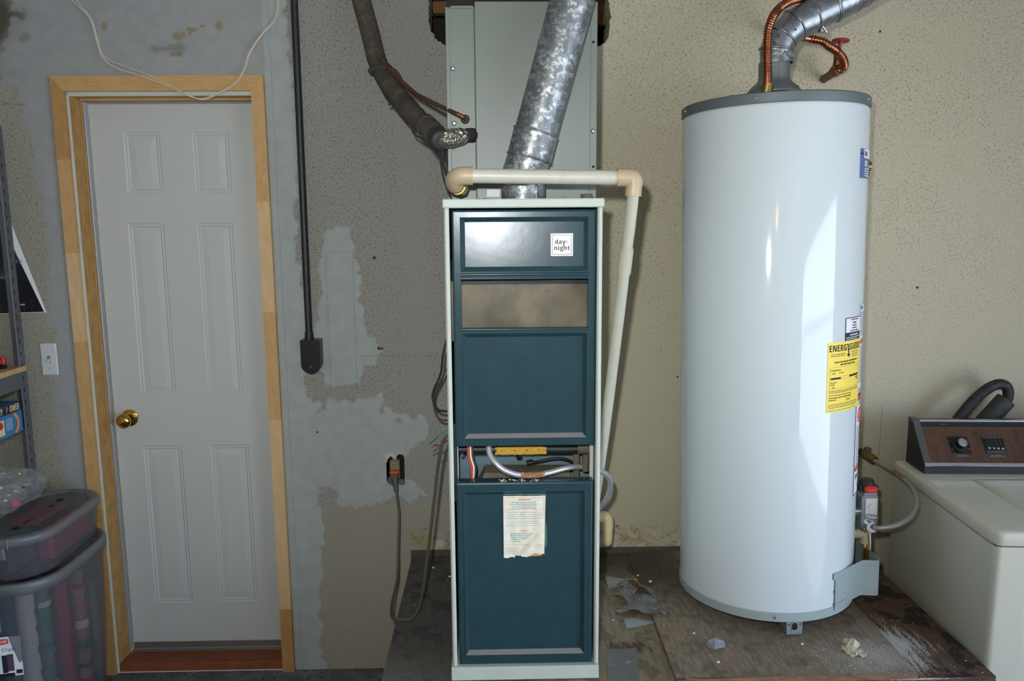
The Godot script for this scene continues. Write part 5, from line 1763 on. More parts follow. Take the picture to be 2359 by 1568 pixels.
# ---------------------------------------------------------------- pipes
func make_pipes():
	# drain pipe of the coil: across the front of the flue, then down the furnace's right side
	var o := thing("drain_pipe", "white plastic drain pipe crossing in front of the flue and down the furnace side", "pipe", Vector3(0.3, 0.86, 0.6))
	var b := MB.new()
	b.tube([Vector3(-0.062, 1.6985, 0.80), Vector3(0.292, 1.6925, 0.80)], 0.0167, 24)
	obj("pipe_length", b, M.pvc_white, o)
	b = MB.new()
	b.tube(crv([Vector3(-0.051, 1.6983, 0.80), Vector3(-0.078, 1.6985, 0.80), Vector3(-0.092, 1.694, 0.792), Vector3(-0.0955, 1.686, 0.778), Vector3(-0.094, 1.680, 0.762)], 6), 0.0208, 24)
	obj("elbow", b, M.pvc_tan, o)
	b = MB.new()
	b.tube([Vector3(-0.094, 1.681, 0.766), Vector3(-0.090, 1.676, 0.700)], 0.0165, 20)
	b.tube([Vector3(-0.090, 1.676, 0.700), Vector3(-0.086, 1.674, 0.640)], 0.020, 8)
	obj("threaded_adapter", b, M.pvc_tan, o)
	b = MB.new()
	b.tube([Vector3(-0.0915, 1.6785, 0.735), Vector3(-0.0910, 1.678, 0.722)], 0.0205, 20)
	b.tube([Vector3(-0.086, 1.674, 0.64), Vector3(-0.084, 1.672, 0.574)], 0.014, 16)
	obj("brass_ring", b, M.dull_brass, o)
	b = MB.new()
	b.tube([Vector3(0.281, 1.6927, 0.80), Vector3(0.312, 1.6923, 0.80)], 0.0206, 24, true)
	b.tube(crv([Vector3(0.308, 1.6923, 0.80), Vector3(0.3165, 1.690, 0.80), Vector3(0.3205, 1.683, 0.80), Vector3(0.3210, 1.674, 0.80)], 6), 0.0204, 24)
	b.tube([Vector3(0.3208, 1.684, 0.80), Vector3(0.3195, 1.650, 0.799)], 0.0192, 24)
	obj("elbow", b, M.pvc_tan, o)
	b = MB.new()
	b.tube([Vector3(0.3195, 1.655, 0.799), Vector3(0.3175, 1.582, 0.770), Vector3(0.316, 1.52, 0.735)], 0.0140, 20)
	obj("pipe_length", b, M.pvc_white, o)
	b = MB.new()
	b.tube([Vector3(0.3165, 1.527, 0.738), Vector3(0.3155, 1.466, 0.708)], 0.0170, 20)
	obj("coupling", b, M.pvc_white, o)
	b = MB.new()
	b.tube(crv([Vector3(0.3157, 1.475, 0.712), Vector3(0.3145, 1.408, 0.680), Vector3(0.309, 1.214, 0.590), Vector3(0.3005, 0.999, 0.500), Vector3(0.294, 0.865, 0.440), Vector3(0.290, 0.78, 0.40)], 4), 0.0140, 20)
	obj("pipe_length", b, M.pvc_white, o)

	o = thing("drain_trap", "yellowed plastic pipe elbow low beside the furnace's right side", "pipe", Vector3(0.35, 0.54, 0.2))
	b = MB.new()
	b.tube([Vector3(0.2535, 0.640, 0.2), Vector3(0.338, 0.640, 0.2)], 0.0150, 18)
	b.tube(crv([Vector3(0.318, 0.640, 0.2), Vector3(0.340, 0.640, 0.2), Vector3(0.352, 0.634, 0.2), Vector3(0.356, 0.620, 0.2), Vector3(0.356, 0.592, 0.2)], 6), 0.0182, 20)
	obj("elbow", b, M.pvc_yellowed, o)
	b = MB.new()
	b.tube([Vector3(0.356, 0.594, 0.2), Vector3(0.356, 0.585, 0.2), Vector3(0.3555, 0.556, 0.2), Vector3(0.3555, 0.547, 0.2), Vector3(0.3555, 0.541, 0.2)], [0.0165, 0.0168, 0.0168, 0.0145, 0.008], 20)
	obj("tailpiece", b, M.pvc_yellowed, o)

	# insulated refrigerant line, taped, ending in foil
	o = thing("insulated_line", "dirty foam-wrapped refrigerant pipe sagging down to the coil cabinet", "pipe", Vector3(-0.3, 1.79, 0.3))
	var path := crv([Vector3(-0.49, 2.62, 0.075), Vector3(-0.425, 2.355, 0.095), Vector3(-0.404, 2.264, 0.105), Vector3(-0.380, 2.171, 0.12), Vector3(-0.357, 2.085, 0.15), Vector3(-0.321, 2.018, 0.21), Vector3(-0.281, 1.958, 0.28), Vector3(-0.228, 1.893, 0.38), Vector3(-0.185, 1.850, 0.47), Vector3(-0.158, 1.822, 0.55), Vector3(-0.142, 1.802, 0.612)], 8)
	var rad := []
	for i in path.size(): rad.append(0.0265 + 0.0014 * sin(i * 0.9) + 0.001 * sin(i * 2.3))
	b = MB.new()
	b.tube(path, rad, 24)
	obj("foam_sleeve", b, M.pipe_foam, o)
	# the slit edge of the sleeve and the smaller line strapped along it
	b = MB.new()
	var side := []
	for i in path.size(): side.append(path[i] + Vector3(0.022, -0.004, 0.012))
	b.tube(side.slice(0, 46), 0.0095, 10)
	obj("thin_sleeve", b, M.pipe_tape, o)
	b = MB.new()
	side = []
	for i in range(8, 58): side.append(path[i] + Vector3(-0.016, -0.0175, 0.004))
	b.tube(side, 0.0075, 8)
	obj("bound_cable", b, M.black_rubber, o)
	# tape bands
	for s in [[38, 0.0320, 7], [52, 0.0302, 4], [64, 0.0305, 3]]:
		b = MB.new()
		var seg: Array = path.slice(s[0], s[0] + s[2])
		b.tube(seg, s[1], 24)
		obj("tape_band", b, M.pipe_tape, o)
	b = MB.new()
	b.tube(crv([path[36] + Vector3(-0.03, -0.012, 0.02), path[38] + Vector3(0.0, 0.008, 0.034), path[41] + Vector3(0.026, 0.018, 0.018), path[44] + Vector3(0.034, -0.004, 0.004)], 6), 0.008, 10)
	obj("tape_strap", b, M.pipe_tape, o)
	b = MB.new()
	var fo := [path[69], path[71], path[73], path[75], path[77], path[79], path[80]]
	b.tube(fo, [0.0262, 0.0288, 0.0272, 0.0290, 0.0280, 0.0285, 0.026], 22)
	obj("foil_wrap", b, M.dusty_foil, o)
	b = MB.new()
	b.tube(crv([path[78], path[80] + Vector3(0.004, -0.006, 0.016), path[80] + Vector3(0.010, -0.012, 0.030)], 4), [0.0285, 0.0290, 0.0292, 0.0290, 0.0286, 0.028, 0.0272, 0.025, 0.018], 22)
	obj("sleeve_end", b, M.black_rubber, o)
	b = MB.new()
	b.tube(crv([Vector3(-0.136, 1.797, 0.622), Vector3(-0.118, 1.798, 0.630), Vector3(-0.098, 1.803, 0.620), Vector3(-0.078, 1.808, 0.595)], 4), [0.0215, 0.0225, 0.0212, 0.0232, 0.0215, 0.0226, 0.0238, 0.0222, 0.0232, 0.0215, 0.0222, 0.020, 0.018], 18)
	obj("foil_sleeve", b, M.foil, o)
	b = MB.new()
	b.tube(crv([Vector3(-0.082, 1.806, 0.602), Vector3(-0.066, 1.811, 0.588), Vector3(-0.058, 1.812, 0.570)], 4), 0.0178, 16)
	obj("sleeve_end", b, M.black_rubber, o)
	b = MB.new()
	b.tube(crv([Vector3(-0.335, 1.985, 0.22), Vector3(-0.315, 1.952, 0.25), Vector3(-0.300, 1.938, 0.27), Vector3(-0.308, 1.929, 0.272)], 4), 0.0035, 8)
	obj("tape_end", b, M.pipe_tape, o)
	b = MB.new()
	b.tube(crv([Vector3(-0.262, 1.93, 0.30), Vector3(-0.235, 1.862, 0.36), Vector3(-0.228, 1.840, 0.37), Vector3(-0.205, 1.822, 0.42), Vector3(-0.180, 1.805, 0.49)], 5), 0.0026, 8)
	obj("tape_end", b, M.pipe_tape, o)

	b = MB.new()
	b.org = Vector3(-0.2, 1.85, 0.4)
	b.tube(crv([Vector3(-0.345, 2.075, 0.185), Vector3(-0.308, 2.032, 0.245), Vector3(-0.252, 1.979, 0.315), Vector3(-0.215, 1.944, 0.375), Vector3(-0.160, 1.906, 0.47), Vector3(-0.108, 1.869, 0.588), Vector3(-0.086, 1.857, 0.606), Vector3(-0.077, 1.853, 0.600), Vector3(-0.075, 1.852, 0.573)], 7), 0.0058, 14)
	var cl := single("copper_line", b, M.old_copper, "bent copper tube entering the coil cabinet above the foil-wrapped pipe", "pipe")
	MB.base = b.org
	b = MB.new()
	b.disc(Vector3(-0.075, 1.852, 0.5735), Vector3.BACK, 0.0115, 0.004, 16)
	obj("grommet", b, M.black_rubber, cl)

	# thin black wires from the foil down to the furnace top
	b = MB.new()
	b.org = Vector3(-0.11, 1.65, 0.7)
	b.tube(crv([Vector3(-0.139, 1.785, 0.630), Vector3(-0.135, 1.745, 0.650), Vector3(-0.127, 1.701, 0.670), Vector3(-0.115, 1.668, 0.700), Vector3(-0.106, 1.648, 0.720)], 6), 0.0022, 8)
	single("thermostat_wire", b, M.black_rubber, "left of two thin black wires dropping from the foil-wrapped pipe", "wire")
	b = MB.new()
	b.org = Vector3(-0.09, 1.65, 0.7)
	b.tube(crv([Vector3(-0.134, 1.785, 0.632), Vector3(-0.129, 1.740, 0.650), Vector3(-0.119, 1.706, 0.672), Vector3(-0.103, 1.680, 0.700), Vector3(-0.090, 1.662, 0.712), Vector3(-0.083, 1.648, 0.720)], 6), 0.0032, 8)
	single("thermostat_wire", b, M.black_rubber, "right, thicker of two black wires dropping from the foil-wrapped pipe behind the tan elbow", "wire")

	heater_pipes()

func ribbed(b: MB, pts: Array, r: float, pitch: float, depth: float, sides := 18):
	var fine := crv(pts, 40)
	var out := []
	var rad := []
	var len := 0.0
	var next := 0.0
	for i in range(1, fine.size()):
		len += (fine[i] - fine[i - 1]).length()
		if len >= next:
			out.append(fine[i])
			rad.append(r + depth * sin(TAU * len / pitch))
			next = len + pitch / 6.0
	b.tube(out, rad, sides)

func heater_pipes():
	# water heater vent
	var o := thing("vent_pipe", "shiny galvanised vent pipe with an elbow rising right from the water heater", "vent pipe", Vector3(0.804, 1.995, 0.36))
	var r := 0.0445
	var gores := [[Vector3(0.7965, 2.030, 0.348), Vector3(0.7955, 2.064, 0.347)], [Vector3(0.7955, 2.062, 0.347), Vector3(0.808, 2.098, 0.347)], [Vector3(0.808, 2.097, 0.347), Vector3(0.845, 2.132, 0.346)], [Vector3(0.843, 2.131, 0.346), Vector3(0.884, 2.151, 0.346)]]
	for k in gores.size():
		var b := MB.new()
		var d: Vector3 = (gores[k][1] - gores[k][0]).normalized() * 0.004
		b.tube([gores[k][0] - d, gores[k][1] + d], r + (0.0012 if k % 2 else 0.0), 40, false)
		obj("elbow_gore", b, M.galvanised_fine if k != 0 else M.galvanised, o)
	var dir := Vector3(0.895, 0.446, -0.03).normalized()
	var p := Vector3(0.882, 2.1505, 0.346)
	var b := MB.new()
	b.tube([p, p + dir * 0.080], r + 0.001, 40, false)
	obj("pipe_length", b, M.galvanised_fine, o)
	b = MB.new()
	b.tube([p + dir * 0.070, p + dir * 0.170], r + 0.0028, 40, false)
	obj("pipe_length", b, M.galvanised_fine, o)
	b = MB.new()
	b.tube([p + dir * 0.160, p + dir * 1.05], r, 40, false)
	obj("pipe_length", b, M.galvanised, o)
	var beads := [[Vector3(0.7955, 2.064, 0.347), Vector3(0.1, 1, 0)], [Vector3(0.809, 2.099, 0.347), Vector3(0.55, 0.8, 0)], [Vector3(0.845, 2.132, 0.346), Vector3(0.80, 0.6, 0)], [p + dir * 0.012, dir], [p + dir * 0.076, dir], [p + dir * 0.130, dir], [p + dir * 0.138, dir], [p + dir * 0.168, dir]]
	for s in beads:
		b = MB.new()
		var n: Vector3 = s[1].normalized()
		b.tube([s[0] - n * 0.0036, s[0] - n * 0.0016, s[0] + n * 0.0016, s[0] + n * 0.0036], [r + 0.001, r + 0.0042, r + 0.0042, r + 0.001], 40, false)
		obj("seam_bead", b, M.galvanised_fine, o)
	# clamp screw ear under the second length, screws and snap-lock tab
	b = MB.new()
	var down := Vector3(0.42, -0.84, 0.34).normalized()
	var c := p + dir * 0.018 + down * (r + 0.006)
	b.box(c - Vector3(0.010, 0.009, 0.006), c + Vector3(0.010, 0.006, 0.006), 0.0015)
	b.tube([c + Vector3(-0.004, 0.006, 0.006), c + Vector3(0.008, -0.010, 0.008)], 0.0042, 10)
	obj("clamp_ear", b, M.chrome, o)
	for s in [[Vector3(0.7965, 2.072, 0.347), -0.25], [Vector3(0.800, 2.090, 0.347), -0.1], [Vector3(0.822, 2.105, 0.347), 0.45]]:
		b = MB.new()
		var n := Vector3(sin(s[1] - 0.25), 0.1, cos(s[1] - 0.25)).normalized()
		b.disc(s[0] + n * (r + 0.0008), n, 0.0026, 0.0018, 8)
		obj("rivet", b, M.black_iron, o)
	b = MB.new()
	b.xf = Transform3D(Basis(dir, Vector3(-dir.y, dir.x, 0).normalized(), dir.cross(Vector3(-dir.y, dir.x, 0).normalized())), p + dir * 0.125)
	b.box(Vector3(-0.012, -0.004, r + 0.0022), Vector3(0.030, 0.004, r + 0.0042), 0.0008)
	obj("snap_tab", b, M.galvanised_fine, o)
	b = MB.new()
	b.xf = Transform3D(Basis(dir, Vector3(-dir.y, dir.x, 0).normalized(), dir.cross(Vector3(-dir.y, dir.x, 0).normalized())), p + dir * 0.075)
	MB.group += 1
	for k in 6:
		var a0 := deg_to_rad(18.0 + k * 6.0)
		var a1 := deg_to_rad(24.0 + k * 6.0)
		var rr := r + 0.0032
		b.q(Vector3(-0.004, sin(a0) * rr, cos(a0) * rr), Vector3(0.034, sin(a0) * rr, cos(a0) * rr), Vector3(0.034, sin(a1) * rr, cos(a1) * rr), Vector3(-0.004, sin(a1) * rr, cos(a1) * rr), MB.group)
	obj("paper_sticker", b, M.worn_aluminium, o)

	# copper flexible connectors
	o = thing("copper_connector", "tall ribbed copper water connector arching from the heater's top left", "water pipe", Vector3(0.7385, 1.914, 0.452))
	b = MB.new()
	b.tube([Vector3(0.7390, 1.9125, 0.452), Vector3(0.7388, 1.934, 0.452)], 0.0125, 18)
	obj("dielectric_nipple", b, M.nylon_white, o)
	b = MB.new()
	b.tube([Vector3(0.7388, 1.933, 0.452), Vector3(0.7382, 1.956, 0.452)], 0.0158, 8)
	obj("union_nut", b, M.dull_brass, o)
	b = MB.new()
	b.tube([Vector3(0.7383, 1.955, 0.452), Vector3(0.7372, 1.982, 0.452)], 0.0112, 18)
	ribbed(b, [Vector3(0.7374, 1.975, 0.452), Vector3(0.7345, 2.035, 0.451), Vector3(0.7358, 2.089, 0.448), Vector3(0.748, 2.126, 0.44), Vector3(0.772, 2.156, 0.42), Vector3(0.803, 2.178, 0.40), Vector3(0.847, 2.198, 0.36), Vector3(0.895, 2.214, 0.30), Vector3(0.912, 2.214, 0.27)], 0.0104, 0.0068, 0.0019)
	obj("ribbed_hose", b, M.copper, o)
	b = MB.new()
	b.org = Vector3(0.886, 2.19, 0)
	b.tube(crv([Vector3(0.912, 2.214, 0.275), Vector3(0.922, 2.208, 0.22), Vector3(0.914, 2.202, 0.15), Vector3(0.893, 2.192, 0.04), Vector3(0.886, 2.190, 0.0)], 6), 0.0130, 16)
	single("water_stub", b, M.dirty_pipe, "dirty pipe stub from the wall feeding the tall copper connector", "pipe")
	o = thing("copper_connector", "short ribbed copper connector below the vent pipe beside the red valve handle", "water pipe", Vector3(1.07, 2.05, 0.1))
	b = MB.new()
	ribbed(b, [Vector3(0.930, 2.120, 0.23), Vector3(0.968, 2.111, 0.235), Vector3(0.990, 2.100, 0.23), Vector3(1.025, 2.090, 0.205), Vector3(1.058, 2.078, 0.17), Vector3(1.079, 2.063, 0.14), Vector3(1.083, 2.054, 0.118), Vector3(1.079, 2.052, 0.105)], 0.0110, 0.0078, 0.0020)
	obj("ribbed_hose", b, M.copper, o)
	b = MB.new()
	b.tube(crv([Vector3(0.932, 2.1195, 0.231), Vector3(0.895, 2.118, 0.24), Vector3(0.862, 2.085, 0.255), Vector3(0.846, 2.02, 0.262), Vector3(0.842, 1.912, 0.265)], 5), 0.0105, 16)
	obj("hose_end", b, M.copper, o)
	o = thing("stop_valve", "stop valve with a red handwheel on a pipe from the wall", "valve", Vector3(1.073, 2.046, 0))
	b = MB.new()
	b.tube([Vector3(1.0725, 2.042, 0.0), Vector3(1.0735, 2.047, 0.05), Vector3(1.074, 2.052, 0.075)], 0.0125, 16)
	obj("pipe_stub", b, M.dirty_pipe, o)
	b = MB.new()
	b.tube([Vector3(1.0735, 2.049, 0.062), Vector3(1.0745, 2.053, 0.085), Vector3(1.076, 2.053, 0.112)], [0.0135, 0.0180, 0.0150], 16)
	b.tube([Vector3(1.075, 2.053, 0.090), Vector3(1.078, 2.088, 0.093)], 0.0125, 14)
	b.tube([Vector3(1.078, 2.088, 0.093), Vector3(1.0795, 2.104, 0.094)], 0.0145, 8)
	b.tube([Vector3(1.0795, 2.104, 0.094), Vector3(1.081, 2.136, 0.096)], 0.0052, 10)
	obj("valve_body", b, M.old_copper, o)
	b = MB.new()
	b.xf = Transform3D(Basis(Vector3(0.04, 1, 0.02).normalized().cross(Vector3.BACK).normalized(), Vector3(0.04, 1, 0.02).normalized(), Vector3.BACK), Vector3(1.0815, 2.138, 0.096))
	var ring := []
	for k in 29:
		var t := TAU * k / 28
		ring.append(Vector3(cos(t) * 0.0225, 0.004, sin(t) * 0.0225))
	b.tube(ring, 0.0042, 8, false)
	b.lathe([Vector2(0.005, -0.010), Vector2(0.007, -0.004), Vector2(0.008, 0.002), Vector2(0.0, 0.004)], 14)
	for k in 4:
		var t := TAU * k / 4 + 0.4
		b.tube([Vector3(cos(t) * 0.004, -0.002, sin(t) * 0.004), Vector3(cos(t) * 0.021, 0.004, sin(t) * 0.021)], 0.0034, 8)
	obj("handwheel", b, M.red_handle, o)

	# gas: shut-off at the wall and the grey flexible hose to the control
	o = thing("gas_shutoff", "small brass gas shut-off on the wall behind the water heater", "valve", Vector3(1.272, 0.785, 0))
	b = MB.new()
	b.tube([Vector3(1.270, 0.787, 0.0), Vector3(1.271, 0.786, 0.035)], 0.0115, 14)
	b.tube([Vector3(1.271, 0.786, 0.028), Vector3(1.272, 0.785, 0.060)], 0.0165, 8)
	b.box(Vector3(1.266, 0.800, 0.030), Vector3(1.285, 0.812, 0.050), 0.002)
	obj("valve_body", b, M.dirty_pipe, o)
	b = MB.new()
	b.tube([Vector3(1.272, 0.785, 0.056), Vector3(1.280, 0.779, 0.085)], 0.0155, 6)
	obj("flare_nut", b, M.dull_brass, o)
	b = MB.new()
	b.org = Vector3(1.25, 0.69, 0.3)
	b.tube(crv([Vector3(1.278, 0.780, 0.08), Vector3(1.290, 0.774, 0.105), Vector3(1.306, 0.7655, 0.145), Vector3(1.306, 0.764, 0.20), Vector3(1.292, 0.768, 0.28), Vector3(1.279, 0.765, 0.34), Vector3(1.262, 0.755, 0.395), Vector3(1.236, 0.738, 0.44), Vector3(1.206, 0.721, 0.462), Vector3(1.165, 0.703, 0.468), Vector3(1.128, 0.692, 0.458), Vector3(1.112, 0.688, 0.445)], 7), 0.0078, 16)
	var hose := single("gas_hose", b, M.grey_flex, "grey flexible gas hose looping from the wall to the heater's gas control", "gas hose")
	MB.base = b.org
	b = MB.new()
	b.tube([Vector3(1.3065, 0.7652, 0.155), Vector3(1.306, 0.764, 0.20), Vector3(1.2985, 0.7665, 0.245)], 0.0083, 14)
	obj("hose_label", b, M.tape_tan, hose)
	MB.base = Vector3.ZERO

	# washer waste hose hooked into its standpipe
	b = MB.new()
	b.org = Vector3(1.62, 0.8, 0.11)
	ribbed(b, [Vector3(1.44, 0.80, 0.14), Vector3(1.485, 0.868, 0.132), Vector3(1.527, 0.925, 0.125), Vector3(1.566, 0.974, 0.12), Vector3(1.602, 1.009, 0.115), Vector3(1.640, 1.035, 0.11), Vector3(1.678, 1.043, 0.10), Vector3(1.709, 1.030, 0.09), Vector3(1.720, 0.998, 0.085), Vector3(1.709, 0.963, 0.08), Vector3(1.690, 0.931, 0.075)], 0.0168, 0.0065, 0.0011)
	single("waste_hose", b, M.black_rubber, "black ribbed waste hose arching over behind the washing machine's control panel", "hose")
	b = MB.new()
	b.org = Vector3(1.62, 0.75, 0.075)
	var d := Vector3(0.62, 0.78, 0.03).normalized()
	var s0 := Vector3(1.717, 0.985, 0.08)
	b.tube([s0 - d * 0.30, s0 - d * 0.01, s0], 0.0315, 28, false)
	b.tube([s0, s0 - d * 0.01, s0 - d * 0.30], 0.0285, 28, false)
	b.tube([s0 - d * 0.003, s0], [0.0300, 0.0300], 28, false)
	single("standpipe", b, M.standpipe, "short dark drain pipe behind the washing machine with the hose hooked into it", "pipe")


# ---------------------------------------------------------------- fittings on the wall
func make_wall_fittings():
	# black conduit down to its box
	var o := thing("conduit", "black electrical conduit running down the wall to a black box", "conduit", Vector3(-0.628, 1.21, 0.02))
	var b := MB.new()
	b.tube([Vector3(-0.6265, 2.61, 0.016), Vector3(-0.6275, 2.28, 0.017), Vector3(-0.6285, 1.70, 0.018), Vector3(-0.6285, 1.218, 0.020)], 0.0117, 20)
	obj("pipe_length", b, M.conduit_black, o)
	b = MB.new()
	b.tube([Vector3(-0.6285, 1.232, 0.020), Vector3(-0.6285, 1.209, 0.021)], 0.0142, 20)
	b.tube([Vector3(-0.6285, 1.214, 0.021), Vector3(-0.6285, 1.206, 0.021)], 0.0158, 8)
	obj("connector", b, M.conduit_black, o)
	o = thing("conduit_box", "black round-ended outlet box at the foot of the conduit", "electrical box", Vector3(-0.62, 1.09, 0))
	b = MB.new()
	var poly := PackedVector2Array([Vector2(-0.652, 1.207), Vector2(-0.589, 1.207)])
	for k in 17:
		var a := -PI * k / 16.0
		poly.append(Vector2(-0.6205 + cos(a) * 0.0315, 1.1265 + sin(a) * 0.0315))
	b.prism(poly, 0.0, 0.048)
	obj("box_body", b, M.black_plastic, o)
	b = MB.new()
	var cover := PackedVector2Array()
	for p in poly: cover.append(Vector2(-0.6205, 1.15) + (p - Vector2(-0.6205, 1.15)) * Vector2(1.03, 1.015))
	b.prism(cover, 0.048, 0.0505)
	var cv := obj("cover_plate", b, M.black_plastic, o)
	b = MB.new()
	b.disc(Vector3(-0.6205, 1.118, 0.0505), Vector3.BACK, 0.0035, 0.002, 12)
	obj("screw", b, M.steel_screw, cv)

	# thin pale twin cable swagged over the door
	b = MB.new()
	b.org = Vector3(-0.92, 1.98, 0.03)
	b.tube(crv([Vector3(-1.47, 2.61, 0.012), Vector3(-1.335, 2.338, 0.016), Vector3(-1.320, 2.287, 0.018), Vector3(-1.269, 2.235, 0.02), Vector3(-1.251, 2.169, 0.024), Vector3(-1.234, 2.113, 0.028), Vector3(-1.193, 2.080, 0.030), Vector3(-1.110, 2.053, 0.033), Vector3(-1.036, 2.024, 0.038), Vector3(-0.962, 1.990, 0.042), Vector3(-0.921, 1.984, 0.042), Vector3(-0.880, 2.001, 0.038), Vector3(-0.825, 2.030, 0.034), Vector3(-0.793, 2.074, 0.030), Vector3(-0.773, 2.127, 0.026), Vector3(-0.729, 2.187, 0.023), Vector3(-0.691, 2.227, 0.02), Vector3(-0.679, 2.286, 0.018), Vector3(-0.683, 2.45, 0.014), Vector3(-0.70, 2.61, 0.012)], 8), 0.0017, 10)
	var cb := single("cable", b, M.cable_white, "thin cream twin cable hanging in a swag over the white door", "cable")
	MB.base = b.org
	b = MB.new()
	b.tube(crv([Vector3(-1.46, 2.61, 0.012), Vector3(-1.322, 2.338, 0.016), Vector3(-1.306, 2.287, 0.018), Vector3(-1.2645, 2.232, 0.02), Vector3(-1.2475, 2.168, 0.024), Vector3(-1.2305, 2.116, 0.028), Vector3(-1.176, 2.089, 0.030), Vector3(-1.103, 2.062, 0.033), Vector3(-1.033, 2.029, 0.038), Vector3(-0.965, 1.994, 0.042), Vector3(-0.921, 1.980, 0.042), Vector3(-0.880, 1.9965, 0.038), Vector3(-0.821, 2.0275, 0.034), Vector3(-0.789, 2.073, 0.030), Vector3(-0.769, 2.127, 0.026), Vector3(-0.7265, 2.185, 0.023), Vector3(-0.687, 2.225, 0.02), Vector3(-0.675, 2.286, 0.018), Vector3(-0.679, 2.45, 0.014), Vector3(-0.696, 2.61, 0.012)], 8), 0.0014, 10)
	obj("second_strand", b, M.cable_white, cb)
	MB.base = Vector3.ZERO

	# light switch
	o = thing("light_switch", "white light switch plate on the wall left of the door", "light switch", Vector3(-1.506, 1.145, 0))
	b = box_mesh(Vector3(-1.533, 1.090, 0.0), Vector3(-1.479, 1.199, 0.006), 0.0028)
	obj("switch_plate", b, M.switch_plate, o)
	b = MB.new()
	b.box(Vector3(-1.511, 1.132, 0.0055), Vector3(-1.501, 1.157, 0.0064))
	obj("toggle_slot", b, M.socket_tan, o)
	b = MB.new()
	b.xf = Transform3D(Basis(Vector3.RIGHT, 0.45), Vector3(-1.506, 1.143, 0.004))
	b.box(Vector3(-0.0034, -0.005, 0.0), Vector3(0.0034, 0.005, 0.015), 0.0012)
	obj("toggle", b, M.ivory, o)
	for y in [1.115, 1.174]:
		b = MB.new()
		b.disc(Vector3(-1.506, y, 0.0058), Vector3.BACK, 0.0024, 0.0010, 10)
		obj("screw", b, M.steel_screw if y < 1.14 else M.switch_plate, o)

	# socket in its ragged hole, nothing covering it
	o = thing("wall_socket", "bare ivory wall socket without a cover in a ragged dark hole", "socket", Vector3(-0.357, 0.74, 0))
	b = MB.new()
	b.box(Vector3(-0.390, 0.682, -0.065), Vector3(-0.323, 0.800, -0.060))
	b.box(Vector3(-0.392, 0.682, -0.065), Vector3(-0.388, 0.800, -0.01))
	b.box(Vector3(-0.325, 0.682, -0.065), Vector3(-0.321, 0.800, -0.01))
	b.box(Vector3(-0.390, 0.798, -0.065), Vector3(-0.323, 0.802, -0.01))
	b.box(Vector3(-0.390, 0.680, -0.065), Vector3(-0.323, 0.684, -0.01))
	obj("back_box", b, M.cavity, o)
	b = box_mesh(Vector3(-0.3765, 0.706, -0.030), Vector3(-0.3425, 0.774, -0.004), 0.004)
	b.box(Vector3(-0.3665, 0.690, -0.012), Vector3(-0.3525, 0.792, -0.010))
	obj("receptacle", b, M.socket_tan, o)
	b = MB.new()
	b.tube([Vector3(-0.3595, 0.758, -0.006), Vector3(-0.3595, 0.758, 0.001)], 0.0145, 20)
	var fc := obj("outlet_face", b, M.socket_tan, o)
	b = MB.new()
	b.box(Vector3(-0.3655, 0.757, 0.0008), Vector3(-0.3640, 0.764, 0.0014))
	b.box(Vector3(-0.3550, 0.757, 0.0008), Vector3(-0.3535, 0.764, 0.0014))
	b.disc(Vector3(-0.3595, 0.7505, 0.0008), Vector3.BACK, 0.002, 0.0006, 8)
	obj("outlet_slot", b, M.dark_void, fc)
	# broken plaster round the hole
	b = MB.new()
	var rng := RandomNumberGenerator.new()
	rng.seed = 31
	for k in 26:
		var t := rng.randf_range(0.3, 3.3)
		var p := Vector3(-0.372 + cos(t) * rng.randf_range(0.010, 0.024), 0.772 + sin(t) * rng.randf_range(0.014, 0.028), -0.002)
		if p.x > -0.352: continue
		b.box(p, p + Vector3(rng.randf_range(0.004, 0.009), rng.randf_range(0.003, 0.008), rng.randf_range(0.003, 0.005)), 0.001)
	obj("plaster_bits", b, M.caulk, o).set_meta("kind", "stuff")
	# the plug and its long flat lead
	o = thing("power_cord", "grey power cord from the wall socket drooping to the furnace's left side", "cord", Vector3(-0.27, 0.424, 0.455))
	b = box_mesh(Vector3(-0.3715, 0.712, 0.001), Vector3(-0.3445, 0.735, 0.030), 0.004)
	b.tube([Vector3(-0.358, 0.714, 0.020), Vector3(-0.353, 0.688, 0.030), Vector3(-0.350, 0.672, 0.036)], [0.0125, 0.009, 0.006], 12)
	var plug := obj("plug", b, M.cord_grey, o)
	b = box_mesh(Vector3(-0.3735, 0.7355, 0.001), Vector3(-0.3425, 0.7435, 0.028), 0.002)
	obj("orange_band", b, M.plug_orange, plug)
	b = MB.new()
	b.tube(crv([Vector3(-0.351, 0.680, 0.034), Vector3(-0.345, 0.645, 0.05), Vector3(-0.338, 0.605, 0.08), Vector3(-0.3375, 0.514, 0.13), Vector3(-0.3345, 0.439, 0.20), Vector3(-0.338, 0.412, 0.31), Vector3(-0.3285, 0.413, 0.40), Vector3(-0.312, 0.424, 0.445), Vector3(-0.285, 0.4285, 0.456), Vector3(-0.262, 0.434, 0.462), Vector3(-0.238, 0.468, 0.468), Vector3(-0.222, 0.535, 0.474), Vector3(-0.212, 0.610, 0.48), Vector3(-0.198, 0.70, 0.485), Vector3(-0.183, 0.811, 0.490), Vector3(-0.167, 0.928, 0.495), Vector3(-0.150, 0.992, 0.50), Vector3(-0.124, 1.005, 0.50)], 7), 0.0045, 12)
	obj("lead", b, M.cord_grey, o)
	# furnace wiring beside the case: two loops, a beaded strip and loose ends
	b = MB.new()
	b.org = Vector3(-0.17, 1.02, 0.3)
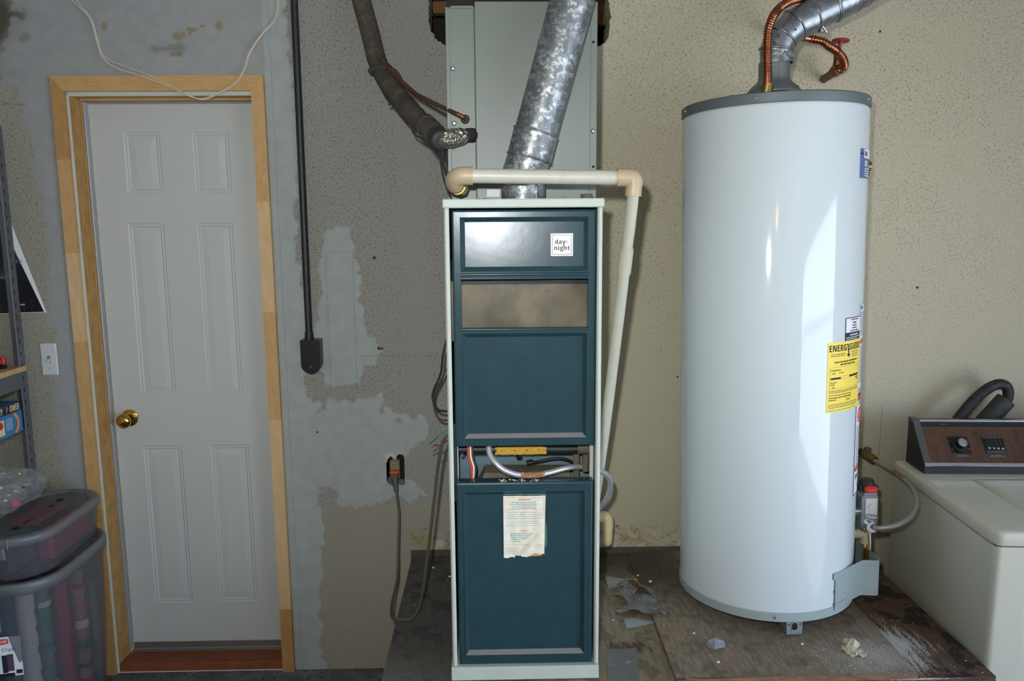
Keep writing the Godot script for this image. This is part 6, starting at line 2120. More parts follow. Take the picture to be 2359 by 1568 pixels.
	b.tube(crv([Vector3(-0.1225, 1.29, 0.30), Vector3(-0.149, 1.245, 0.30), Vector3(-0.162, 1.199, 0.30), Vector3(-0.172, 1.137, 0.29), Vector3(-0.194, 1.085, 0.28), Vector3(-0.199, 1.057, 0.28), Vector3(-0.188, 1.032, 0.29), Vector3(-0.170, 1.023, 0.30), Vector3(-0.1225, 1.025, 0.31)], 8), 0.0034, 10)
	single("cable", b, M.black_rubber, "upper of two dark cable loops bulging left of the furnace", "cable")
	b = MB.new()
	b.org = Vector3(-0.17, 0.98, 0.26)
	b.tube(crv([Vector3(-0.1225, 1.17, 0.26), Vector3(-0.154, 1.145, 0.26), Vector3(-0.173, 1.111, 0.26), Vector3(-0.194, 1.068, 0.25), Vector3(-0.198, 1.033, 0.25), Vector3(-0.190, 1.001, 0.26), Vector3(-0.172, 0.987, 0.27), Vector3(-0.1225, 0.988, 0.28)], 8), 0.0032, 10)
	single("cable", b, M.wire_brown, "lower, brown of two cable loops bulging left of the furnace", "cable")
	o = thing("cable_strip", "black knotted cable down the furnace's upper left edge", "cable", Vector3(-0.127, 1.34, 0.45))
	b = MB.new()
	b.tube([Vector3(-0.1258, 1.60, 0.45), Vector3(-0.1262, 1.34, 0.45), Vector3(-0.126, 1.20, 0.45)], 0.0032, 8)
	for y in [1.535, 1.512, 1.497, 1.485, 1.472, 1.448, 1.425]:
		b.lathe([Vector2(0.0, y - 0.007), Vector2(0.0055, y - 0.004), Vector2(0.0062, y), Vector2(0.0050, y + 0.005), Vector2(0.0, y + 0.007)], 10, Vector3(-0.1305, 0, 0.455))
	obj("strand", b, M.black_rubber, o)
	b = MB.new()
	b.org = Vector3(-0.16, 0.99, 0.5)
	b.tube(crv([Vector3(-0.1225, 1.022, 0.50), Vector3(-0.142, 1.017, 0.50), Vector3(-0.157, 1.007, 0.50), Vector3(-0.174, 0.992, 0.495), Vector3(-0.193, 0.970, 0.48)], 6), 0.0018, 8)
	single("wire", b, M.wire_green, "loose green wire end sticking out left of the furnace", "wire")
	b = MB.new()
	b.org = Vector3(-0.16, 0.96, 0.5)
	b.tube(crv([Vector3(-0.1225, 0.995, 0.50), Vector3(-0.150, 0.980, 0.50), Vector3(-0.163, 0.972, 0.50), Vector3(-0.175, 0.972, 0.49), Vector3(-0.184, 0.964, 0.485)], 6), 0.0018, 8)
	b.tube(crv([Vector3(-0.1225, 0.972, 0.50), Vector3(-0.150, 0.955, 0.50), Vector3(-0.168, 0.948, 0.495), Vector3(-0.184, 0.940, 0.485)], 6), 0.0018, 8)
	single("wire", b, M.wire_brown, "loose brown wire ends below the green one left of the furnace", "wire")


# ---------------------------------------------------------------- shelf, poster, bins
func make_shelf_and_bins():
	# poster on the wall, hanging by its corner: dark sea and sky, white margin
	var o := thing("poster", "dark blue stormy poster with a white margin hanging askew behind the shelf", "poster", Vector3(-1.68, 1.30, 0.002))
	var x0 := -1.52
	var b := MB.new()
	b.prism(PackedVector2Array([Vector2(-1.500, 1.300), Vector2(-1.505, 1.304), Vector2(-1.96, 1.29), Vector2(-1.96, 2.22), Vector2(-1.712, 2.02)]), 0.002, 0.0035)
	obj("margin", b, M.white_ink, o)
	b = MB.new()
	var tl := Vector2(-1.90, 1.90)
	MB.group += 1
	b.prism(PackedVector2Array([Vector2(-1.508, 1.3055), Vector2(-1.95, 1.2925), Vector2(-1.95, 2.08), Vector2(-1.80, 1.94), Vector2(-1.690, 1.76), Vector2(-1.605, 1.565)]), 0.0035, 0.0040, Vector2(-1.95, 2.08), Vector2(1.0 / 0.45, -1.0 / 0.79))
	M.poster_print = mat("poster_print", Color.WHITE, 0.5, 0.0, poster_picture())
	var pp := obj("print", b, M.poster_print, o)
	var at := func(x: float, y: float) -> Transform3D: return Transform3D(Basis.IDENTITY, Vector3(x, y, 0.0041) - MB.base)
	letters("poster_lettering", "ER", 0.0105, at.call(-1.5735, 1.4730), M.faint_ink, pp, false, HORIZONTAL_ALIGNMENT_CENTER, 1.5)
	letters("poster_lettering", "E W      U BET", 0.0045, at.call(-1.590, 1.3300), M.white_ink, pp, true, HORIZONTAL_ALIGNMENT_CENTER, 1.2)

	# steel shelf along the side wall; only its far front post and beam come into the picture
	o = thing("storage_shelf", "grey slotted-steel storage shelf at the left edge beside the poster", "shelf", Vector3(-1.8, 0, 0.6))
	for p in [Vector2(-1.555, 0.075), Vector2(-1.555, 1.32), Vector2(-2.05, 0.075), Vector2(-2.05, 1.32)]:
		b = MB.new()
		var s := 1.0 if p.y > 0.5 else -1.0
		var d := -1.0 if p.x < -1.8 else 1.0
		b.box(Vector3(p.x - 0.0015, 0, p.y - 0.018), Vector3(p.x + 0.0015, 1.9, p.y + 0.018), 0.0006)
		b.box(Vector3(minf(p.x, p.x - d * 0.036), 0, p.y + s * 0.018 - 0.0015), Vector3(maxf(p.x, p.x - d * 0.036), 1.9, p.y + s * 0.018 + 0.0015), 0.0006)
		var post := obj("post", b, M.shelf_steel, o)
		if p.x > -1.8 and p.y < 0.5:
			for k in 46:
				b = MB.new()
				var y := 0.06 + k * 0.04
				b.tube([Vector3(p.x + 0.0008, y, p.y + 0.004), Vector3(p.x + 0.0019, y, p.y + 0.004)], 0.0032, 8)
				b.box(Vector3(p.x + 0.0008, y - 0.012, p.y + 0.0025), Vector3(p.x + 0.0018, y, p.y + 0.0055))
				obj("keyhole_slot", b, M.dark_void, post)
	for y in [[1.064, 1.118], [0.400, 0.450]]:
		for x in [-1.5525, -2.05]:
			b = MB.new()
			b.box(Vector3(x - 0.0015, y[0], 0.095), Vector3(x + 0.0015, y[1], 1.30), 0.0006)
			obj("beam", b, M.shelf_steel, o)
		b = MB.new()
		b.box(Vector3(-2.045, y[1] + 0.0005, 0.062), Vector3(-1.548, y[1] + 0.0175, 1.33), 0.0015)
		obj("shelf_board", b, M.shelf_board, o)
		b = MB.new()
		b.box(Vector3(-2.03, y[0], 0.058), Vector3(-1.57, y[1], 0.061))
		obj("beam", b, M.shelf_dark, o)
	b = box_mesh(Vector3(-2.045, 0.9235, 0.062), Vector3(-1.576, 0.9305, 1.33), 0.001)
	obj("shelf_board", b, M.shelf_dark, o)
	# things on the shelf
	b = MB.new()
	b.org = Vector3(-1.63, 1.1355, 0.33)
	b.box(Vector3(-1.70, 1.1362, 0.225), Vector3(-1.571, 1.255, 0.42), 0.003)
	single("white_box", b, M.switch_plate, "plain white box on the shelf at the photo's left edge", "box")
	o = thing("clamp_tool", "small black tool with a red handle on the shelf by the post", "tool", Vector3(-1.60, 1.136, 0.13))
	b = MB.new()
	b.tube(crv([Vector3(-1.628, 1.1435, 0.12), Vector3(-1.600, 1.1430, 0.125), Vector3(-1.574, 1.1440, 0.13)], 4), 0.007, 10)
	b.box(Vector3(-1.612, 1.1362, 0.118), Vector3(-1.592, 1.1520, 0.140), 0.003)
	obj("tool_body", b, M.black_iron, o)
	b = MB.new()
	b.tube(crv([Vector3(-1.585, 1.150, 0.125), Vector3(-1.583, 1.162, 0.124), Vector3(-1.590, 1.174, 0.122)], 4), [0.005, 0.006, 0.0065, 0.006, 0.006, 0.0065, 0.007, 0.0075, 0.006], 10)
	obj("red_handle", b, M.red_knob, o)
	# toy box standing out over the post, on the lower shelf's riser
	o = thing("toy_box", "blue toy carton lettered in yellow on the shelf below the grey beam", "box", Vector3(-1.6, 0.928, 0.35))
	var box_t := Transform3D(Basis(Vector3.UP, deg_to_rad(84)) , Vector3(-1.546, 0.931, 0.118))
	b = MB.new()
	b.box(Vector3(-1.70, 0.931, 0.118), Vector3(-1.546, 1.030, 0.44), 0.0012)
	obj("carton", b, M.box_blue, o)
	var fx := Transform3D(Basis(Vector3(0, 0, -1), Vector3.UP, Vector3(1, 0, 0)), Vector3(-1.546, 0.931, 0.44))
	b = MB.new()
	b.xf = fx
	b.box(Vector3(0.0, 0.070, 0.0), Vector3(0.322, 0.099, 0.0006))
	obj("title_band", b, M.box_dark, o)
	letters("title_lettering", "CITY", 0.0205, Transform3D(fx.basis, fx * Vector3(0.205, 0.0845, 0.0008) - MB.base), M.box_cream, o, true, HORIZONTAL_ALIGNMENT_CENTER, 0.62)
	letters("title_lettering", "P", 0.0205, Transform3D(fx.basis, fx * Vector3(0.2455, 0.0845, 0.0008) - MB.base), M.box_orange, o, true, HORIZONTAL_ALIGNMENT_CENTER, 0.62)
	letters("title_lettering", "OWER", 0.0205, Transform3D(fx.basis, fx * Vector3(0.285, 0.0845, 0.0008) - MB.base), M.box_cream, o, true, HORIZONTAL_ALIGNMENT_CENTER, 0.62)
	b = MB.new()
	b.xf = fx
	var ring := PackedVector2Array()
	for k in 13:
		var a := deg_to_rad(-62.0 + k * 10.5)
		ring.append(Vector2(0.262 + cos(a) * 0.044, 0.034 + sin(a) * 0.040))
	for k in 13:
		var a := deg_to_rad(64.0 - k * 10.5)
		ring.append(Vector2(0.262 + cos(a) * 0.030, 0.034 + sin(a) * 0.029))
	b.prism(ring, 0.0, 0.0007)
	obj("arc_badge", b, M.box_orange, o)
	b = MB.new()
	b.xf = fx
	for k in 11:
		var a := deg_to_rad(-54.0 + k * 10.5)
		var c := Vector2(0.262 + cos(a) * 0.037, 0.034 + sin(a) * 0.0345)
		b.box(Vector3(c.x - 0.002, c.y - 0.0022, 0.0007), Vector3(c.x + 0.002, c.y + 0.0022, 0.001))
	obj("arc_lettering", b, M.box_cream, o).set_meta("kind", "stuff")
	b = MB.new()
	b.xf = fx
	b.box(Vector3(0.236, 0.020, 0.0), Vector3(0.268, 0.056, 0.0005))
	obj("info_panel", b, M.label_sky, o)
	b = MB.new()
	var gp := func(x: float, y: float) -> Vector3: return fx * Vector3(x, y, 0.0008)
	for k in 5: greek(b, 0.238, 0.266, 0.050 - k * 0.0065, 0.0034, 300 + k, gp)
	obj("info_lettering", b, M.box_dark, o).set_meta("kind", "stuff")
	b = MB.new()
	b.xf = fx
	b.box(Vector3(0.196, 0.010, 0.0), Vector3(0.226, 0.058, 0.0005))
	obj("picture_panel", b, M.box_cream, o)
	b = MB.new()
	b.xf = fx
	b.disc(Vector3(0.208, 0.042, 0.0005), Vector3.BACK, 0.012, 0.0004, 14)
	obj("picture_spot", b, M.red_knob, o)
	MB.base = Vector3.ZERO
	bins()

func poster_picture() -> ImageTexture:
	var w := 256
	var h := 384
	var n := noise(w, h, 0.018, 401, FastNoiseLite.TYPE_SIMPLEX_SMOOTH, 4)
	var n2 := noise(w, h, 0.05, 402, FastNoiseLite.TYPE_SIMPLEX_SMOOTH, 3, 4.0)
	var out := PackedByteArray()
	out.resize(w * h * 3)
	for j in h:
		for i in w:
			var v := float(j) / h
			var k: Color
			var a := n[j * w + i] / 255.0
			if v < 0.84:
				k = rgb(14, 20, 34).lerp(rgb(58, 92, 122), smoothstep(0.42, 0.8, a))
				k = k.lerp(rgb(120, 140, 154), 0.6 * smoothstep(0.68, 0.9, a))
			else:
				k = rgb(8, 9, 16).lerp(rgb(40, 46, 66), smoothstep(0.5, 0.8, n2[j * w + i] / 255.0) * 0.7)
			out[(j * w + i) * 3] = int(k.r * 255); out[(j * w + i) * 3 + 1] = int(k.g * 255); out[(j * w + i) * 3 + 2] = int(k.b * 255)
	return picture(w, h, out)

# a ring of points: a long bin with a rounded end on the right, at height y, grown by e
func bin_ring(e: float, y: float) -> Array:
	var out := []
	var r := 0.115 + e * 0.6
	var x1 := -1.288 + e
	var x0 := -1.536 - e
	var z0 := 0.085 - e
	var z1 := 0.525 + e
	for c in [[x1 - r, z1 - r, 0.0], [x0 + r, z1 - r, 90.0], [x0 + r, z0 + r, 180.0], [x1 - r, z0 + r, 270.0]]:
		for k in 9:
			var a := deg_to_rad(c[2] + k * 11.25)
			out.append(Vector3(c[0] + cos(a) * r, y, c[1] + sin(a) * r))
	return out

func skin(b: MB, rings: Array):
	MB.group += 1
	for i in rings.size() - 1:
		var a: Array = rings[i]
		var c: Array = rings[i + 1]
		for s in a.size():
			var n := (s + 1) % a.size()
			b.q(a[n], a[s], c[s], c[n], MB.group)

func cap(b: MB, ring: Array, up := true):
	var m := Vector3.ZERO
	for p in ring: m += p
	m /= ring.size()
	for s in ring.size():
		var n := (s + 1) % ring.size()
		if up: b.t(ring[n], ring[s], m)
		else: b.t(ring[s], ring[n], m)

func bins():
	# lower bin: tall, full of rolled gift wrap
	var o := thing("storage_bin", "tall clear plastic bin of wrapping paper, lowest of the two by the door", "storage bin", Vector3(-1.41, 0, 0.305))
	var b := MB.new()
	skin(b, [bin_ring(-0.040, 0.006), bin_ring(-0.036, 0.0), bin_ring(-0.030, 0.02), bin_ring(-0.014, 0.35), bin_ring(-0.007, 0.555)])
	cap(b, bin_ring(-0.040, 0.006), false)
	obj("bin_wall", b, M.bin_plastic, o)
	b = MB.new()
	skin(b, [bin_ring(-0.007, 0.552), bin_ring(0.004, 0.553), bin_ring(0.005, 0.583), bin_ring(0.001, 0.588), bin_ring(-0.012, 0.588), bin_ring(-0.014, 0.560)])
	obj("rim", b, M.bin_rim, o)
	for a in [0.0, 30.0, 62.0, 95.0]:
		b = MB.new()
		var p := Vector3(-1.43 - a * 0.0016, 0, 0.512)
		b.box(p + Vector3(-0.003, 0.44, -0.004), p + Vector3(0.003, 0.554, 0.006), 0.002)
		obj("rib", b, M.bin_rim, o)
	# rolls standing inside
	var rng := RandomNumberGenerator.new()
	rng.seed = 71
	var rolls := [["paper_blue", -1.455, 0.405, 0.044, "blue"], ["paper_white", -1.405, 0.43, 0.026, "white"], ["paper_green", -1.385, 0.375, 0.02, "green"], ["paper_red", -1.352, 0.335, 0.020, "red"], ["paper_print", -1.338, 0.265, 0.022, "patterned pink"], ["paper_navy", -1.425, 0.315, 0.024, "navy"], ["paper_pink", -1.388, 0.272, 0.03, "pink"], ["paper_plum", -1.486, 0.26, 0.034, "plum"]]
	for k in rolls.size():
		var d = rolls[k]
		var t := thing("gift_wrap_roll", "%s roll of gift wrap standing in the lower clear bin" % d[4], "gift wrap", Vector3(d[1], 0.012, d[2]), "rolls of gift wrap in the lower bin")
		b = MB.new()
		var lean := Vector3(rng.randf_range(-0.006, 0.006), 0, rng.randf_range(-0.006, 0.006))
		var p := Vector3(d[1], 0.0125, d[2])
		b.tube([p, p + lean * 0.5 + Vector3(0, 0.25, 0), p + lean + Vector3(0, 0.515 + rng.randf_range(-0.02, 0.015), 0)], d[3], 20)
		obj("roll", b, M[d[0]], t)
		if d[0] in ["paper_white", "paper_green", "paper_print", "paper_navy"]:
			for m in 7:
				b = MB.new()
				var y := 0.05 + m * 0.066 + rng.randf_range(-0.01, 0.01)
				b.tube([p + Vector3(0, y, 0), p + Vector3(0, y + rng.randf_range(0.014, 0.03), 0)], d[3] + 0.0006, 20, false)
				obj("printed_band", b, M[["paper_red", "paper_navy", "paper_green", "paper_white", "paper_pink"][(m + k) % 5]], t)
	MB.base = Vector3.ZERO
	# the maker's card on the front of the bin
	o = thing("label_card", "white shop card with a red logo on the front of the lower bin", "card", Vector3(-1.43, 0.34, 0.515))
	var ct := Transform3D(Basis(Vector3.UP, deg_to_rad(13)), Vector3(-1.432, 0.305, 0.5175))
	b = MB.new()
	b.xf = ct
	b.box(Vector3(-0.070, 0.0, 0.0), Vector3(0.052, 0.122, 0.0012), 0.0005)
	obj("card", b, M.label_white, o)
	b = MB.new()
	b.xf = ct
	b.prism(PackedVector2Array([Vector2(-0.060, 0.114), Vector2(-0.01, 0.1175), Vector2(0.0215, 0.1150), Vector2(0.0215, 0.1015), Vector2(-0.01, 0.097), Vector2(-0.060, 0.099)]), 0.0012, 0.0016)
	obj("red_logo", b, M.label_red, o)
	letters("card_lettering", "maid", 0.0068, Transform3D(ct.basis, ct * Vector3(0.004, 0.1085, 0.0017) - MB.base), M.white_ink, o, true, HORIZONTAL_ALIGNMENT_CENTER, 1.2)
	letters("card_lettering", "Craft", 0.0100, Transform3D(ct.basis * Basis(Vector3.BACK, -0.06), ct * Vector3(0.020, 0.082, 0.0013) - MB.base), M.label_navy, o, false, HORIZONTAL_ALIGNMENT_CENTER, 1.15)
	b = MB.new()
	b.xf = ct
	b.box(Vector3(0.0, 0.012, 0.0012), Vector3(0.014, 0.066, 0.0015))
	obj("card_picture", b, M.label_navy, o)
	b = MB.new()
	b.xf = ct
	b.box(Vector3(0.014, 0.016, 0.0012), Vector3(0.030, 0.068, 0.0015))
	obj("card_picture", b, M.paper_plum, o)
	b = MB.new()
	b.xf = ct
	b.box(Vector3(-0.060, 0.0, 0.0012), Vector3(0.030, 0.010, 0.0015))
	obj("card_picture", b, M.ink, o)
	b = MB.new()
	b.xf = ct
	b.box(Vector3(0.034, 0.006, 0.0012), Vector3(0.050, 0.018, 0.0015))
	obj("card_corner", b, M.label_navy, o)

	# upper bin with a fitted lid
	o = thing("storage_bin", "shallow lidded clear plastic bin, topmost of the two by the door", "storage bin", Vector3(-1.41, 0.588, 0.305))
	b = MB.new()
	skin(b, [bin_ring(-0.034, 0.5895), bin_ring(-0.026, 0.5885), bin_ring(-0.020, 0.60), bin_ring(-0.012, 0.700)])
	cap(b, bin_ring(-0.034, 0.5895), false)
	obj("bin_wall", b, M.bin_plastic, o)
	b = MB.new()
	skin(b, [bin_ring(-0.013, 0.694), bin_ring(-0.004, 0.695), bin_ring(-0.003, 0.716), bin_ring(-0.007, 0.721), bin_ring(-0.024, 0.7225), bin_ring(-0.030, 0.717)])
	var lid := obj("lid", b, M.bin_rim, o)
	b = MB.new()
	skin(b, [bin_ring(-0.030, 0.717), bin_ring(-0.06, 0.7165)])
	cap(b, bin_ring(-0.06, 0.7165))
	obj("lid_top", b, M.bin_plastic, lid)
	for x in [-1.418, -1.382]:
		b = MB.new()
		b.box(Vector3(x - 0.003, 0.690, 0.512), Vector3(x + 0.003, 0.722, 0.522), 0.002)
		obj("clip_rib", b, M.bin_rim, lid)
	b = MB.new()
	b.box(Vector3(-1.425, 0.655, 0.505), Vector3(-1.395, 0.700, 0.514), 0.004)
	obj("latch", b, M.bin_rim, o)
	for d in [["paper_plum", Vector3(-1.49, 0.592, 0.14), Vector3(-1.40, 0.685, 0.475), "plum"], ["paper_red", Vector3(-1.385, 0.592, 0.155), Vector3(-1.335, 0.690, 0.385), "red"], ["paper_green", Vector3(-1.49, 0.6855, 0.36), Vector3(-1.40, 0.698, 0.465), "green"], ["paper_pink", Vector3(-1.49, 0.6855, 0.16), Vector3(-1.40, 0.701, 0.34), "pink"]]:
		var lo: Vector3 = d[1]
		b = MB.new()
		b.org = Vector3((d[1].x + d[2].x) / 2, d[1].y, (d[1].z + d[2].z) / 2)
		b.box(d[1], d[2], 0.012)
		single("folded_wrap", b, M[d[0]], "%s folded wrapping paper inside the upper clear bin" % d[3], "gift wrap", "folded paper in the upper bin")

	# crumpled clear bag on the lid
	o = thing("plastic_bag", "crumpled clear plastic bag lying on the upper bin's lid", "plastic bag", Vector3(-1.56, 0.7225, 0.28))
	b = MB.new()
	var f := FastNoiseLite.new()
	f.seed = 9
	f.frequency = 16.0
	f.noise_type = FastNoiseLite.TYPE_CELLULAR
	f.cellular_return_type = FastNoiseLite.RETURN_DISTANCE2_SUB
	var f2 := FastNoiseLite.new()
	f2.seed = 10
	f2.frequency = 9.0
	var c := Vector3(-1.500, 0.785, 0.285)
	var s := func(u: int, v: int) -> Vector3:
		var a := TAU * u / 64.0
		var e := PI * v / 32.0
		var n := Vector3(sin(e) * cos(a), cos(e), sin(e) * sin(a))
		var q := n * Vector3(0.085, 0.068, 0.15)
		var k := 1.0 + 0.22 * f2.get_noise_3dv(q * 1.2 + Vector3(3, 1, 2)) + 0.20 * f.get_noise_3dv(q)
		var p := c + q * k
		p.y = maxf(p.y, 0.7232 + 0.0004 * (v % 3))
		p.y += 0.05 * smoothstep(-1.52, -1.58, p.x)
		return p
	for u in 64:
		for v in 32:
			b.q(s.call((u + 1) % 64, v), s.call(u, v), s.call(u, v + 1), s.call((u + 1) % 64, v + 1))
	obj("film", b, M.clear_film, o)
	b = MB.new()
	b.xf = Transform3D(Basis(Vector3(0.6, 0, 0.8), 0.5) * Basis(Vector3.UP, -0.5), Vector3(-1.452, 0.800, 0.30))
	b.box(Vector3(-0.014, -0.004, 0.0), Vector3(0.014, 0.004, 0.0008))
	obj("black_strip", b, M.ink, o)
	b = MB.new()
	b.xf = Transform3D(Basis(Vector3.UP, 0.6), Vector3(-1.462, 0.762, 0.33))
	b.box(Vector3(-0.012, -0.013, 0.0), Vector3(0.010, 0.012, 0.006), 0.003)
	obj("red_tag", b, M.paper_red, o)
	MB.base = Vector3.ZERO


# ---------------------------------------------------------------- litter on the platform
func flat_scrap(called: String, label: String, category: String, pts: Array, y: float, bend: float, m: Material, thick := 0.001) -> MeshInstance3D:
	# a thin sheet cut to an outline (x, z), cut into strips so that it can warp
	var poly := PackedVector2Array()
	var cen := Vector2.ZERO
	for p in pts:
		poly.append(p)
		cen += p
	cen /= pts.size()
	var b := MB.new()
	b.org = Vector3(cen.x, y, cen.y)
	var h := func(p: Vector2) -> float: return y + thick + bend * (0.5 + 0.5 * sin(p.x * 70.0 + p.y * 38.0)) + bend * 0.4 * (0.5 + 0.5 * sin(p.y * 120.0))
	var cell := 0.012
	var lo := poly[0]
	var hi := poly[0]
	for p in poly:
		lo = lo.min(p); hi = hi.max(p)
	MB.group += 1
	var nx := int((hi.x - lo.x) / cell) + 1
	var nz := int((hi.y - lo.y) / cell) + 1
	for i in nx:
		for j in nz:
			var q := PackedVector2Array([lo + Vector2(i, j) * cell, lo + Vector2(i + 1, j) * cell, lo + Vector2(i + 1, j + 1) * cell, lo + Vector2(i, j + 1) * cell])
			for piece in Geometry2D.intersect_polygons(q, poly):
				var tr := Geometry2D.triangulate_polygon(piece)
				for k in range(0, tr.size(), 3):
					var v := []
					for e in 3:
						var p: Vector2 = piece[tr[k + e]]
						v.append(Vector3(p.x, h.call(p), p.y))
					if (v[1] - v[0]).cross(v[2] - v[0]).y < 0: v = [v[0], v[2], v[1]]
					var d := Vector3(0, -thick, 0)
					b.t(v[0], v[1], v[2], MB.group)
					b.t(v[0] + d, v[2] + d, v[1] + d, MB.group + 1)
	MB.group += 1
	for i in poly.size():
		var p := poly[i]; var q := poly[(i + 1) % poly.size()]
		var n := maxi(1, int(p.distance_to(q) / cell))
		for k in n:
			var s := p.lerp(q, float(k) / n); var e := p.lerp(q, float(k + 1) / n)
			b.qo(Vector3(cen.x, y, cen.y), Vector3(s.x, h.call(s) - thick, s.y), Vector3(e.x, h.call(e) - thick, e.y), Vector3(e.x, h.call(e), e.y), Vector3(s.x, h.call(s), s.y))
	return single(called, b, m, label, category)

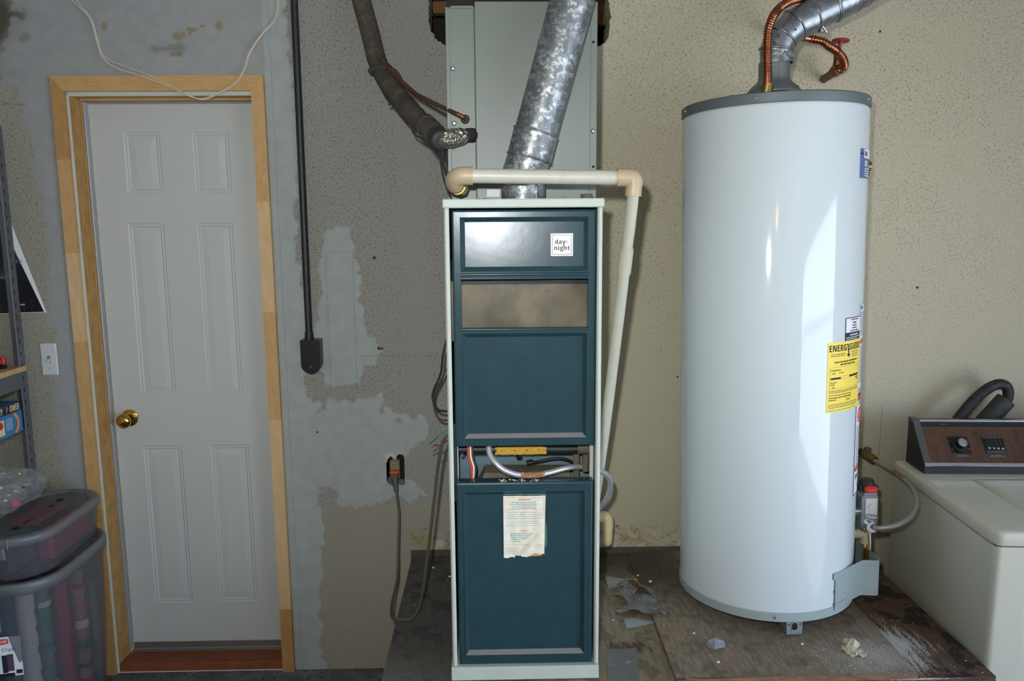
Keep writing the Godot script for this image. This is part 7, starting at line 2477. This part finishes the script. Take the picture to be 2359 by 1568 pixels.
func make_litter():
	var top := 0.4245
	# torn sheet metal between the furnace and the heater
	flat_scrap("sheet_scrap", "pale triangular metal flap, farthest of the torn scraps beside the furnace", "metal scrap", [Vector2(0.349, 0.195), Vector2(0.415, 0.204), Vector2(0.462, 0.222), Vector2(0.405, 0.252), Vector2(0.350, 0.278)], top, 0.004, M.scrap_pale)
	var sc := flat_scrap("sheet_scrap", "large rust-stained torn metal scrap lying half on the plywood beside the heater", "metal scrap", [Vector2(0.372, 0.285), Vector2(0.405, 0.262), Vector2(0.440, 0.262), Vector2(0.462, 0.300), Vector2(0.477, 0.340), Vector2(0.485, 0.400), Vector2(0.489, 0.470), Vector2(0.488, 0.500), Vector2(0.470, 0.482), Vector2(0.425, 0.470), Vector2(0.395, 0.455), Vector2(0.355, 0.462), Vector2(0.342, 0.452), Vector2(0.366, 0.440), Vector2(0.385, 0.420), Vector2(0.392, 0.395), Vector2(0.380, 0.370), Vector2(0.352, 0.368), Vector2(0.345, 0.356), Vector2(0.376, 0.345), Vector2(0.392, 0.318), Vector2(0.386, 0.298)], 0.4395, 0.010, M.scrap_metal)
	MB.base = sc.position
	var b := MB.new()
	var hh := func(x: float, z: float) -> float: return 0.4395 + 0.0026 + 0.010 * (0.5 + 0.5 * sin(x * 70.0 + z * 38.0)) + 0.004 * (0.5 + 0.5 * sin(z * 120.0))
	var stain := [Vector2(0.410, 0.285), Vector2(0.428, 0.272), Vector2(0.445, 0.285), Vector2(0.455, 0.315), Vector2(0.462, 0.345), Vector2(0.470, 0.375), Vector2(0.455, 0.368), Vector2(0.435, 0.352), Vector2(0.420, 0.345), Vector2(0.432, 0.330), Vector2(0.436, 0.310), Vector2(0.425, 0.298)]
	var poly := PackedVector2Array(stain)
	for i in 10:
		for j in 12:
			var q := PackedVector2Array([Vector2(0.405 + i * 0.007, 0.268 + j * 0.01), Vector2(0.412 + i * 0.007, 0.268 + j * 0.01), Vector2(0.412 + i * 0.007, 0.278 + j * 0.01), Vector2(0.405 + i * 0.007, 0.278 + j * 0.01)])
			for piece in Geometry2D.intersect_polygons(q, poly):
				var tr := Geometry2D.triangulate_polygon(piece)
				for k in range(0, tr.size(), 3):
					var v := []
					for e in 3:
						var p: Vector2 = piece[tr[k + e]]
						v.append(Vector3(p.x, hh.call(p.x, p.y), p.y))
					if (v[1] - v[0]).cross(v[2] - v[0]).y < 0: v = [v[0], v[2], v[1]]
					b.t(v[0], v[1], v[2])
	obj("rust_crust", b, M.rust, sc)
	MB.base = Vector3.ZERO
	flat_scrap("sheet_scrap", "pale triangular metal flap, nearest of the torn scraps beside the furnace", "metal scrap", [Vector2(0.366, 0.466), Vector2(0.400, 0.474), Vector2(0.449, 0.488), Vector2(0.452, 0.500), Vector2(0.410, 0.512), Vector2(0.366, 0.535)], top, 0.004, M.scrap_pale)
	flat_scrap("metal_plate", "square grey metal plate lying on the platform beside the furnace foot", "metal plate", [Vector2(0.293, 0.636), Vector2(0.376, 0.632), Vector2(0.359, 0.784), Vector2(0.277, 0.785)], top, 0.0006, M.sheet_zinc, 0.0012)

	# a tuft of lint
	b = MB.new()
	b.org = Vector3(0.588, 0.44, 0.665)
	var f := FastNoiseLite.new()
	f.seed = 3
	f.frequency = 42.0
	for u in 40:
		for v in 20:
			var s := func(a: int, e: int) -> Vector3:
				var t := TAU * (a % 40) / 40.0
				var p := PI * e / 20.0
				var n := Vector3(sin(p) * cos(t), cos(p), sin(p) * sin(t))
				var q := n * Vector3(0.022, 0.013, 0.019)
				q *= 1.0 + 0.75 * f.get_noise_3dv(q * 1.0 + Vector3(5, 2, 1))
				q.x += 0.004 * sin(t * 3.0)
				return Vector3(0.588, 0.4505, 0.663) + Vector3(q.x, maxf(q.y, -0.011), q.z)
			b.q(s.call(u + 1, v), s.call(u, v), s.call(u, v + 1), s.call(u + 1, v + 1))
	single("lint_tuft", b, M.lint, "grey tuft of lint on the plywood in front of the heater", "lint")
	# a crumpled scrap of printed paper
	b = MB.new()
	b.org = Vector3(0.955, 0.44, 0.68)
	MB.group += 1
	var pf := func(i: int, j: int) -> Vector3:
		var x := 0.928 + 0.052 * i / 8.0
		var z := 0.652 + 0.070 * j / 8.0
		var hgt := 0.0015 + 0.022 * maxf(0.0, 1.0 - Vector2((x - 0.958) / 0.022, (z - 0.668) / 0.026).length()) + 0.008 * absf(sin(i * 1.7 + j * 0.9)) * absf(cos(j * 1.3))
		return Vector3(x + 0.006 * sin(j * 1.1), 0.4392 + hgt, z + 0.006 * sin(i * 1.4))
	for i in 8:
		for j in 8:
			if i + j < 2 or i + j > 13 or (i > 5 and j < 2): continue
			b.q(pf.call(i, j + 1), pf.call(i + 1, j + 1), pf.call(i + 1, j), pf.call(i, j))
	single("paper_scrap", b, M.scrap_paper, "crumpled scrap of brownish printed paper on the plywood by the white powder", "paper scrap")
	# plaster chips worth telling apart
	var rng := RandomNumberGenerator.new()
	rng.seed = 77
	var chips := [Vector3(0.548, 0.4393, 0.585), Vector3(0.455, 0.4393, 0.215), Vector3(0.487, 0.4393, 0.262), Vector3(0.335, 0.4243, 0.475), Vector3(-0.225, 0.4243, 0.10), Vector3(-0.165, 0.4243, 0.17), Vector3(0.575, 0.4393, 0.735), Vector3(0.83, 0.4393, 0.652)]
	for c in chips:
		b = MB.new()
		b.org = c
		var r := rng.randf_range(0.0028, 0.0052)
		b.box(c + Vector3(-r, 0.0002, -r * 0.8), c + Vector3(r, r * 1.1, r * 0.9), r * 0.6)
		single("plaster_chip", b, M.flake_white, "small white chip of plaster lying on the platform boards", "plaster chip", "white plaster chips on the platform")
	# fine white grit scattered over the boards: uncountable
	b = MB.new()
	for k in 360:
		var x := rng.randf_range(-0.29, 1.26)
		var z := rng.randf_range(0.06, 0.78)
		if x > -0.13 and x < 0.26: continue
		if Vector2(x - 0.82, z - 0.36).length() < 0.27: continue
		if x < 0.75 and rng.randf() < 0.72: continue
		var on := x > 0.456 and x < 1.073 and z > 0.035 and z < 0.79
		var y := 0.4392 if on else 0.4242
		var s := rng.randf_range(0.0005, 0.0013)
		b.box(Vector3(x - s, y, z - s), Vector3(x + s, y + s, z + s))
	var gr := obj("grit", b, M.flake_white)
	gr.set_meta("kind", "stuff")
	gr.set_meta("label", "fine white grit scattered over the platform boards")
	gr.set_meta("category", "grit")
